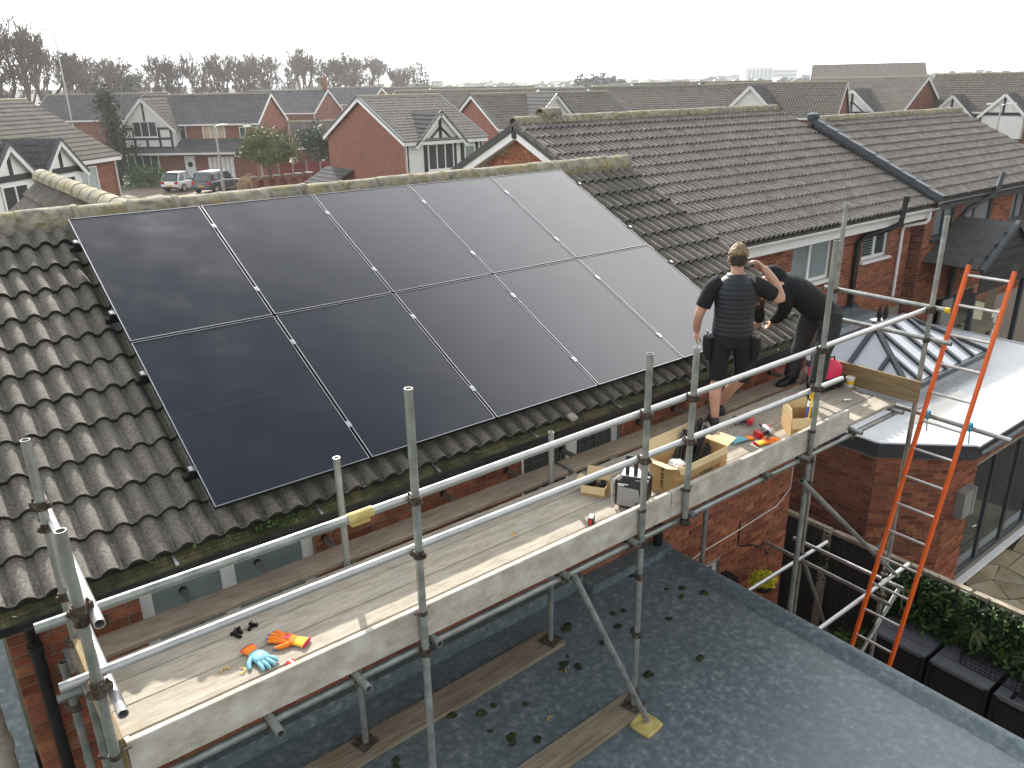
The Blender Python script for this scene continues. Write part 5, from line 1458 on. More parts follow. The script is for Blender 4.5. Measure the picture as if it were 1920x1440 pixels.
# leaf mat on a post
g = G()
for i in range(160):
    c = V(7.90 + random.uniform(-.02, .03), .03 + random.gauss(0, .09), 1.45 + random.gauss(0, .16)); a = random.uniform(0, 6.3); t = V(random.uniform(-.3, .3), math.cos(a), math.sin(a)) * .03; b = t.cross(V(1, .2, .1)).normalized() * .015
    g.quad(c - t, c + b, c + t, c - b)
tag(g.build('creeper', M['ivy']), 'withered creeper on the concrete post of the charcoal fence', 'plant')
def leafmass(n, fn_, size, g=None, el=.45):
    g = g or G()
    for i in range(n):
        c, nrm = fn_()
        d = V(random.gauss(0, 1), random.gauss(0, 1), random.gauss(0, 1)).normalized()
        t = (d + nrm * .5).normalized() * size * random.uniform(.6, 1.3); b = t.cross(V(random.gauss(0, 1), random.gauss(0, 1), random.gauss(0, 1))).normalized() * t.length * el
        g.add([c - t, c - t * .2 + b, c + t, c - t * .2 - b], [(0, 1, 2, 3)])
    return g
hd = thing('artificial_hedge', 'dark green leafy hedge panel hanging on the charcoal fence', 'hedge', (7.85, -2.1, 1.1))
leafmass(5200, lambda: (V(7.86 + random.gauss(0, .05), random.uniform(-3.5, -.85), random.uniform(.95, 1.86)), V(-1, 0, .3)), .035).build('foliage', M['leaf_dark'], hd, kind='stuff')
leafmass(1300, lambda: (V(7.80 + random.gauss(0, .05), random.uniform(-3.5, -.85), random.uniform(1.2, 1.88)), V(-1, 0, .3)), .04).build('light_leaves', M['leaf'], hd, kind='stuff')
for (y, z) in ((-2.02, 1.52), (-1.15, 1.62), (-2.62, 1.45)):
    g = G()
    for i in range(38):
        a = random.uniform(0, 6.3); d = V(-.5 + random.uniform(-.3, .2), math.cos(a), math.sin(a) + .2).normalized(); s = d.cross(V(.3, .1, 1)).normalized() * .008; c = V(7.78, y, z); ln2 = random.uniform(.12, .24)
        g.add([c - s, c + s, c + d * ln2 * .6 + s * .8 - V(0, 0, .01), c + d * ln2 - V(0, 0, .05), c + d * ln2 * .6 - s * .8 - V(0, 0, .01)], [(0, 1, 2, 3, 4)])
    g.build('pale_tuft', M['pale_leaf'], hd, kind='stuff')
labs = ('dark storage box with grey slatted lid nearest the scaffold foot', 'dark storage box with chalk scuffed grey slatted lid', 'dark storage box with a work lamp on its grey lid')
for i, (y0, y1) in enumerate(((-1.70, -1.0), (-2.42, -1.735), (-3.15, -2.455))):
    t = thing('storage_box', labs[i], 'storage box', (7.7, (y0 + y1) / 2, 0))
    g = G(); g.box(7.40, 7.98, y0 + .03, y1 - .03, .0, 1.05); g.build('carcass', M['box_dark'], t)
    for z in (.02, .36, .70):
        g = G(); g.box(7.385, 7.399, y0 + .06, y1 - .06, z, z + .31); g.build('side_board', M['box_dark'], t)
    for yy in (y0, y1 - .05):
        g = G(); g.box(7.375, 7.43, yy, yy + .05, 0, 1.08); g.build('corner_post', M['black'], t)
    for k in range(3):
        x = 7.385 + k * .198
        g = G(); g.box(x, x + .188, y0 + .015, y1 - .015, 1.055, 1.10); g.build('lid_board', M['box_grey'], t)
g = G()
for k in range(12): g.path([(7.60, -2.0 - k * .055, 1.106), (7.60, -2.0 - k * .055, 1.25)], .004, 4)
for z in (1.11, 1.15, 1.20, 1.25): g.path([(7.60, -1.98, z), (7.585, -2.05, z), (7.585, -2.62, z), (7.60, -2.68, z), (7.80, -2.68, z), (7.80, -1.98, z), (7.60, -1.98, z)], .004, 4)
tag(g.build('wire_basket', M['black'], None), 'black wire basket standing on the scuffed grey lid', 'basket')
t = thing('work_lamp', 'small black folding work lamp standing on the storage box lid', 'lamp', (7.5, -2.72, 1.1))
g = G(); g.obox((7.50, -2.72, 1.20), V(.07, .02, 0), V(-.01, .045, .01), V(0, 0, .035)); g.build('lamp_head', M['black'], t)
g = G(); g.path([(7.46, -2.62, 1.104), (7.47, -2.68, 1.19)], .010, 6); g.path([(7.56, -2.80, 1.104), (7.53, -2.75, 1.19)], .010, 6); g.box(7.43, 7.58, -2.65, -2.61, 1.101, 1.112); g.build('stand', M['black'], t)
# hanging basket on its bracket, cable and lamp on the house wall
t = thing('hanging_basket', 'hanging basket of yellow flowers on the brick house wall', 'hanging basket', (6.28, -.10, 1.72))
leafmass(900, lambda: (lambda d: (V(6.28, -.10, 1.83) + V(d.x * .20, d.y * .17, abs(d.z) * .10), d))(V(random.gauss(0, 1), random.gauss(0, 1), random.gauss(0, 1)).normalized() * random.uniform(.6, 1)), .022, el=.8).build('flowers', M['flower'], t, kind='stuff')
g = G(); g.lathe((6.28, -.10, 1.68), [(.03, 0), (.11, .04), (.15, .12), (.15, .14)], 14); g.build('bowl', M['black'], t, 50)
g = G()
for a in (.3, 2.4, 4.5): g.path([V(6.28 + .14 * math.cos(a), -.10 + .14 * math.sin(a), 1.82), V(6.28, -.10, 2.26)], .003, 4)
g.build('chain', M['steel'], t)
g = G(); g.path([(6.10, .185, 2.62), (6.10, .185, 2.28), (6.12, .17, 2.26), (6.20, .06, 2.30), (6.27, -.08, 2.29), (6.29, -.12, 2.24), (6.28, -.10, 2.20)], .011, 6)
tag(g.build('wall_bracket', M['black'], None, 50), 'black scrolled iron bracket holding the flower basket', 'bracket')
g = G(); g.path([(5.2, .178, 2.44), (5.34, .178, 2.47), (6.0, .178, 2.50), (6.85, .178, 2.56), (7.12, .178, 2.72), (7.13, .178, 3.4)], .006, 5)
tag(g.build('wall_cable', M['white_pl'], None), 'thin white cable clipped across the brick wall below the deck', 'cable')
g = G(); g.box(5.80, 5.90, .06, .185, 1.82, 2.0); g.cyl((5.85, .02, 1.78), (5.85, .02, 2.0), .05, 12)
tag(g.build('wall_lamp', M['black'], None), 'black outside wall lamp low on the brick wall', 'lamp')
g = G(); leafmass(260, lambda: (V(7.55 + random.gauss(0, .14), -.75 + random.gauss(0, .14), .45 + random.uniform(0, .35)), V(0, 0, 1)), .05)
t = thing('potted_shrub', 'leafy green shrub in a terracotta pot at the fence foot', 'plant', (7.55, -.75, 0))
leafmass(300, lambda: (V(7.55 + random.gauss(0, .14), -.75 + random.gauss(0, .14), .45 + random.uniform(0, .35)), V(0, 0, 1)), .05).build('foliage', M['leaf'], t, kind='stuff')
g = G(); g.lathe((7.55, -.75, 0), [(.11, 0), (.16, .36), (.175, .36), (.175, .42), (.15, .42)], 16); g.build('pot', M['far_brick'], t, 40)

# ------------------------------------------------------------------ further house with slate trim
hC = thing('brick_house', 'brick house with slate-grey verge trim, gutters and window frames', 'house', (21.3, 6.8, 0))
cx0, cx1, cey, cez, cry, crz, cwy = 17.40, 25.2, 3.50, 5.08, 6.85, 6.66, 3.76
s_ = V(0, cry - cey, crz - cez); slc = s_.length; upc = s_.normalized(); nc = V(0, -upc.z, upc.y)
WC = V(17.48, cwy, 0)
holesC = [(.40, 1.45, 4.10, 4.80), (1.75, 3.50, 4.02, 4.80), (4.65, 5.6, 4.05, 4.82), (1.2, 4.9, .0, 2.5)]
g = G(); wall_slab(g, WC, (1, 0, 0), (0, -1, 0), 7.7, -.1, 4.98, holesC); g.box(17.48, 17.74, cwy + .26, 9.9, -.1, 4.98)
g.prism([(17.482, cwy, 4.98), (17.482, 9.9, 4.98), (17.482, 6.85, 6.5)], (.22, 0, 0))
wC = g.build('wall', M['mortar'], hC)
bricks(wC, WC, (1, 0, 0), (0, -1, 0), 7.7, 2.0, 4.96, holesC, M['brick'], 300, vis=lambda s, z: z > 2.7)
bricks(wC, (17.48, 4.66, 0), (0, -1, 0), (-1, 0, 0), .90, 2.0, 4.96, [], M['brick_brown'], 0)
for (a, b, c, d, mu) in ((.40, 1.45, 4.10, 4.80, (.95,)), (1.75, 3.50, 4.02, 4.80, (2.6,)), (4.65, 5.6, 4.05, 4.82, (5.1,))):
    window(hC, WC, (1, 0, 0), (0, -1, 0), a, b, c, d, ('anthracite', 'glass_pale'), mull=mu, fw=.07, mw=.07)
g = G()
g.obox(V((cx0 + cx1) / 2, cey, cez) + upc * slc / 2 - nc * .05, V((cx1 - cx0) / 2, 0, 0), upc * slc / 2, nc * .04)
g.obox(V((cx0 + cx1) / 2, 2 * cry - cey, cez) + V(0, -upc.y, upc.z) * slc / 2 - V(0, upc.z, upc.y) * .05, V((cx1 - cx0) / 2, 0, 0), V(0, -upc.y, upc.z) * slc / 2, V(0, upc.z, upc.y) * .04)
rC = g.build('roof', M['tile_dark'], hC)
roof_tiles(rC, (cx0, cey, cez), (1, 0, 0), upc, 26, 11, .336, M['tile_b'], nobj=286, k=6, h=.058)
ridge_line(hC, (cx0, cry, crz + .02), (cx1, cry, crz + .02), M['ridge'], r=.13, seg=.45)
nv = 10
for i in range(nv):
    a = V(cx0 - .02, cey - .06, cez) + upc * (slc + .1) * i / nv; b = a + upc * (slc + .1) / nv * .98
    g = G(); g.bar(a + nc * .05, b + nc * .035, .16, .13, nc); g.build('verge_unit', M['cloak'], hC)
g = G(); g.lathe((cx0 - .02, cry, crz + .02), [(.10, 0), (.15, .08), (.15, .18), (.05, .22)], 10); g.build('ridge_end_cap', M['cloak'], hC, 40)
g = G(); g.box(17.45, 25.2, cey + .04, cey + .07, 4.84, 5.03); g.build('fascia', M['anthracite'], hC)
g = G(); half_round(g, (25.3, cey - .03, 5.03), (17.4, cey - .03, 5.03), .06, 10, math.pi, 2 * math.pi, .005); g.build('gutter', M['anthracite'], hC, 40)
g = G(); g.path([(20.36, 3.42, 5.45), (20.2, 3.42, 5.08), (20.12, 3.45, 4.98), (19.3, 3.66, 4.66), (19.2, 3.68, 4.55), (19.2, 3.68, 1.5)], .06, 10); g.build('soil_pipe', M['anthracite'], hC, 50)
# clad canopy over its garden doors
t = thing('canopy', 'black boarded gable canopy with slate edge on the further house', 'canopy', (19.1, 2.9, 3))
for k in range(6):
    z0 = 3.05 + k * .22; w0 = 1.36 if z0 < 3.66 else 1.36 * (4.45 - z0) / .79
    g = G(); g.box(19.1 - w0, 19.1 + w0, 2.46, 2.485, z0, z0 + .205); g.build('board', M['box_dark'], t)
for s in (-1, 1):
    g = G(); g.bar((19.1 + s * 1.52, 2.42, 3.60), (19.1, 2.42, 4.52), .10, .12, (0, 0, 1)); g.build('verge_trim', M['cloak'], t)
    g = G(); g.prism([V(19.1 + s * 1.5, 2.5, 3.60), V(19.1, 2.5, 4.48), V(19.1, 2.5, 4.52), V(19.1 + s * 1.55, 2.5, 3.64)], (0, 1.24, 0)); g.build('roof_slope', M['tile_dark'], t)
    g = G(); g.box(19.1 + s * 1.35 - .05, 19.1 + s * 1.35 + .05, 2.5, 2.6, 0, 3.05); g.build('post', M['anthracite'], t)
g = G(); g.box(18.0, 20.9, 3.80, 3.83, .0, 2.5); tag(g.build('garden_doors', M['glass']), 'dark glazed garden doors under the black canopy', 'doors')
g = G()
pr_ = [V(18.75 + .045 * k, 3.60 + .03 * (k % 2), 0) for k in range(14)]
g.add([p for p in pr_] + [p + V(0, 0, 2.5) for p in pr_], [(k, k + 1, 15 + k, 14 + k) for k in range(13)])
tag(g.build('curtain', M['curtain']), 'pale pleated curtain beside the dark garden doors', 'curtain')
t = thing('screen_stand', 'white screen stand with slotted top bracket in front of the dark doors', 'stand', (21.0, 3.2, 0))
g = G(); g.box(20.93, 21.07, 3.18, 3.22, 0, 1.85); g.build('column', M['white_pl'], t)
g = G(); g.box(20.70, 21.30, 3.16, 3.18, 1.80, 1.98); g.build('bracket', M['white_pl'], t)
t = thing('garden_table', 'weathered plank bar top with green bits in the further garden', 'table', (18.2, 2.75, 0))
for k in range(5):
    g = G(); g.box(17.45, 18.95, 2.42 + k * .13, 2.54 + k * .13, 2.12, 2.16); g.build('top_plank', M['dtimber'], t)
for (x, y) in ((17.55, 2.5), (18.85, 2.5), (17.55, 2.98), (18.85, 2.98)):
    g = G(); g.box(x - .04, x + .04, y - .04, y + .04, 0, 2.12); g.build('leg', M['dtimber'], t)
g = G(); g.box(17.47, 18.93, 2.43, 3.05, 2.02, 2.118); g.build('apron', M['dtimber'], t)
for (x, y) in ((18.05, 2.85), (18.5, 2.9)):
    g = G(); g.blob((x, y, 2.19), .06, 2, (1.4, 1, .5), .3); tag(g.build('garden_tool', M['leaf'], None, 50), 'small green object on the weathered bar top', 'tool', 'green bits on the bar top')
# ------------------------------------------------------------------ background houses
def far_sheet(g, A, xd, up, L, S, pitch=.3, gauge=.35, h=.045):
    A, xd, up = Vector(A), Vector(xd).normalized(), Vector(up).normalized(); n = xd.cross(up)
    nr = max(1, round(L / pitch)); nc = max(1, round(S / gauge)); pitch = L / nr; gauge = S / nc
    prof = []
    for i in range(nr): prof += [(i * pitch, 0), (i * pitch + pitch * .3, h), (i * pitch + pitch * .7, h)]
    prof.append((L, 0)); m = len(prof)
    vs = []; fs = []
    for r in range(nc):
        lo = len(vs)
        vs += [A + xd * x + up * (r * gauge - .03) + n * (z + .035) for x, z in prof] + [A + xd * x + up * ((r + 1) * gauge) + n * z for x, z in prof] + [A + xd * x + up * (r * gauge - .03) + n * (z - .01) for x, z in prof]
        fs += [(lo + i, lo + i + 1, lo + m + i + 1, lo + m + i) for i in range(m - 1)] + [(lo + 2 * m + i, lo + 2 * m + i + 1, lo + i + 1, lo + i) for i in range(m - 1)]
    return g.add(vs, fs)

def bwin(t, fr, x, z, w, h, n=2, gm='glass', name='window', depth=.05, fm='upvc'):
    """window on a wall; fr(x, out, z) gives local points, out = metres proud of the wall"""
    g = G()
    def bx(a, b, c, d, o): 
        p = [fr(a, 0.0, c), fr(b, 0.0, c), fr(b, 0.0, d), fr(a, 0.0, d)]; dv = fr(a, o, c) - fr(a, 0.0, c)
        g.prism(p, dv)
    f = .07
    bx(x - w / 2, x + w / 2, z, z + f, depth); bx(x - w / 2, x + w / 2, z + h - f, z + h, depth)
    for k in range(n + 1):
        xx = x - w / 2 + f / 2 + (w - f) * k / n
        bx(xx - f / 2, xx + f / 2, z + f, z + h - f, depth)
    bx(x - w / 2 - .06, x + w / 2 + .06, z - .07, z, depth + .07)
    o = g.build(name, M[fm], t, world=False)
    for k in range(n):
        a = x - w / 2 + f + (w - f) * k / n; b = x - w / 2 + (w - f) * (k + 1) / n
        q = G(); q.prism([fr(a, .004, z + f), fr(b, .004, z + f), fr(b, .004, z + h - f), fr(a, .004, z + h - f)], fr(0, .015, 0) - fr(0, 0, 0)); q.build('pane', M[gm], o, world=False)

def bhouse(label, c, th, L, W, eave, ridge, roof='tile_far', wallm='far_brick', wins=(), gw_l=(), gw_r=(), gables=(), timber=None, barge='upvc', pitch=.3, gauge=.36, chimney=None, detail=True, group=None, skirt=None, ridgem='ridge', verge=None):
    t = thing('house', label, 'house', (c[0], c[1], 0), math.radians(th), group)
    hl, hw = L / 2, W / 2
    g = G(); pen = [(-hw, -.1), (hw, -.1), (hw, eave), (0, ridge - .05), (-hw, eave)]
    g.prism([V(-hl, y, z) for y, z in pen][::-1], (L, 0, 0)); g.build('wall', M[wallm], t, world=False)
    ov = .3; k = (ridge - eave) / hw
    for s in (-1, 1):
        g = G(); up = V(0, -s, k).normalized(); S = math.hypot(hw + ov, k * (hw + ov))
        A = V(-hl - ov * .6 if s < 0 else hl + ov * .6, s * (hw + ov), eave - k * ov + .06)
        far_sheet(g, A, (1 if s < 0 else -1, 0, 0), up, L + ov * 1.2, S, pitch, gauge)
        g.build('roof_slope', M[roof], t, world=False)
        g = G(); g.box(-hl - ov * .6, hl + ov * .6, s * (hw + ov - .02) - .02, s * (hw + ov - .02) + .02, eave - k * ov - .14, eave - k * ov + .04); g.build('fascia', M['upvc'], t, world=False)
    g = G(); half_round(g, (-hl - ov * .6, 0, ridge + .03), (hl + ov * .6, 0, ridge + .03), .13, 6); g.build('ridge', M[ridgem], t, 60, world=False)
    if detail:
        for e in (-1, 1):
            for s in (-1, 1):
                g = G(); g.bar((e * (hl + ov * .55), s * (hw + ov), eave - k * ov - .05), (e * (hl + ov * .55), s * .01, ridge - .06), .06, .24); g.build('bargeboard', M[barge], t, world=False)
                if verge:
                    g = G(); g.bar((e * (hl + ov * .6), s * (hw + ov), eave - k * ov + .10), (e * (hl + ov * .6), 0, ridge + .10), .14, .08); g.build('verge', M[verge], t, world=False)
            g = G(); g.cyl((e * (hl - .06), -hw - .06, 0), (e * (hl - .06), -hw - .06, eave - .2), .045, 6); g.build('downpipe', M['upvc'], t, world=False)
    fr = lambda x, o, z: V(x, -hw - o, z)
    fl = lambda y, o, z: V(-hl - o, y, z)
    frr = lambda y, o, z: V(hl + o, y, z)
    if timber:
        x0, x1, z0, z1, vs, hs_ = timber
        g = G(); g.box(x0, x1, -hw - .03, -hw, z0, z1); g.build('render_panel', M['white_render'], t, world=False)
        for v in vs:
            g = G(); g.box(v - .10, v + .10, -hw - .065, -hw - .03, z0, z1); g.build('timber', M['timber_black'], t, world=False)
        for z in hs_:
            g = G(); g.box(x0, x1, -hw - .062, -hw - .03, z - .10, z + .10); g.build('timber', M['timber_black'], t, world=False)
        fr = lambda x, o, z: V(x, -hw - .07 - o, z)
    for (x, z, w, h, n, gm) in wins: bwin(t, fr, x, z, w, h, n, gm)
    for (y, z, w, h, n, gm) in gw_l: bwin(t, fl, y, z, w, h, n, gm)
    for (y, z, w, h, n, gm) in gw_r: bwin(t, frr, y, z, w, h, n, gm)
    for (xc, gh, zb, za, pr, tm, rm) in gables:
        y0 = -hw - pr; yb = min(0, -hw + (za - eave) / k + .3)
        g = G(); g.prism([V(xc - gh, y0, zb), V(xc + gh, y0, zb), V(xc, y0, za)], (0, .08, 0)); g.build('gable_face', M['white_render'], t, world=False)
        if tm:
            hgt = za - zb
            for (a, b) in (((0, .0), (0, .86)), ((-.55, .03), (.0, .52)), ((.55, .03), (.0, .52))):
                if tm == 1 and a[0] != 0: continue
                g = G(); g.bar((xc + a[0] * gh, y0 - .02, zb + a[1] * hgt), (xc + b[0] * gh, y0 - .02, zb + b[1] * hgt), .04, .20 if a[0] == 0 else .17, (0, -1, 0)) if False else g.prism([V(xc + a[0] * gh - .09, y0 - .035, zb + a[1] * hgt), V(xc + a[0] * gh + .09, y0 - .035, zb + a[1] * hgt), V(xc + b[0] * gh + .09, y0 - .035, zb + b[1] * hgt), V(xc + b[0] * gh - .09, y0 - .035, zb + b[1] * hgt)], (0, .035, 0))
                g.build('timber', M['timber_black'], t, world=False)
            g = G(); g.box(xc - gh * .9, xc + gh * .9, y0 - .045, y0 - .004, zb - .02, zb + .22); g.build('timber', M['timber_black'], t, world=False)
        if pr > .3:
            g = G(); g.box(xc - gh + .12, xc + gh - .12, y0 + .02, -hw + .05, zb - 1.9, zb); g.build('bay_wall', M['white_render' if tm else wallm], t, world=False)
        sl = math.hypot(gh, za - zb)
        for s in (-1, 1):
            up = V(-s * gh, 0, za - zb).normalized(); e0 = V(xc + s * gh, y0 - .2, zb) - up * .25 + V(0, 0, .06)
            g = G()
            if s < 0: far_sheet(g, e0 + V(0, yb - y0 + .2, 0), (0, -1, 0), up, yb - y0 + .2, sl + .25, pitch, gauge)
            else: far_sheet(g, e0, (0, 1, 0), up, yb - y0 + .2, sl + .25, pitch, gauge)
            g.build('gable_roof', M[rm], t, world=False)
            g = G(); g.bar(V(xc + s * gh, y0 - .18, zb) - up * .25 + V(0, 0, -.06), V(xc, y0 - .18, za - .06), .06, .22); g.build('gable_barge', M['upvc'], t, world=False)
            if rm == 'tile_dark':
                g = G(); g.bar(V(xc + s * gh, y0 - .19, zb) - up * .25 + V(0, 0, .09), V(xc, y0 - .19, za + .09), .12, .07); g.build('gable_verge', M['cloak'], t, world=False)
    if skirt:
        x0, x1, z0, z1, pr = skirt
        g = G(); up = V(0, pr, z1 - z0).normalized(); far_sheet(g, (x0, -hw - pr, z0), (1, 0, 0), up, x1 - x0, math.hypot(pr, z1 - z0), pitch, gauge); g.build('porch_roof', M['tile_far_grey'], t, world=False)
        g = G(); g.box(x0, x1, -hw - pr + .02, -hw - pr + .06, z0 - .2, z0 + .02); g.build('porch_fascia', M['upvc'], t, world=False)
    if chimney:
        x, y, z = chimney
        g = G(); g.box(x - .25, x + .25, y - .25, y + .25, eave, z); ch = g.build('chimney', M[wallm], t, world=False)
        g = G(); g.cyl((x, y, z), (x, y, z + .35), .11, 8); g.build('pot', M['far_brick'], ch, world=False)
    return t

# H6: brick gable house with half timbered front beyond the ridge
bhouse('detached house with blank brick gable and half-timbered white front', (24.75, 39.2), 0, 5.3, 9.4, 4.95, 7.15, 'tile_b', wins=((-.35, 3.25, 1.75, 1.45, 3, 'glass'), (1.65, 3.35, .75, 1.15, 1, 'glass_pale')),
       gables=((-.35, 1.55, 4.75, 6.35, .12, 2, 'tile_dark'),), timber=(-2.65, 2.65, 1.9, 4.85, (-2.55, -1.35, .65, 1.15, 2.2, 2.55), (2.0, 2.85)), pitch=.15, gauge=.33, verge='cloak', skirt=(-2.6, 2.7, 1.2, 1.75, .9))
g = G()
# H3 with the big half timbered gable
h3 = bhouse('house with tall half-timbered gable, catslide roof and garage', (25.6, 76.5), -41, 12.2, 8.0, 5.05, 7.35, 'tile_far_grey', wins=((-1.2, 3.5, 1.0, 1.4, 1, 'glass'), (1.9, 3.5, 2.1, 1.3, 3, 'cream_win'), (4.6, 3.6, .6, 1.0, 1, 'glass')),
       gables=((-3.7, 2.6, 4.5, 7.15, 1.5, 1, 'tile_far'),), skirt=(-6.2, 6.1, 2.55, 3.6, 2.3), pitch=.22, gauge=.36)
g = G(); g.box(-6.1, -1.3, -5.6, -5.45, 3.0, 4.55); g.build('render_panel', M['white_render'], h3, world=False)
for x in (-6.0, -4.85, -3.7, -2.5, -1.4):
    g = G(); g.box(x - .1, x + .1, -5.65, -5.6, 2.9, 3.75 if x in (-3.7,) else 4.6); g.build('timber', M['timber_black'], h3, world=False)
for z in (2.95, 3.75, 4.62):
    g = G(); g.box(-6.1, -1.3, -5.645, -5.6, z - .1, z + .1); g.build('timber', M['timber_black'], h3, world=False)
bwin(h3, lambda x, o, z: V(x, -5.66 - o, z), -3.7, 3.9, 2.2, 1.35, 3, 'glass')
g = G(); g.box(-5.95, 6.0, -5.4, -4.0, 0, 2.45); g.build('ground_wall', M['far_brick'], h3, world=False)
bwin(h3, lambda x, o, z: V(x, -5.4 - o, z), -4.5, .85, 3.0, 1.5, 4, 'glass')
g = G(); g.box(-.6, .35, -5.46, -5.4, .05, 2.2); dr = g.build('front_door', M['upvc'], h3, world=False)
g = G(); g.cyl((-.12, -5.475, 1.45), (-.12, -5.46, 1.45), .24, 14); g.build('door_light', M['glass'], dr, world=False)
for k in range(6):
    g = G(); g.box(1.6 + k * .4, 1.94 + k * .4, -5.47, -5.4, .05, 2.1); g.build('garage_door_panel', M['upvc'], h3, world=False)
# H2
bhouse('long dark roofed house behind the tall conifer', (22.4, 101.0), -43, 14.5, 8, 5.05, 7.55, 'tile_far_grey', wins=((-5.4, 3.5, 1.2, 1.2, 2, 'glass'), (-2.8, 3.4, .9, 1.35, 1, 'glass'), (2.5, 3.4, 1.6, 1.2, 2, 'glass')), pitch=.3)
# H1 at the left edge
h1 = bhouse('house with brown tiled roof and twin white front gables', (-.13, 37.3), 45, 16, 8.4, 4.85, 7.35, 'tile_far', wins=((5.6, 2.9, 1.6, 1.5, 2, 'curtain'),), gables=((2.4, 1.35, 4.45, 5.8, 1.1, 1, 'tile_dark'), (-.7, 1.35, 4.45, 5.8, 1.1, 1, 'tile_dark')), pitch=.15, gauge=.34)
for x in (2.4, -.7): bwin(h1, lambda u, o, z: V(u, -5.30 - o, z), x, 3.0, 1.5, 1.3, 2, 'glass')
# H4, H5 behind
bhouse('brick gabled house with tall chimney stack behind the garage house', (44.5, 101), -52, 11, 8, 5.1, 7.6, 'tile_far_grey', chimney=(5.3, 0, 9.2))
bhouse('distant house with small half-timbered gable before the woods', (72, 139), -30, 14, 8, 5.2, 7.9, 'tile_far_grey', wins=((-.5, 3.4, 1.0, 1.2, 1, 'glass'), (3.5, 3.5, 1.3, 1.2, 2, 'glass'), (-4.3, 3.2, 2, 1.3, 2, 'glass')), gables=((-4.3, 2.4, 4.8, 7.0, .8, 1, 'tile_far'),))
bhouse('single storey brown roofed garage beside the dark round tree', (36.5, 74), -20, 7, 6, 2.5, 4.6, 'tile_far')
# H8 / H7 centre
bhouse('brown roofed house with white verge behind the half-timbered front', (39.5, 53.5), -62, 13, 9, 5.0, 7.35, 'tile_far', pitch=.22)
bhouse('brick gabled house with slate verge and dark front dormer', (40.5, 44.5), -8, 12, 7.5, 5.0, 7.05, 'tile_far', gables=((-1.5, 2.0, 5.0, 7.0, .4, 0, 'tile_dark'),), verge='cloak', pitch=.22)
# H9 - H13 right
bhouse('broad brown roofed house with brick gable and slate verge', (55.0, 44.0), -22, 15.5, 9.5, 5.0, 7.35, 'tile_far', verge='cloak', pitch=.22)
bhouse('house with big plain white gable between brown roofs', (61.5, 38.5), -66, 11.5, 8.5, 5.0, 7.45, 'tile_far', gables=((-.8, 2.7, 4.6, 7.3, 1.2, 0, 'tile_far_grey'),), pitch=.22, gw_r=((0, 3.3, .8, 1.2, 1, 'glass'),))
bhouse('half-timbered house with starburst gable and blank brick end', (73.0, 36.5), -84, 10.5, 9.5, 5.0, 7.75, 'tile_far', wins=((1.1, 3.1, 2.6, 1.4, 3, 'glass'), (-3.4, 3.1, .9, 1.3, 1, 'glass')), gables=((1.1, 2.3, 4.8, 6.8, .4, 2, 'tile_far_grey'),), timber=(-5.2, 5.2, 2.4, 4.9, (-5.0, -2.2, -.5, 2.8, 5.0), (2.6, 4.7)), pitch=.22)
bhouse('long brown roofed house with two small white dormer gables', (81.0, 26.0), -82, 15, 9.5, 5.0, 7.9, 'tile_far', wins=((4.6, 2.9, 3.0, 1.7, 3, 'cream_win'),), gables=((-4.2, 1.6, 4.6, 6.2, .8, 1, 'tile_far_grey'), (-.1, 1.7, 4.6, 6.3, .8, 1, 'tile_far_grey')), pitch=.22)
bhouse('near brick house with white bargeboard beyond the slate trimmed house', (34.5, 3.6), 4, 9.0, 8.6, 4.75, 6.75, 'tile_b', pitch=.22)
# big brick hall
bhouse('large brick hall with hipped brown roof above the estate', (117.5, 61.5), -58, 15, 13, 7.2, 9.7, 'tile_far', wins=((-2.5, 4.3, 1.5, 2.0, 3, 'glass'),), gables=((-2.5, 1.2, 6.4, 8.0, .3, 0, 'tile_far_grey'),))
# distant estate houses
FARH = [(71.7, 100.9, 10), (96.3, 122.3, 12), (106.1, 141.7, 12), (127.3, 152.3, 11), (72.0, 80.3, 11), (96.4, 95.2, 13), (131.8, 121.7, 12), (95.9, 82.0, 9), (118.8, 91.3, 12), (96.0, 68.5, 10), (153.1, 105.3, 12), (120.6, 76.4, 12), (210.9, 155.0, 14), (217.5, 176.9, 14), (170.5, 213.4, 14), (177.2, 194.7, 14), (147.1, 204.6, 14), (204.4, 200.6, 14), (161.6, 71.6, 12), (157.1, 61.6, 13), (196.0, 71.9, 12), (199.0, 96.6, 12), (202.2, 121.2, 14), (242.4, 157.6, 14), (108.5, 194.0, 13), (85.9, 130.4, 12), (65.9, 105.3, 10)]
rnd = random.Random(5)
for i, (x, y, L) in enumerate(FARH):
    base = -math.degrees(math.atan2(x + 1.3, y + 4.8))
    near = y + x < 200
    rf = rnd.choice(('tile_far', 'tile_far', 'tile_far_grey')); wm = rnd.choice(('far_brick', 'far_brick', 'far_brick', 'white_render')); gb = i % 2
    bhouse('distant estate house with %s roof and %s walls%s' % ('brown tiled' if rf == 'tile_far' else 'slate-grey', 'red brick' if wm == 'far_brick' else 'white', ', small gable on its front' if gb else ', plain front'), (x, y), base + rnd.choice((-28, 20, 35, -15, 5)), L, 8.5, 4.9, 7.0 + rnd.uniform(0, .7), rf, wm,
           gables=((rnd.uniform(-2, 2), 1.6, 4.7, 6.5, .5, 0, 'tile_far_grey'),) if gb else (), pitch=.6, gauge=.5, detail=near, group='distant estate houses')
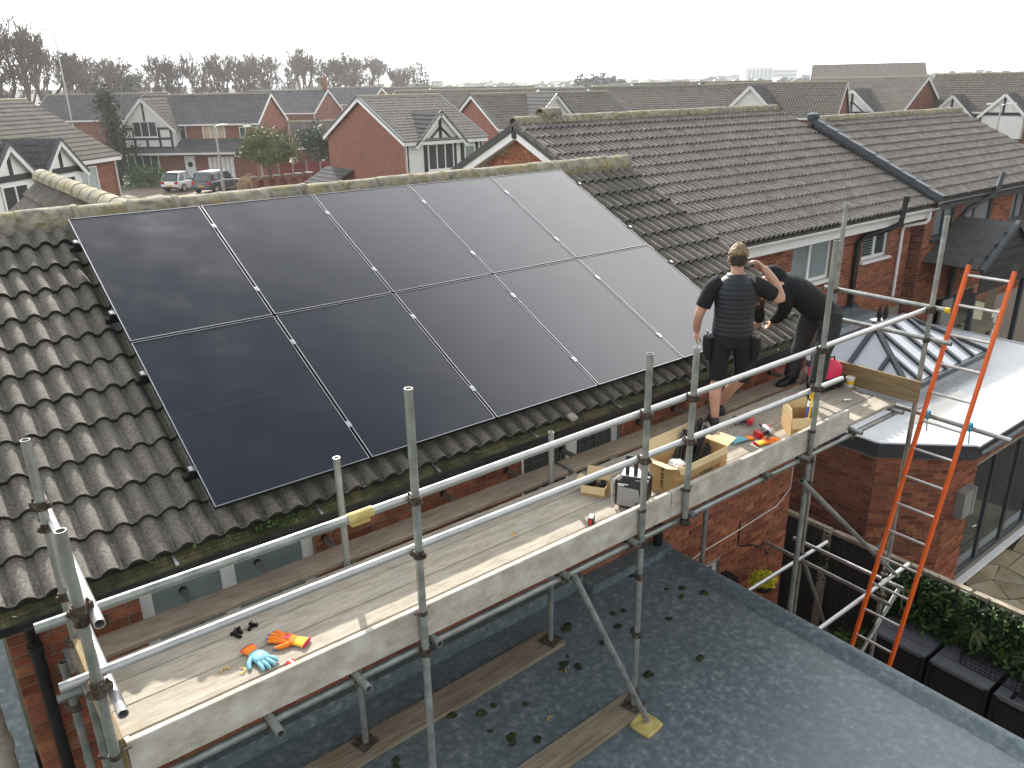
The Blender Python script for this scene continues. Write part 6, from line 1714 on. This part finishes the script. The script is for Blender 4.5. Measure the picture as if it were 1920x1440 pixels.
# pale institutional building far off
hp = thing('office_block', 'long pale multi-storey building far off on the skyline', 'building', (823, 572, 0), math.radians(-38))
g = G(); g.box(-29, 2, -10, 14, 0, 22.5); g.build('main_block', M['pale_build'], hp, world=False)
g = G(); g.prism([V(-29.5, -10.5, 22.5), V(2.5, -10.5, 24.6), V(2.5, -10.5, 25.2), V(-24, -10.5, 24.4)], (0, 25, 0)); g.build('roof', M['pale_build'], hp, world=False)
g = G(); g.box(2.1, 30, -6, 14, 0, 20.0); g.build('wing', M['pale_build'], hp, world=False)
for k in range(6):
    g = G(); g.box(-26 + k * 4.5, -23.5 + k * 4.5, -10.2, -10.0, 4, 20); g.build('window_bay', M['glass_pale'], hp, world=False)
for z in (13, 17):
    g = G(); g.box(3, 29.5, -6.2, -6.0, z, z + 1.8); g.build('window_band', M['glass_pale'], hp, world=False)

# ------------------------------------------------------------------ road, drives, fences
g = G(); g.box(2, 30, 48.5, 61, -.018, .0); tag(g.build('road', M['asphalt']), kind='structure')
g = G(); rot = Matrix.Rotation(math.radians(-41), 3, 'Z')
g.prism([V(12, 66, 0.004), V(18.5, 58.5, .004), V(25, 63.5, .004), V(20.5, 72.5, .004)], (0, 0, .004)); tag(g.build('driveway', M['blockpave']), kind='structure')
g = G(); g.prism([V(6, 60, .004), V(14, 61, .004), V(13, 72, .004), V(6, 74, .004)], (0, 0, .004)); tag(g.build('drive_apron', M['asphalt']), kind='structure')
g = G(); g.prism([V(24.5, 57.5, .006), V(30, 57.5, .006), V(30, 63, .006), V(26, 63, .006)], (0, 0, .004)); tag(g.build('lawn', M['grass']), kind='structure')
def rfence(label, p, q, n, h):
    p, q = V(*p, 0), V(*q, 0); d = (q - p) / n; u = d.normalized(); nn = V(u.y, -u.x, 0)
    t = thing('red_fence', label, 'fence', p)
    for i in range(n + 1):
        a = p + d * i; g = G(); g.obox(a + V(0, 0, h / 2 + .05), u * .06, nn * .06, V(0, 0, h / 2 + .05)); g.build('post', M['concrete'], t)
    for i in range(n):
        a = p + d * i + u * .06; b = p + d * (i + 1) - u * .06
        for k in range(3):
            g = G(); g.obox((a + b) / 2 + V(0, 0, h / 6 + k * h / 3), (b - a) / 2, nn * .02, V(0, 0, h / 6 - .01)); g.build('fence_panel', M['red_fence'], t)
rfence('red boarded fence between concrete posts behind the round tree', (26.6, 63.4), (31.6, 60.2), 5, 1.8)
rfence('low red fence with capped brick piers by the parked grey car', (21.6, 56.4), (26.2, 56.6), 5, 1.25)
for i in range(6):
    a = V(21.6, 56.25, 0).lerp(V(26.2, 56.45, 0), i / 5)
    t = thing('brick_pier', 'capped brick pier of the low red fence', 'pier', a, group='piers of the low red fence')
    g = G(); g.box(a.x - .2, a.x + .2, a.y - .2, a.y + .2, 0, 1.45); g.build('shaft', M['far_brick'], t)
    g = G(); g.box(a.x - .27, a.x + .27, a.y - .27, a.y + .27, 1.452, 1.53); g.build('cap', M['concrete'], t)
# small conservatory at the brick gable
t = thing('conservatory', 'small cream lean-to conservatory against the blank brick gable', 'conservatory', (21.2, 42.5, 0))
g = G(); g.box(20.6, 22.0, 40.8, 44.2, 0, .7); g.build('dwarf_wall', M['far_brick'], t)
for k in range(5):
    g = G(); g.box(20.58, 20.66, 40.8 + k * .8, 40.92 + k * .8, .7, 2.1); g.build('mullion', M['upvc_cream'], t)
g = G(); g.box(20.62, 20.64, 40.8, 44.2, .7, 2.1); g.build('glazing', M['cream_win'], t)
g = G(); far_sheet(g, (20.4, 44.3, 2.1), (0, -1, 0), V(1.7, 0, .9), 3.6, 1.9, .3, .4); g.build('lean_to_roof', M['tile_far_grey'], t)

# ------------------------------------------------------------------ street lamps and cars
def lamp(x, y, h, label, dbl=False, r=.07, arm=1.0, az=0.0):
    t = thing('street_lamp', label, 'street lamp', (x, y, 0), az)
    g = G(); g.cyl((0, 0, 0), (0, 0, 1.2), r * 1.5, 10); g.cyl((0, 0, 1.2), (0, 0, h), r, 8, True, r * .75); g.build('column', M['galv_bright'], t, 40, world=False)
    for s in ((1, -1) if dbl else (1,)):
        g = G(); g.path([V(0, 0, h - .1), V(s * .12, 0, h + .05), V(s * arm, 0, h + .12)], r * .6, 6); g.build('arm', M['galv_bright'], t, world=False)
        g = G(); g.obox(V(s * (arm + .2), 0, h + .13), V(.28, 0, 0), V(0, .1, 0), V(0, 0, .06)); g.build('lantern', M['white_pl'], t, world=False)
lamp(20.5, 60.1, 5.1, 'grey street lamp beside the parked cars', False, .10, .5, math.radians(-20))
lamp(23.6, 59.6, 4.9, 'grey street lamp in front of the round evergreen', False, .08, .5, math.radians(160))
lamp(15.0, 84.0, 13.2, 'tall thin road lamp among the bare trees', False, .08, 1.6, math.radians(150))
lamp(71.3, 33.5, 6.6, 'slim street lamp before the starburst gable house', False, .07, .5, math.radians(-60))
lamp(68.0, 22.6, 5.6, 'street lamp with double head before the dormer house', True, .07, .5, math.radians(-60))

def car(label, loc, az, L, Wd, H, mat, gm='carglass', boxy=.9):
    """side profile lofted across the width; x forward"""
    t = thing('parked_car', label, 'car', loc, az)
    hw = Wd / 2; zb = .28; zw = H * .58
    secs = [(-L / 2, .42, zw * .80), (-L / 2 + .06, .34, zw * .98), (-L / 2 + .35, zb, zw * 1.02), (0, zb, zw * 1.02), (L / 2 - 1.15, zb, zw * .98), (L / 2 - .35, zb, zw * .86), (L / 2 - .06, .34, zw * .72), (L / 2, .42, zw * .55)]
    g = G(); rings = []
    for x, z0, z1 in secs:
        e = .10; tap = .04 if abs(x) > L / 2 - .1 else 0
        w0 = hw - tap
        rings.append([V(x, -w0 + e * .6, z0), V(x, w0 - e * .6, z0), V(x, w0, z0 + e), V(x, w0, z1 - e), V(x, w0 - e, z1), V(x, -w0 + e, z1), V(x, -w0, z1 - e), V(x, -w0, z0 + e)])
    g.loft(rings); g.build('body', M[mat], t, 35, world=False)
    x0, x1, x2, x3 = -L / 2 + .10, -L / 2 + .42 * (2 - boxy), L / 2 - L * .40, L / 2 - L * .27
    def cab(z, a, b, w): return [V(a, -w, z), V(b, -w, z), V(b, w, z), V(a, w, z)]
    g = G(); g.loft([cab(zw * 1.0, x0, x3, hw - .06), cab(H * .93, x1, x2, hw - .18)]); g.build('glasshouse', M[gm], t, 20, world=False)
    g = G(); g.loft([cab(H * .925, x1 - .06, x2 + .04, hw - .16), cab(H, x1 + .1, x2 - .15, hw - .24)]); g.build('roof', M[mat if boxy > .8 else 'black'], t, 35, world=False)
    for s in (-1, 1):
        for (a, b, w) in ((V(x0, s * (hw - .055), zw), V(x1, s * (hw - .175), H * .93), .12), (V((x0 + x3) / 2 - .1, s * (hw - .05), zw), V((x1 + x2) / 2 - .05, s * (hw - .17), H * .93), .09), (V(x3, s * (hw - .055), zw), V(x2, s * (hw - .175), H * .93), .09)):
            g = G(); g.bar(a, b, .03, w, (1, 0, .3)); g.build('pillar', M[mat], t, world=False)
        for x in (-L / 2 + .72, L / 2 - .78):
            g = G(); g.cyl((x, s * (hw - .20), .33), (x, s * (hw + .01), .33), .33, 18); wh = g.build('wheel', M['tyre'], t, 40, world=False)
            g = G(); g.cyl((x, s * (hw + .011), .33), (x, s * (hw + .02), .33), .21, 10); g.build('rim', M['alu'], wh, world=False)
        g = G(); g.obox(V(-L / 2 + .03, s * (hw - .22), zw * .84), V(.04, 0, 0), V(0, .15, 0), V(0, 0, .11)); g.build('tail_light', M['tail'], t, world=False)
        g = G(); g.obox(V(x3 - .25, s * (hw + .09), zw * 1.08), V(.06, 0, 0), V(0, .09, 0), V(0, 0, .06)); g.build('door_mirror', M['black'], t, world=False)
        g = G(); g.obox(V(L / 2 - .04, s * (hw - .3), zw * .62), V(.05, 0, 0), V(0, .18, 0), V(0, 0, .08)); g.build('headlight', M['white_pl'], t, world=False)
    g = G(); g.obox(V(-L / 2 - .012, 0, zw * .62), V(.008, 0, 0), V(0, .26, 0), V(0, 0, .06)); g.build('number_plate', M['plate'], t, world=False)
    g = G(); g.obox(V(-L / 2 - .005, 0, .40), V(.03, 0, 0), V(0, hw - .12, 0), V(0, 0, .07)); g.build('bumper_trim', M['black'], t, world=False)
    g = G(); g.obox(V(x0 + (x1 - x0) * .45 - .03, 0, zw + (H * .93 - zw) * .45), V(.012, 0, 0) + V(0, 0, 0), V(0, hw - .28, 0), V((x1 - x0) * .38, 0, (H * .93 - zw) * .38)); g.build('rear_window', M['carglass'], t, world=False)
car('small white hatchback with black roof parked by the bay window', (18.75, 65.2, .005), math.radians(38), 3.0, 1.68, 1.55, 'car_white', boxy=.78)
car('dark grey SUV with roof rails parked in front of the garage', (20.9, 62.6, .005), math.radians(36), 4.35, 1.82, 1.68, 'car_grey', boxy=.92)

# ------------------------------------------------------------------ trees
def bare_tree(seed, depth=6, h=1.0, spread=.5, twig=.0019):
    rn = random.Random(seed); g = G()
    def grow(p, d, ln, r, lv):
        if lv >= depth or r < .0004: return
        k = 3 if lv < 2 else 2
        pts = [p]; q = p; dd = d
        for i in range(k):
            dd = (dd + V(rn.gauss(0, .16), rn.gauss(0, .16), rn.gauss(.05, .10))).normalized(); q = q + dd * ln / k; pts.append(q)
        g.path(pts, [max(twig, r * (1 - .4 * i / k)) for i in range(k + 1)], 5 if lv < 2 else 3, False)
        n = 4 if lv == 0 else rn.choice((3, 3, 4)) if lv < 4 else rn.choice((3, 3, 3))
        for j in range(n):
            t = rn.uniform(.45, 1.0) if lv > 0 else rn.uniform(.35, 1.0)
            b = pts[0].lerp(pts[-1], t) if t < .95 else pts[-1]
            idx = min(int(t * k), k - 1); b = pts[idx].lerp(pts[idx + 1], t * k - idx)
            a = rn.uniform(0, 6.28); s = spread * rn.uniform(.6, 1.25)
            o = dd.orthogonal().normalized(); o2 = dd.cross(o)
            nd = (dd + (o * math.cos(a) + o2 * math.sin(a)) * s + V(0, 0, .26)).normalized()
            grow(b, nd, ln * rn.uniform(.55, .80), r * rn.uniform(.45, .65), lv + 1)
    grow(V(0, 0, 0), V(rn.gauss(0, .03), rn.gauss(0, .03), 1), .34 * h, .020, 0)
    zs = max(v[2] for v in g.v)
    g.v = [(x / zs, y / zs, z / zs) for x, y, z in g.v]
    return g
tm = [bare_tree(11 + i * 7, 7 if i < 5 else 6, 1, (.62, .5, .7, .45, .75, .55)[i]).mesh('branches', M['twig']) for i in range(6)]
TREES = [(13.0, 146.4, 20.6), (14.7, 134.3, 17.8), (17.6, 140.1, 18.9), (20.2, 143.5, 18.9), (22.9, 149.5, 17.8), (25.7, 156.9, 16.7), (31.5, 172.6, 12.9), (34.1, 170.6, 15.6), (34.3, 159.6, 15.3), (38.5, 167.2, 14.9), (45.5, 182.0, 14.0), (47.1, 174.1, 14.6), (48.7, 170.1, 15.7), (48.7, 162.0, 16.4), (53.6, 169.0, 15.5), (60.7, 179.7, 14.6), (62.3, 175.8, 15.8), (68.4, 184.5, 17.2), (71.6, 184.8, 16.8), (75.6, 185.7, 17.6), (79.5, 186.7, 16.7), (84.9, 192.0, 17.7), (88.1, 190.8, 18.0), (95.0, 197.7, 17.6), (98.2, 196.6, 17.9), (103.9, 200.3, 17.7), (110.4, 206.0, 17.4), (114.2, 205.8, 17.0), (121.8, 213.4, 16.4), (129.0, 218.6, 15.4), (134.7, 222.3, 14.2), (18.1, 183.0, 19.8), (25.4, 190.9, 19.4), (35.3, 203.5, 16.8), (50.6, 211.9, 15.3), (66.1, 213.4, 16.1), (83.1, 220.5, 17.9), (101.8, 226.2, 18.3), (116.5, 228.3, 17.8)]
for i, (x, y, h) in enumerate(TREES):
    t = thing('bare_tree', 'tall leafless tree in the belt of woodland behind the houses', 'tree', (x, y, 0), group='bare trees of the woodland belt')
    o = link('branches', tm[i % 6], t, world=False); s = h; o.scale = (s * rnd.uniform(.8, 1.15), s * rnd.uniform(.8, 1.15), s); o.rotation_euler = (0, 0, rnd.uniform(0, 6.28))
    g = G(); g.cyl((0, 0, 0), (0, 0, h * .3), .24, 7, False, .16); g.build('trunk', M['bark'], t, world=False)
# undergrowth under the trees, reads as one brown mass
TH = [(11.2, 127.5), (19.7, 134.4), (29.8, 153.6), (39.2, 153.1), (53.2, 155.8), (73.1, 167.3), (98.6, 181.4), (118.0, 193.4), (138, 215)]
g = G(); rt_ = random.Random(9)
for i in range(len(TH) - 1):
    a, b = V(*TH[i], 0), V(*TH[i + 1], 0)
    for k in range(900):
        p = a.lerp(b, rt_.random()) + V(rt_.uniform(-6, 10), rt_.uniform(-4, 16), 0)
        h = rt_.uniform(3, 9.5); ln = rt_.uniform(.8, 2.6)
        z0 = rt_.uniform(0, h); d = V(rt_.gauss(0, .5), rt_.gauss(0, .5), 1).normalized()
        q = p + V(0, 0, z0); r = rt_.uniform(.02, .045)
        g.path([q, q + d * ln * .5, q + (d + V(rt_.gauss(0, .3), rt_.gauss(0, .3), .2)).normalized() * ln], [r, r * .8, r * .4], 3, False)
tag(g.build('thicket', M['twig']), 'brown leafless undergrowth filling the woodland belt', 'undergrowth', kind='stuff')
# ivy on two of the trunks
for (x, y, w, h, lab) in ((33.0, 158.5, 2.0, 9.5, 'dark ivy column climbing a leaning trunk in the woodland belt'), (39.5, 160.0, 2.2, 10.5, 'thick dark ivy mass on a twin trunk in the woodland belt'), (13.5, 128, 4, 8, 'dense dark evergreen scrub at the end of the woodland belt')):
    leafmass(900, lambda: (V(x + random.gauss(0, w * .5), y + random.gauss(0, 1), random.uniform(3.0, h)), V(0, 0, 1)), .35)
    tag(leafmass(900, lambda: (V(x + random.gauss(0, w * .45), y + random.gauss(0, 1), random.uniform(3.0, h)), V(0, 0, 1)), .32).build('ivy', M['ivy']), lab, 'ivy')
def crown_tree(label, x, y, h, wd, z0, mat, n, size, trunk=.18, shape='round', cat='tree'):
    t = thing('tree', label, cat, (x, y, 0))
    def f():
        while True:
            d = V(random.uniform(-1, 1), random.uniform(-1, 1), random.uniform(-1, 1))
            if .25 < d.length <= 1: break
        k = .75 + .5 * noise.noise(d.normalized() * 2.3 + V(x, y, 0))
        if shape == 'cone':
            u = random.random() ** 1.25; r = wd / 2 * (1 - u * .82) * (.55 + .45 * math.sin(u * 26)) * random.uniform(.35, 1); a = random.uniform(0, 6.28)
            return V(r * math.cos(a), r * math.sin(a), z0 + (h - z0) * u), V(math.cos(a), math.sin(a), .5)
        d = d.normalized() * (random.uniform(.55, 1) * k)
        return V(d.x * wd / 2, d.y * wd / 2, z0 + (h - z0) * (.5 + d.z * .5)), d
    # foliage gathers in clumps
    cl = [f() for _ in range(max(24, n // 55))]
    def q():
        c, nn = random.choice(cl); return c + V(random.gauss(0, size * 1.6), random.gauss(0, size * 1.6), random.gauss(0, size * 1.3)), nn
    leafmass(n, q, size * .62).build('crown', M[mat], t, world=False, kind='stuff')
    g = G(); g.path([(0, 0, 0), (.05, 0, z0 + .3), (0, .05, h * .8)], [trunk, trunk * .8, trunk * .2], 8)
    for k in range(6):
        a = k * 1.05; g.path([(0, 0, z0 * .8 + .1 * k), (wd * .16 * math.cos(a), wd * .16 * math.sin(a), z0 + (h - z0) * .3), (wd * .32 * math.cos(a), wd * .32 * math.sin(a), z0 + (h - z0) * .62)], [trunk * .5, trunk * .3, trunk * .1], 5)
    g.build('trunk', M['bark'], t, world=False)
crown_tree('tall dark spiky conifer in front of the long dark roof', 16.2, 74.2, 8.1, 4.2, .6, 'conifer', 4600, .24, .2, 'cone')
crown_tree('round olive-green evergreen behind the low red fence', 23.8, 58.6, 5.45, 5.4, 1.6, 'leaf_yel', 5200, .20, .12)
crown_tree('dense dark green round tree behind the red fence', 30.2, 63.2, 5.2, 3.5, 1.3, 'leaf_dark', 3600, .20, .14)
crown_tree('pale feathery shrub beside the blank brick gable', 31.8, 62.5, 4.3, 1.6, .8, 'pale_leaf', 900, .16, .06, cat='shrub')
crown_tree('low green bushes at the foot of the tall conifer', 17.6, 70.2, 1.9, 4.6, .1, 'leaf', 1600, .18, .05, cat='shrub')
crown_tree('straw coloured dry pampas clump by the grey car', 21.9, 58.3, 1.35, 2.0, .2, 'pampas', 900, .15, .04, cat='shrub')
for i, (x, y, h) in enumerate(((148.2, 233.5, 14.8), (142.8, 228.2, 14.0), (154.2, 239.6, 13.0))):
    crown_tree(('tallest dark conifer at the end of the woodland belt', 'slightly shorter conifer touching the woodland belt', 'outermost small conifer beyond the woodland belt')[i], x, y, h, 7, 2, 'conifer', 700, .7, .3, 'cone')
for i, (x, y, h) in enumerate([(217.7, 230.9, 11.5), (220.9, 228.4, 11.7), (227.5, 230.0, 12.3), (234.5, 231.3, 11.4), (229.6, 221.6, 10.0), (271.1, 229.9, 9.0), (265.4, 220.9, 8.4)]):
    t = thing('tree', 'distant dark evergreen standing above the estate roofs', 'tree', (x, y, 0), group='distant evergreens')
    def q():
        d = V(random.gauss(0, 1), random.gauss(0, 1), random.gauss(0, 1)).normalized() * random.uniform(.5, 1); return V(d.x * 3.2, d.y * 3.2, h * .55 + d.z * h * .45), d
    leafmass(420, q, .8).build('crown', M['leaf_dark'], t, world=False, kind='stuff')
    g = G(); g.cyl((0, 0, 0), (0, 0, h * .6), .25, 6); g.build('trunk', M['bark'], t, world=False)
# woods and rising ground on the skyline
WOOD = []
rw = random.Random(3)
g = G()
for i in range(260):
    a = math.radians(28 + i * .2 + rw.uniform(-.3, .3)); D = rw.uniform(480, 900); h = rw.uniform(7, 12) * D / 700
    x, y = -1.3 + D * math.sin(a), -4.8 + D * math.cos(a)
    for k in range(8): g.blob((x + rw.gauss(0, 9), y + rw.gauss(0, 9), h * rw.uniform(.2, .85)), h * rw.uniform(.16, .3), i * 9 + k, (1.5, 1.5, .8), .6, 5, 7)
tag(g.build('far_woods', M['leaf_dark'], None, 180), 'hazy woods along the skyline', 'woods', kind='stuff')
g = G(); pr = []
for i in range(61):
    a = math.radians(-40 + i * 2.6); D = 1150; pr.append((D * math.sin(a), D * math.cos(a), 13 + 6 * noise.noise(V(i * .35, 2, 0)) + 5 * noise.noise(V(i * .9, 7, 0))))
g.add([(x, y, -1) for x, y, z in pr] + pr + [(x * 1.1, y * 1.1, z) for x, y, z in pr] + [(x * 1.1, y * 1.1, -1) for x, y, z in pr], [f for i in range(60) for f in ((i, i + 1, 62 + i, 61 + i), (61 + i, 62 + i, 123 + i, 122 + i), (122 + i, 123 + i, 184 + i, 183 + i))])
tag(g.build('hills', M['ground'], None), kind='structure')
# ------------------------------------------------------------------ thin haze in the air
hm = bpy.data.materials.new('haze'); hm.use_nodes = True
t = hm.node_tree; t.nodes.clear()
o_ = t.nodes.new('ShaderNodeOutputMaterial'); v_ = t.nodes.new('ShaderNodeVolumePrincipled')
v_.inputs['Color'].default_value = (.93, .95, .97, 1)
v_.inputs['Density'].default_value = .00028
v_.inputs['Anisotropy'].default_value = .55
t.links.new(v_.outputs[0], o_.inputs['Volume'])
g = G(); g.box(-900, 1330, -300, 1330, -2, 32)
tag(g.build('haze', hm), kind='stuff')
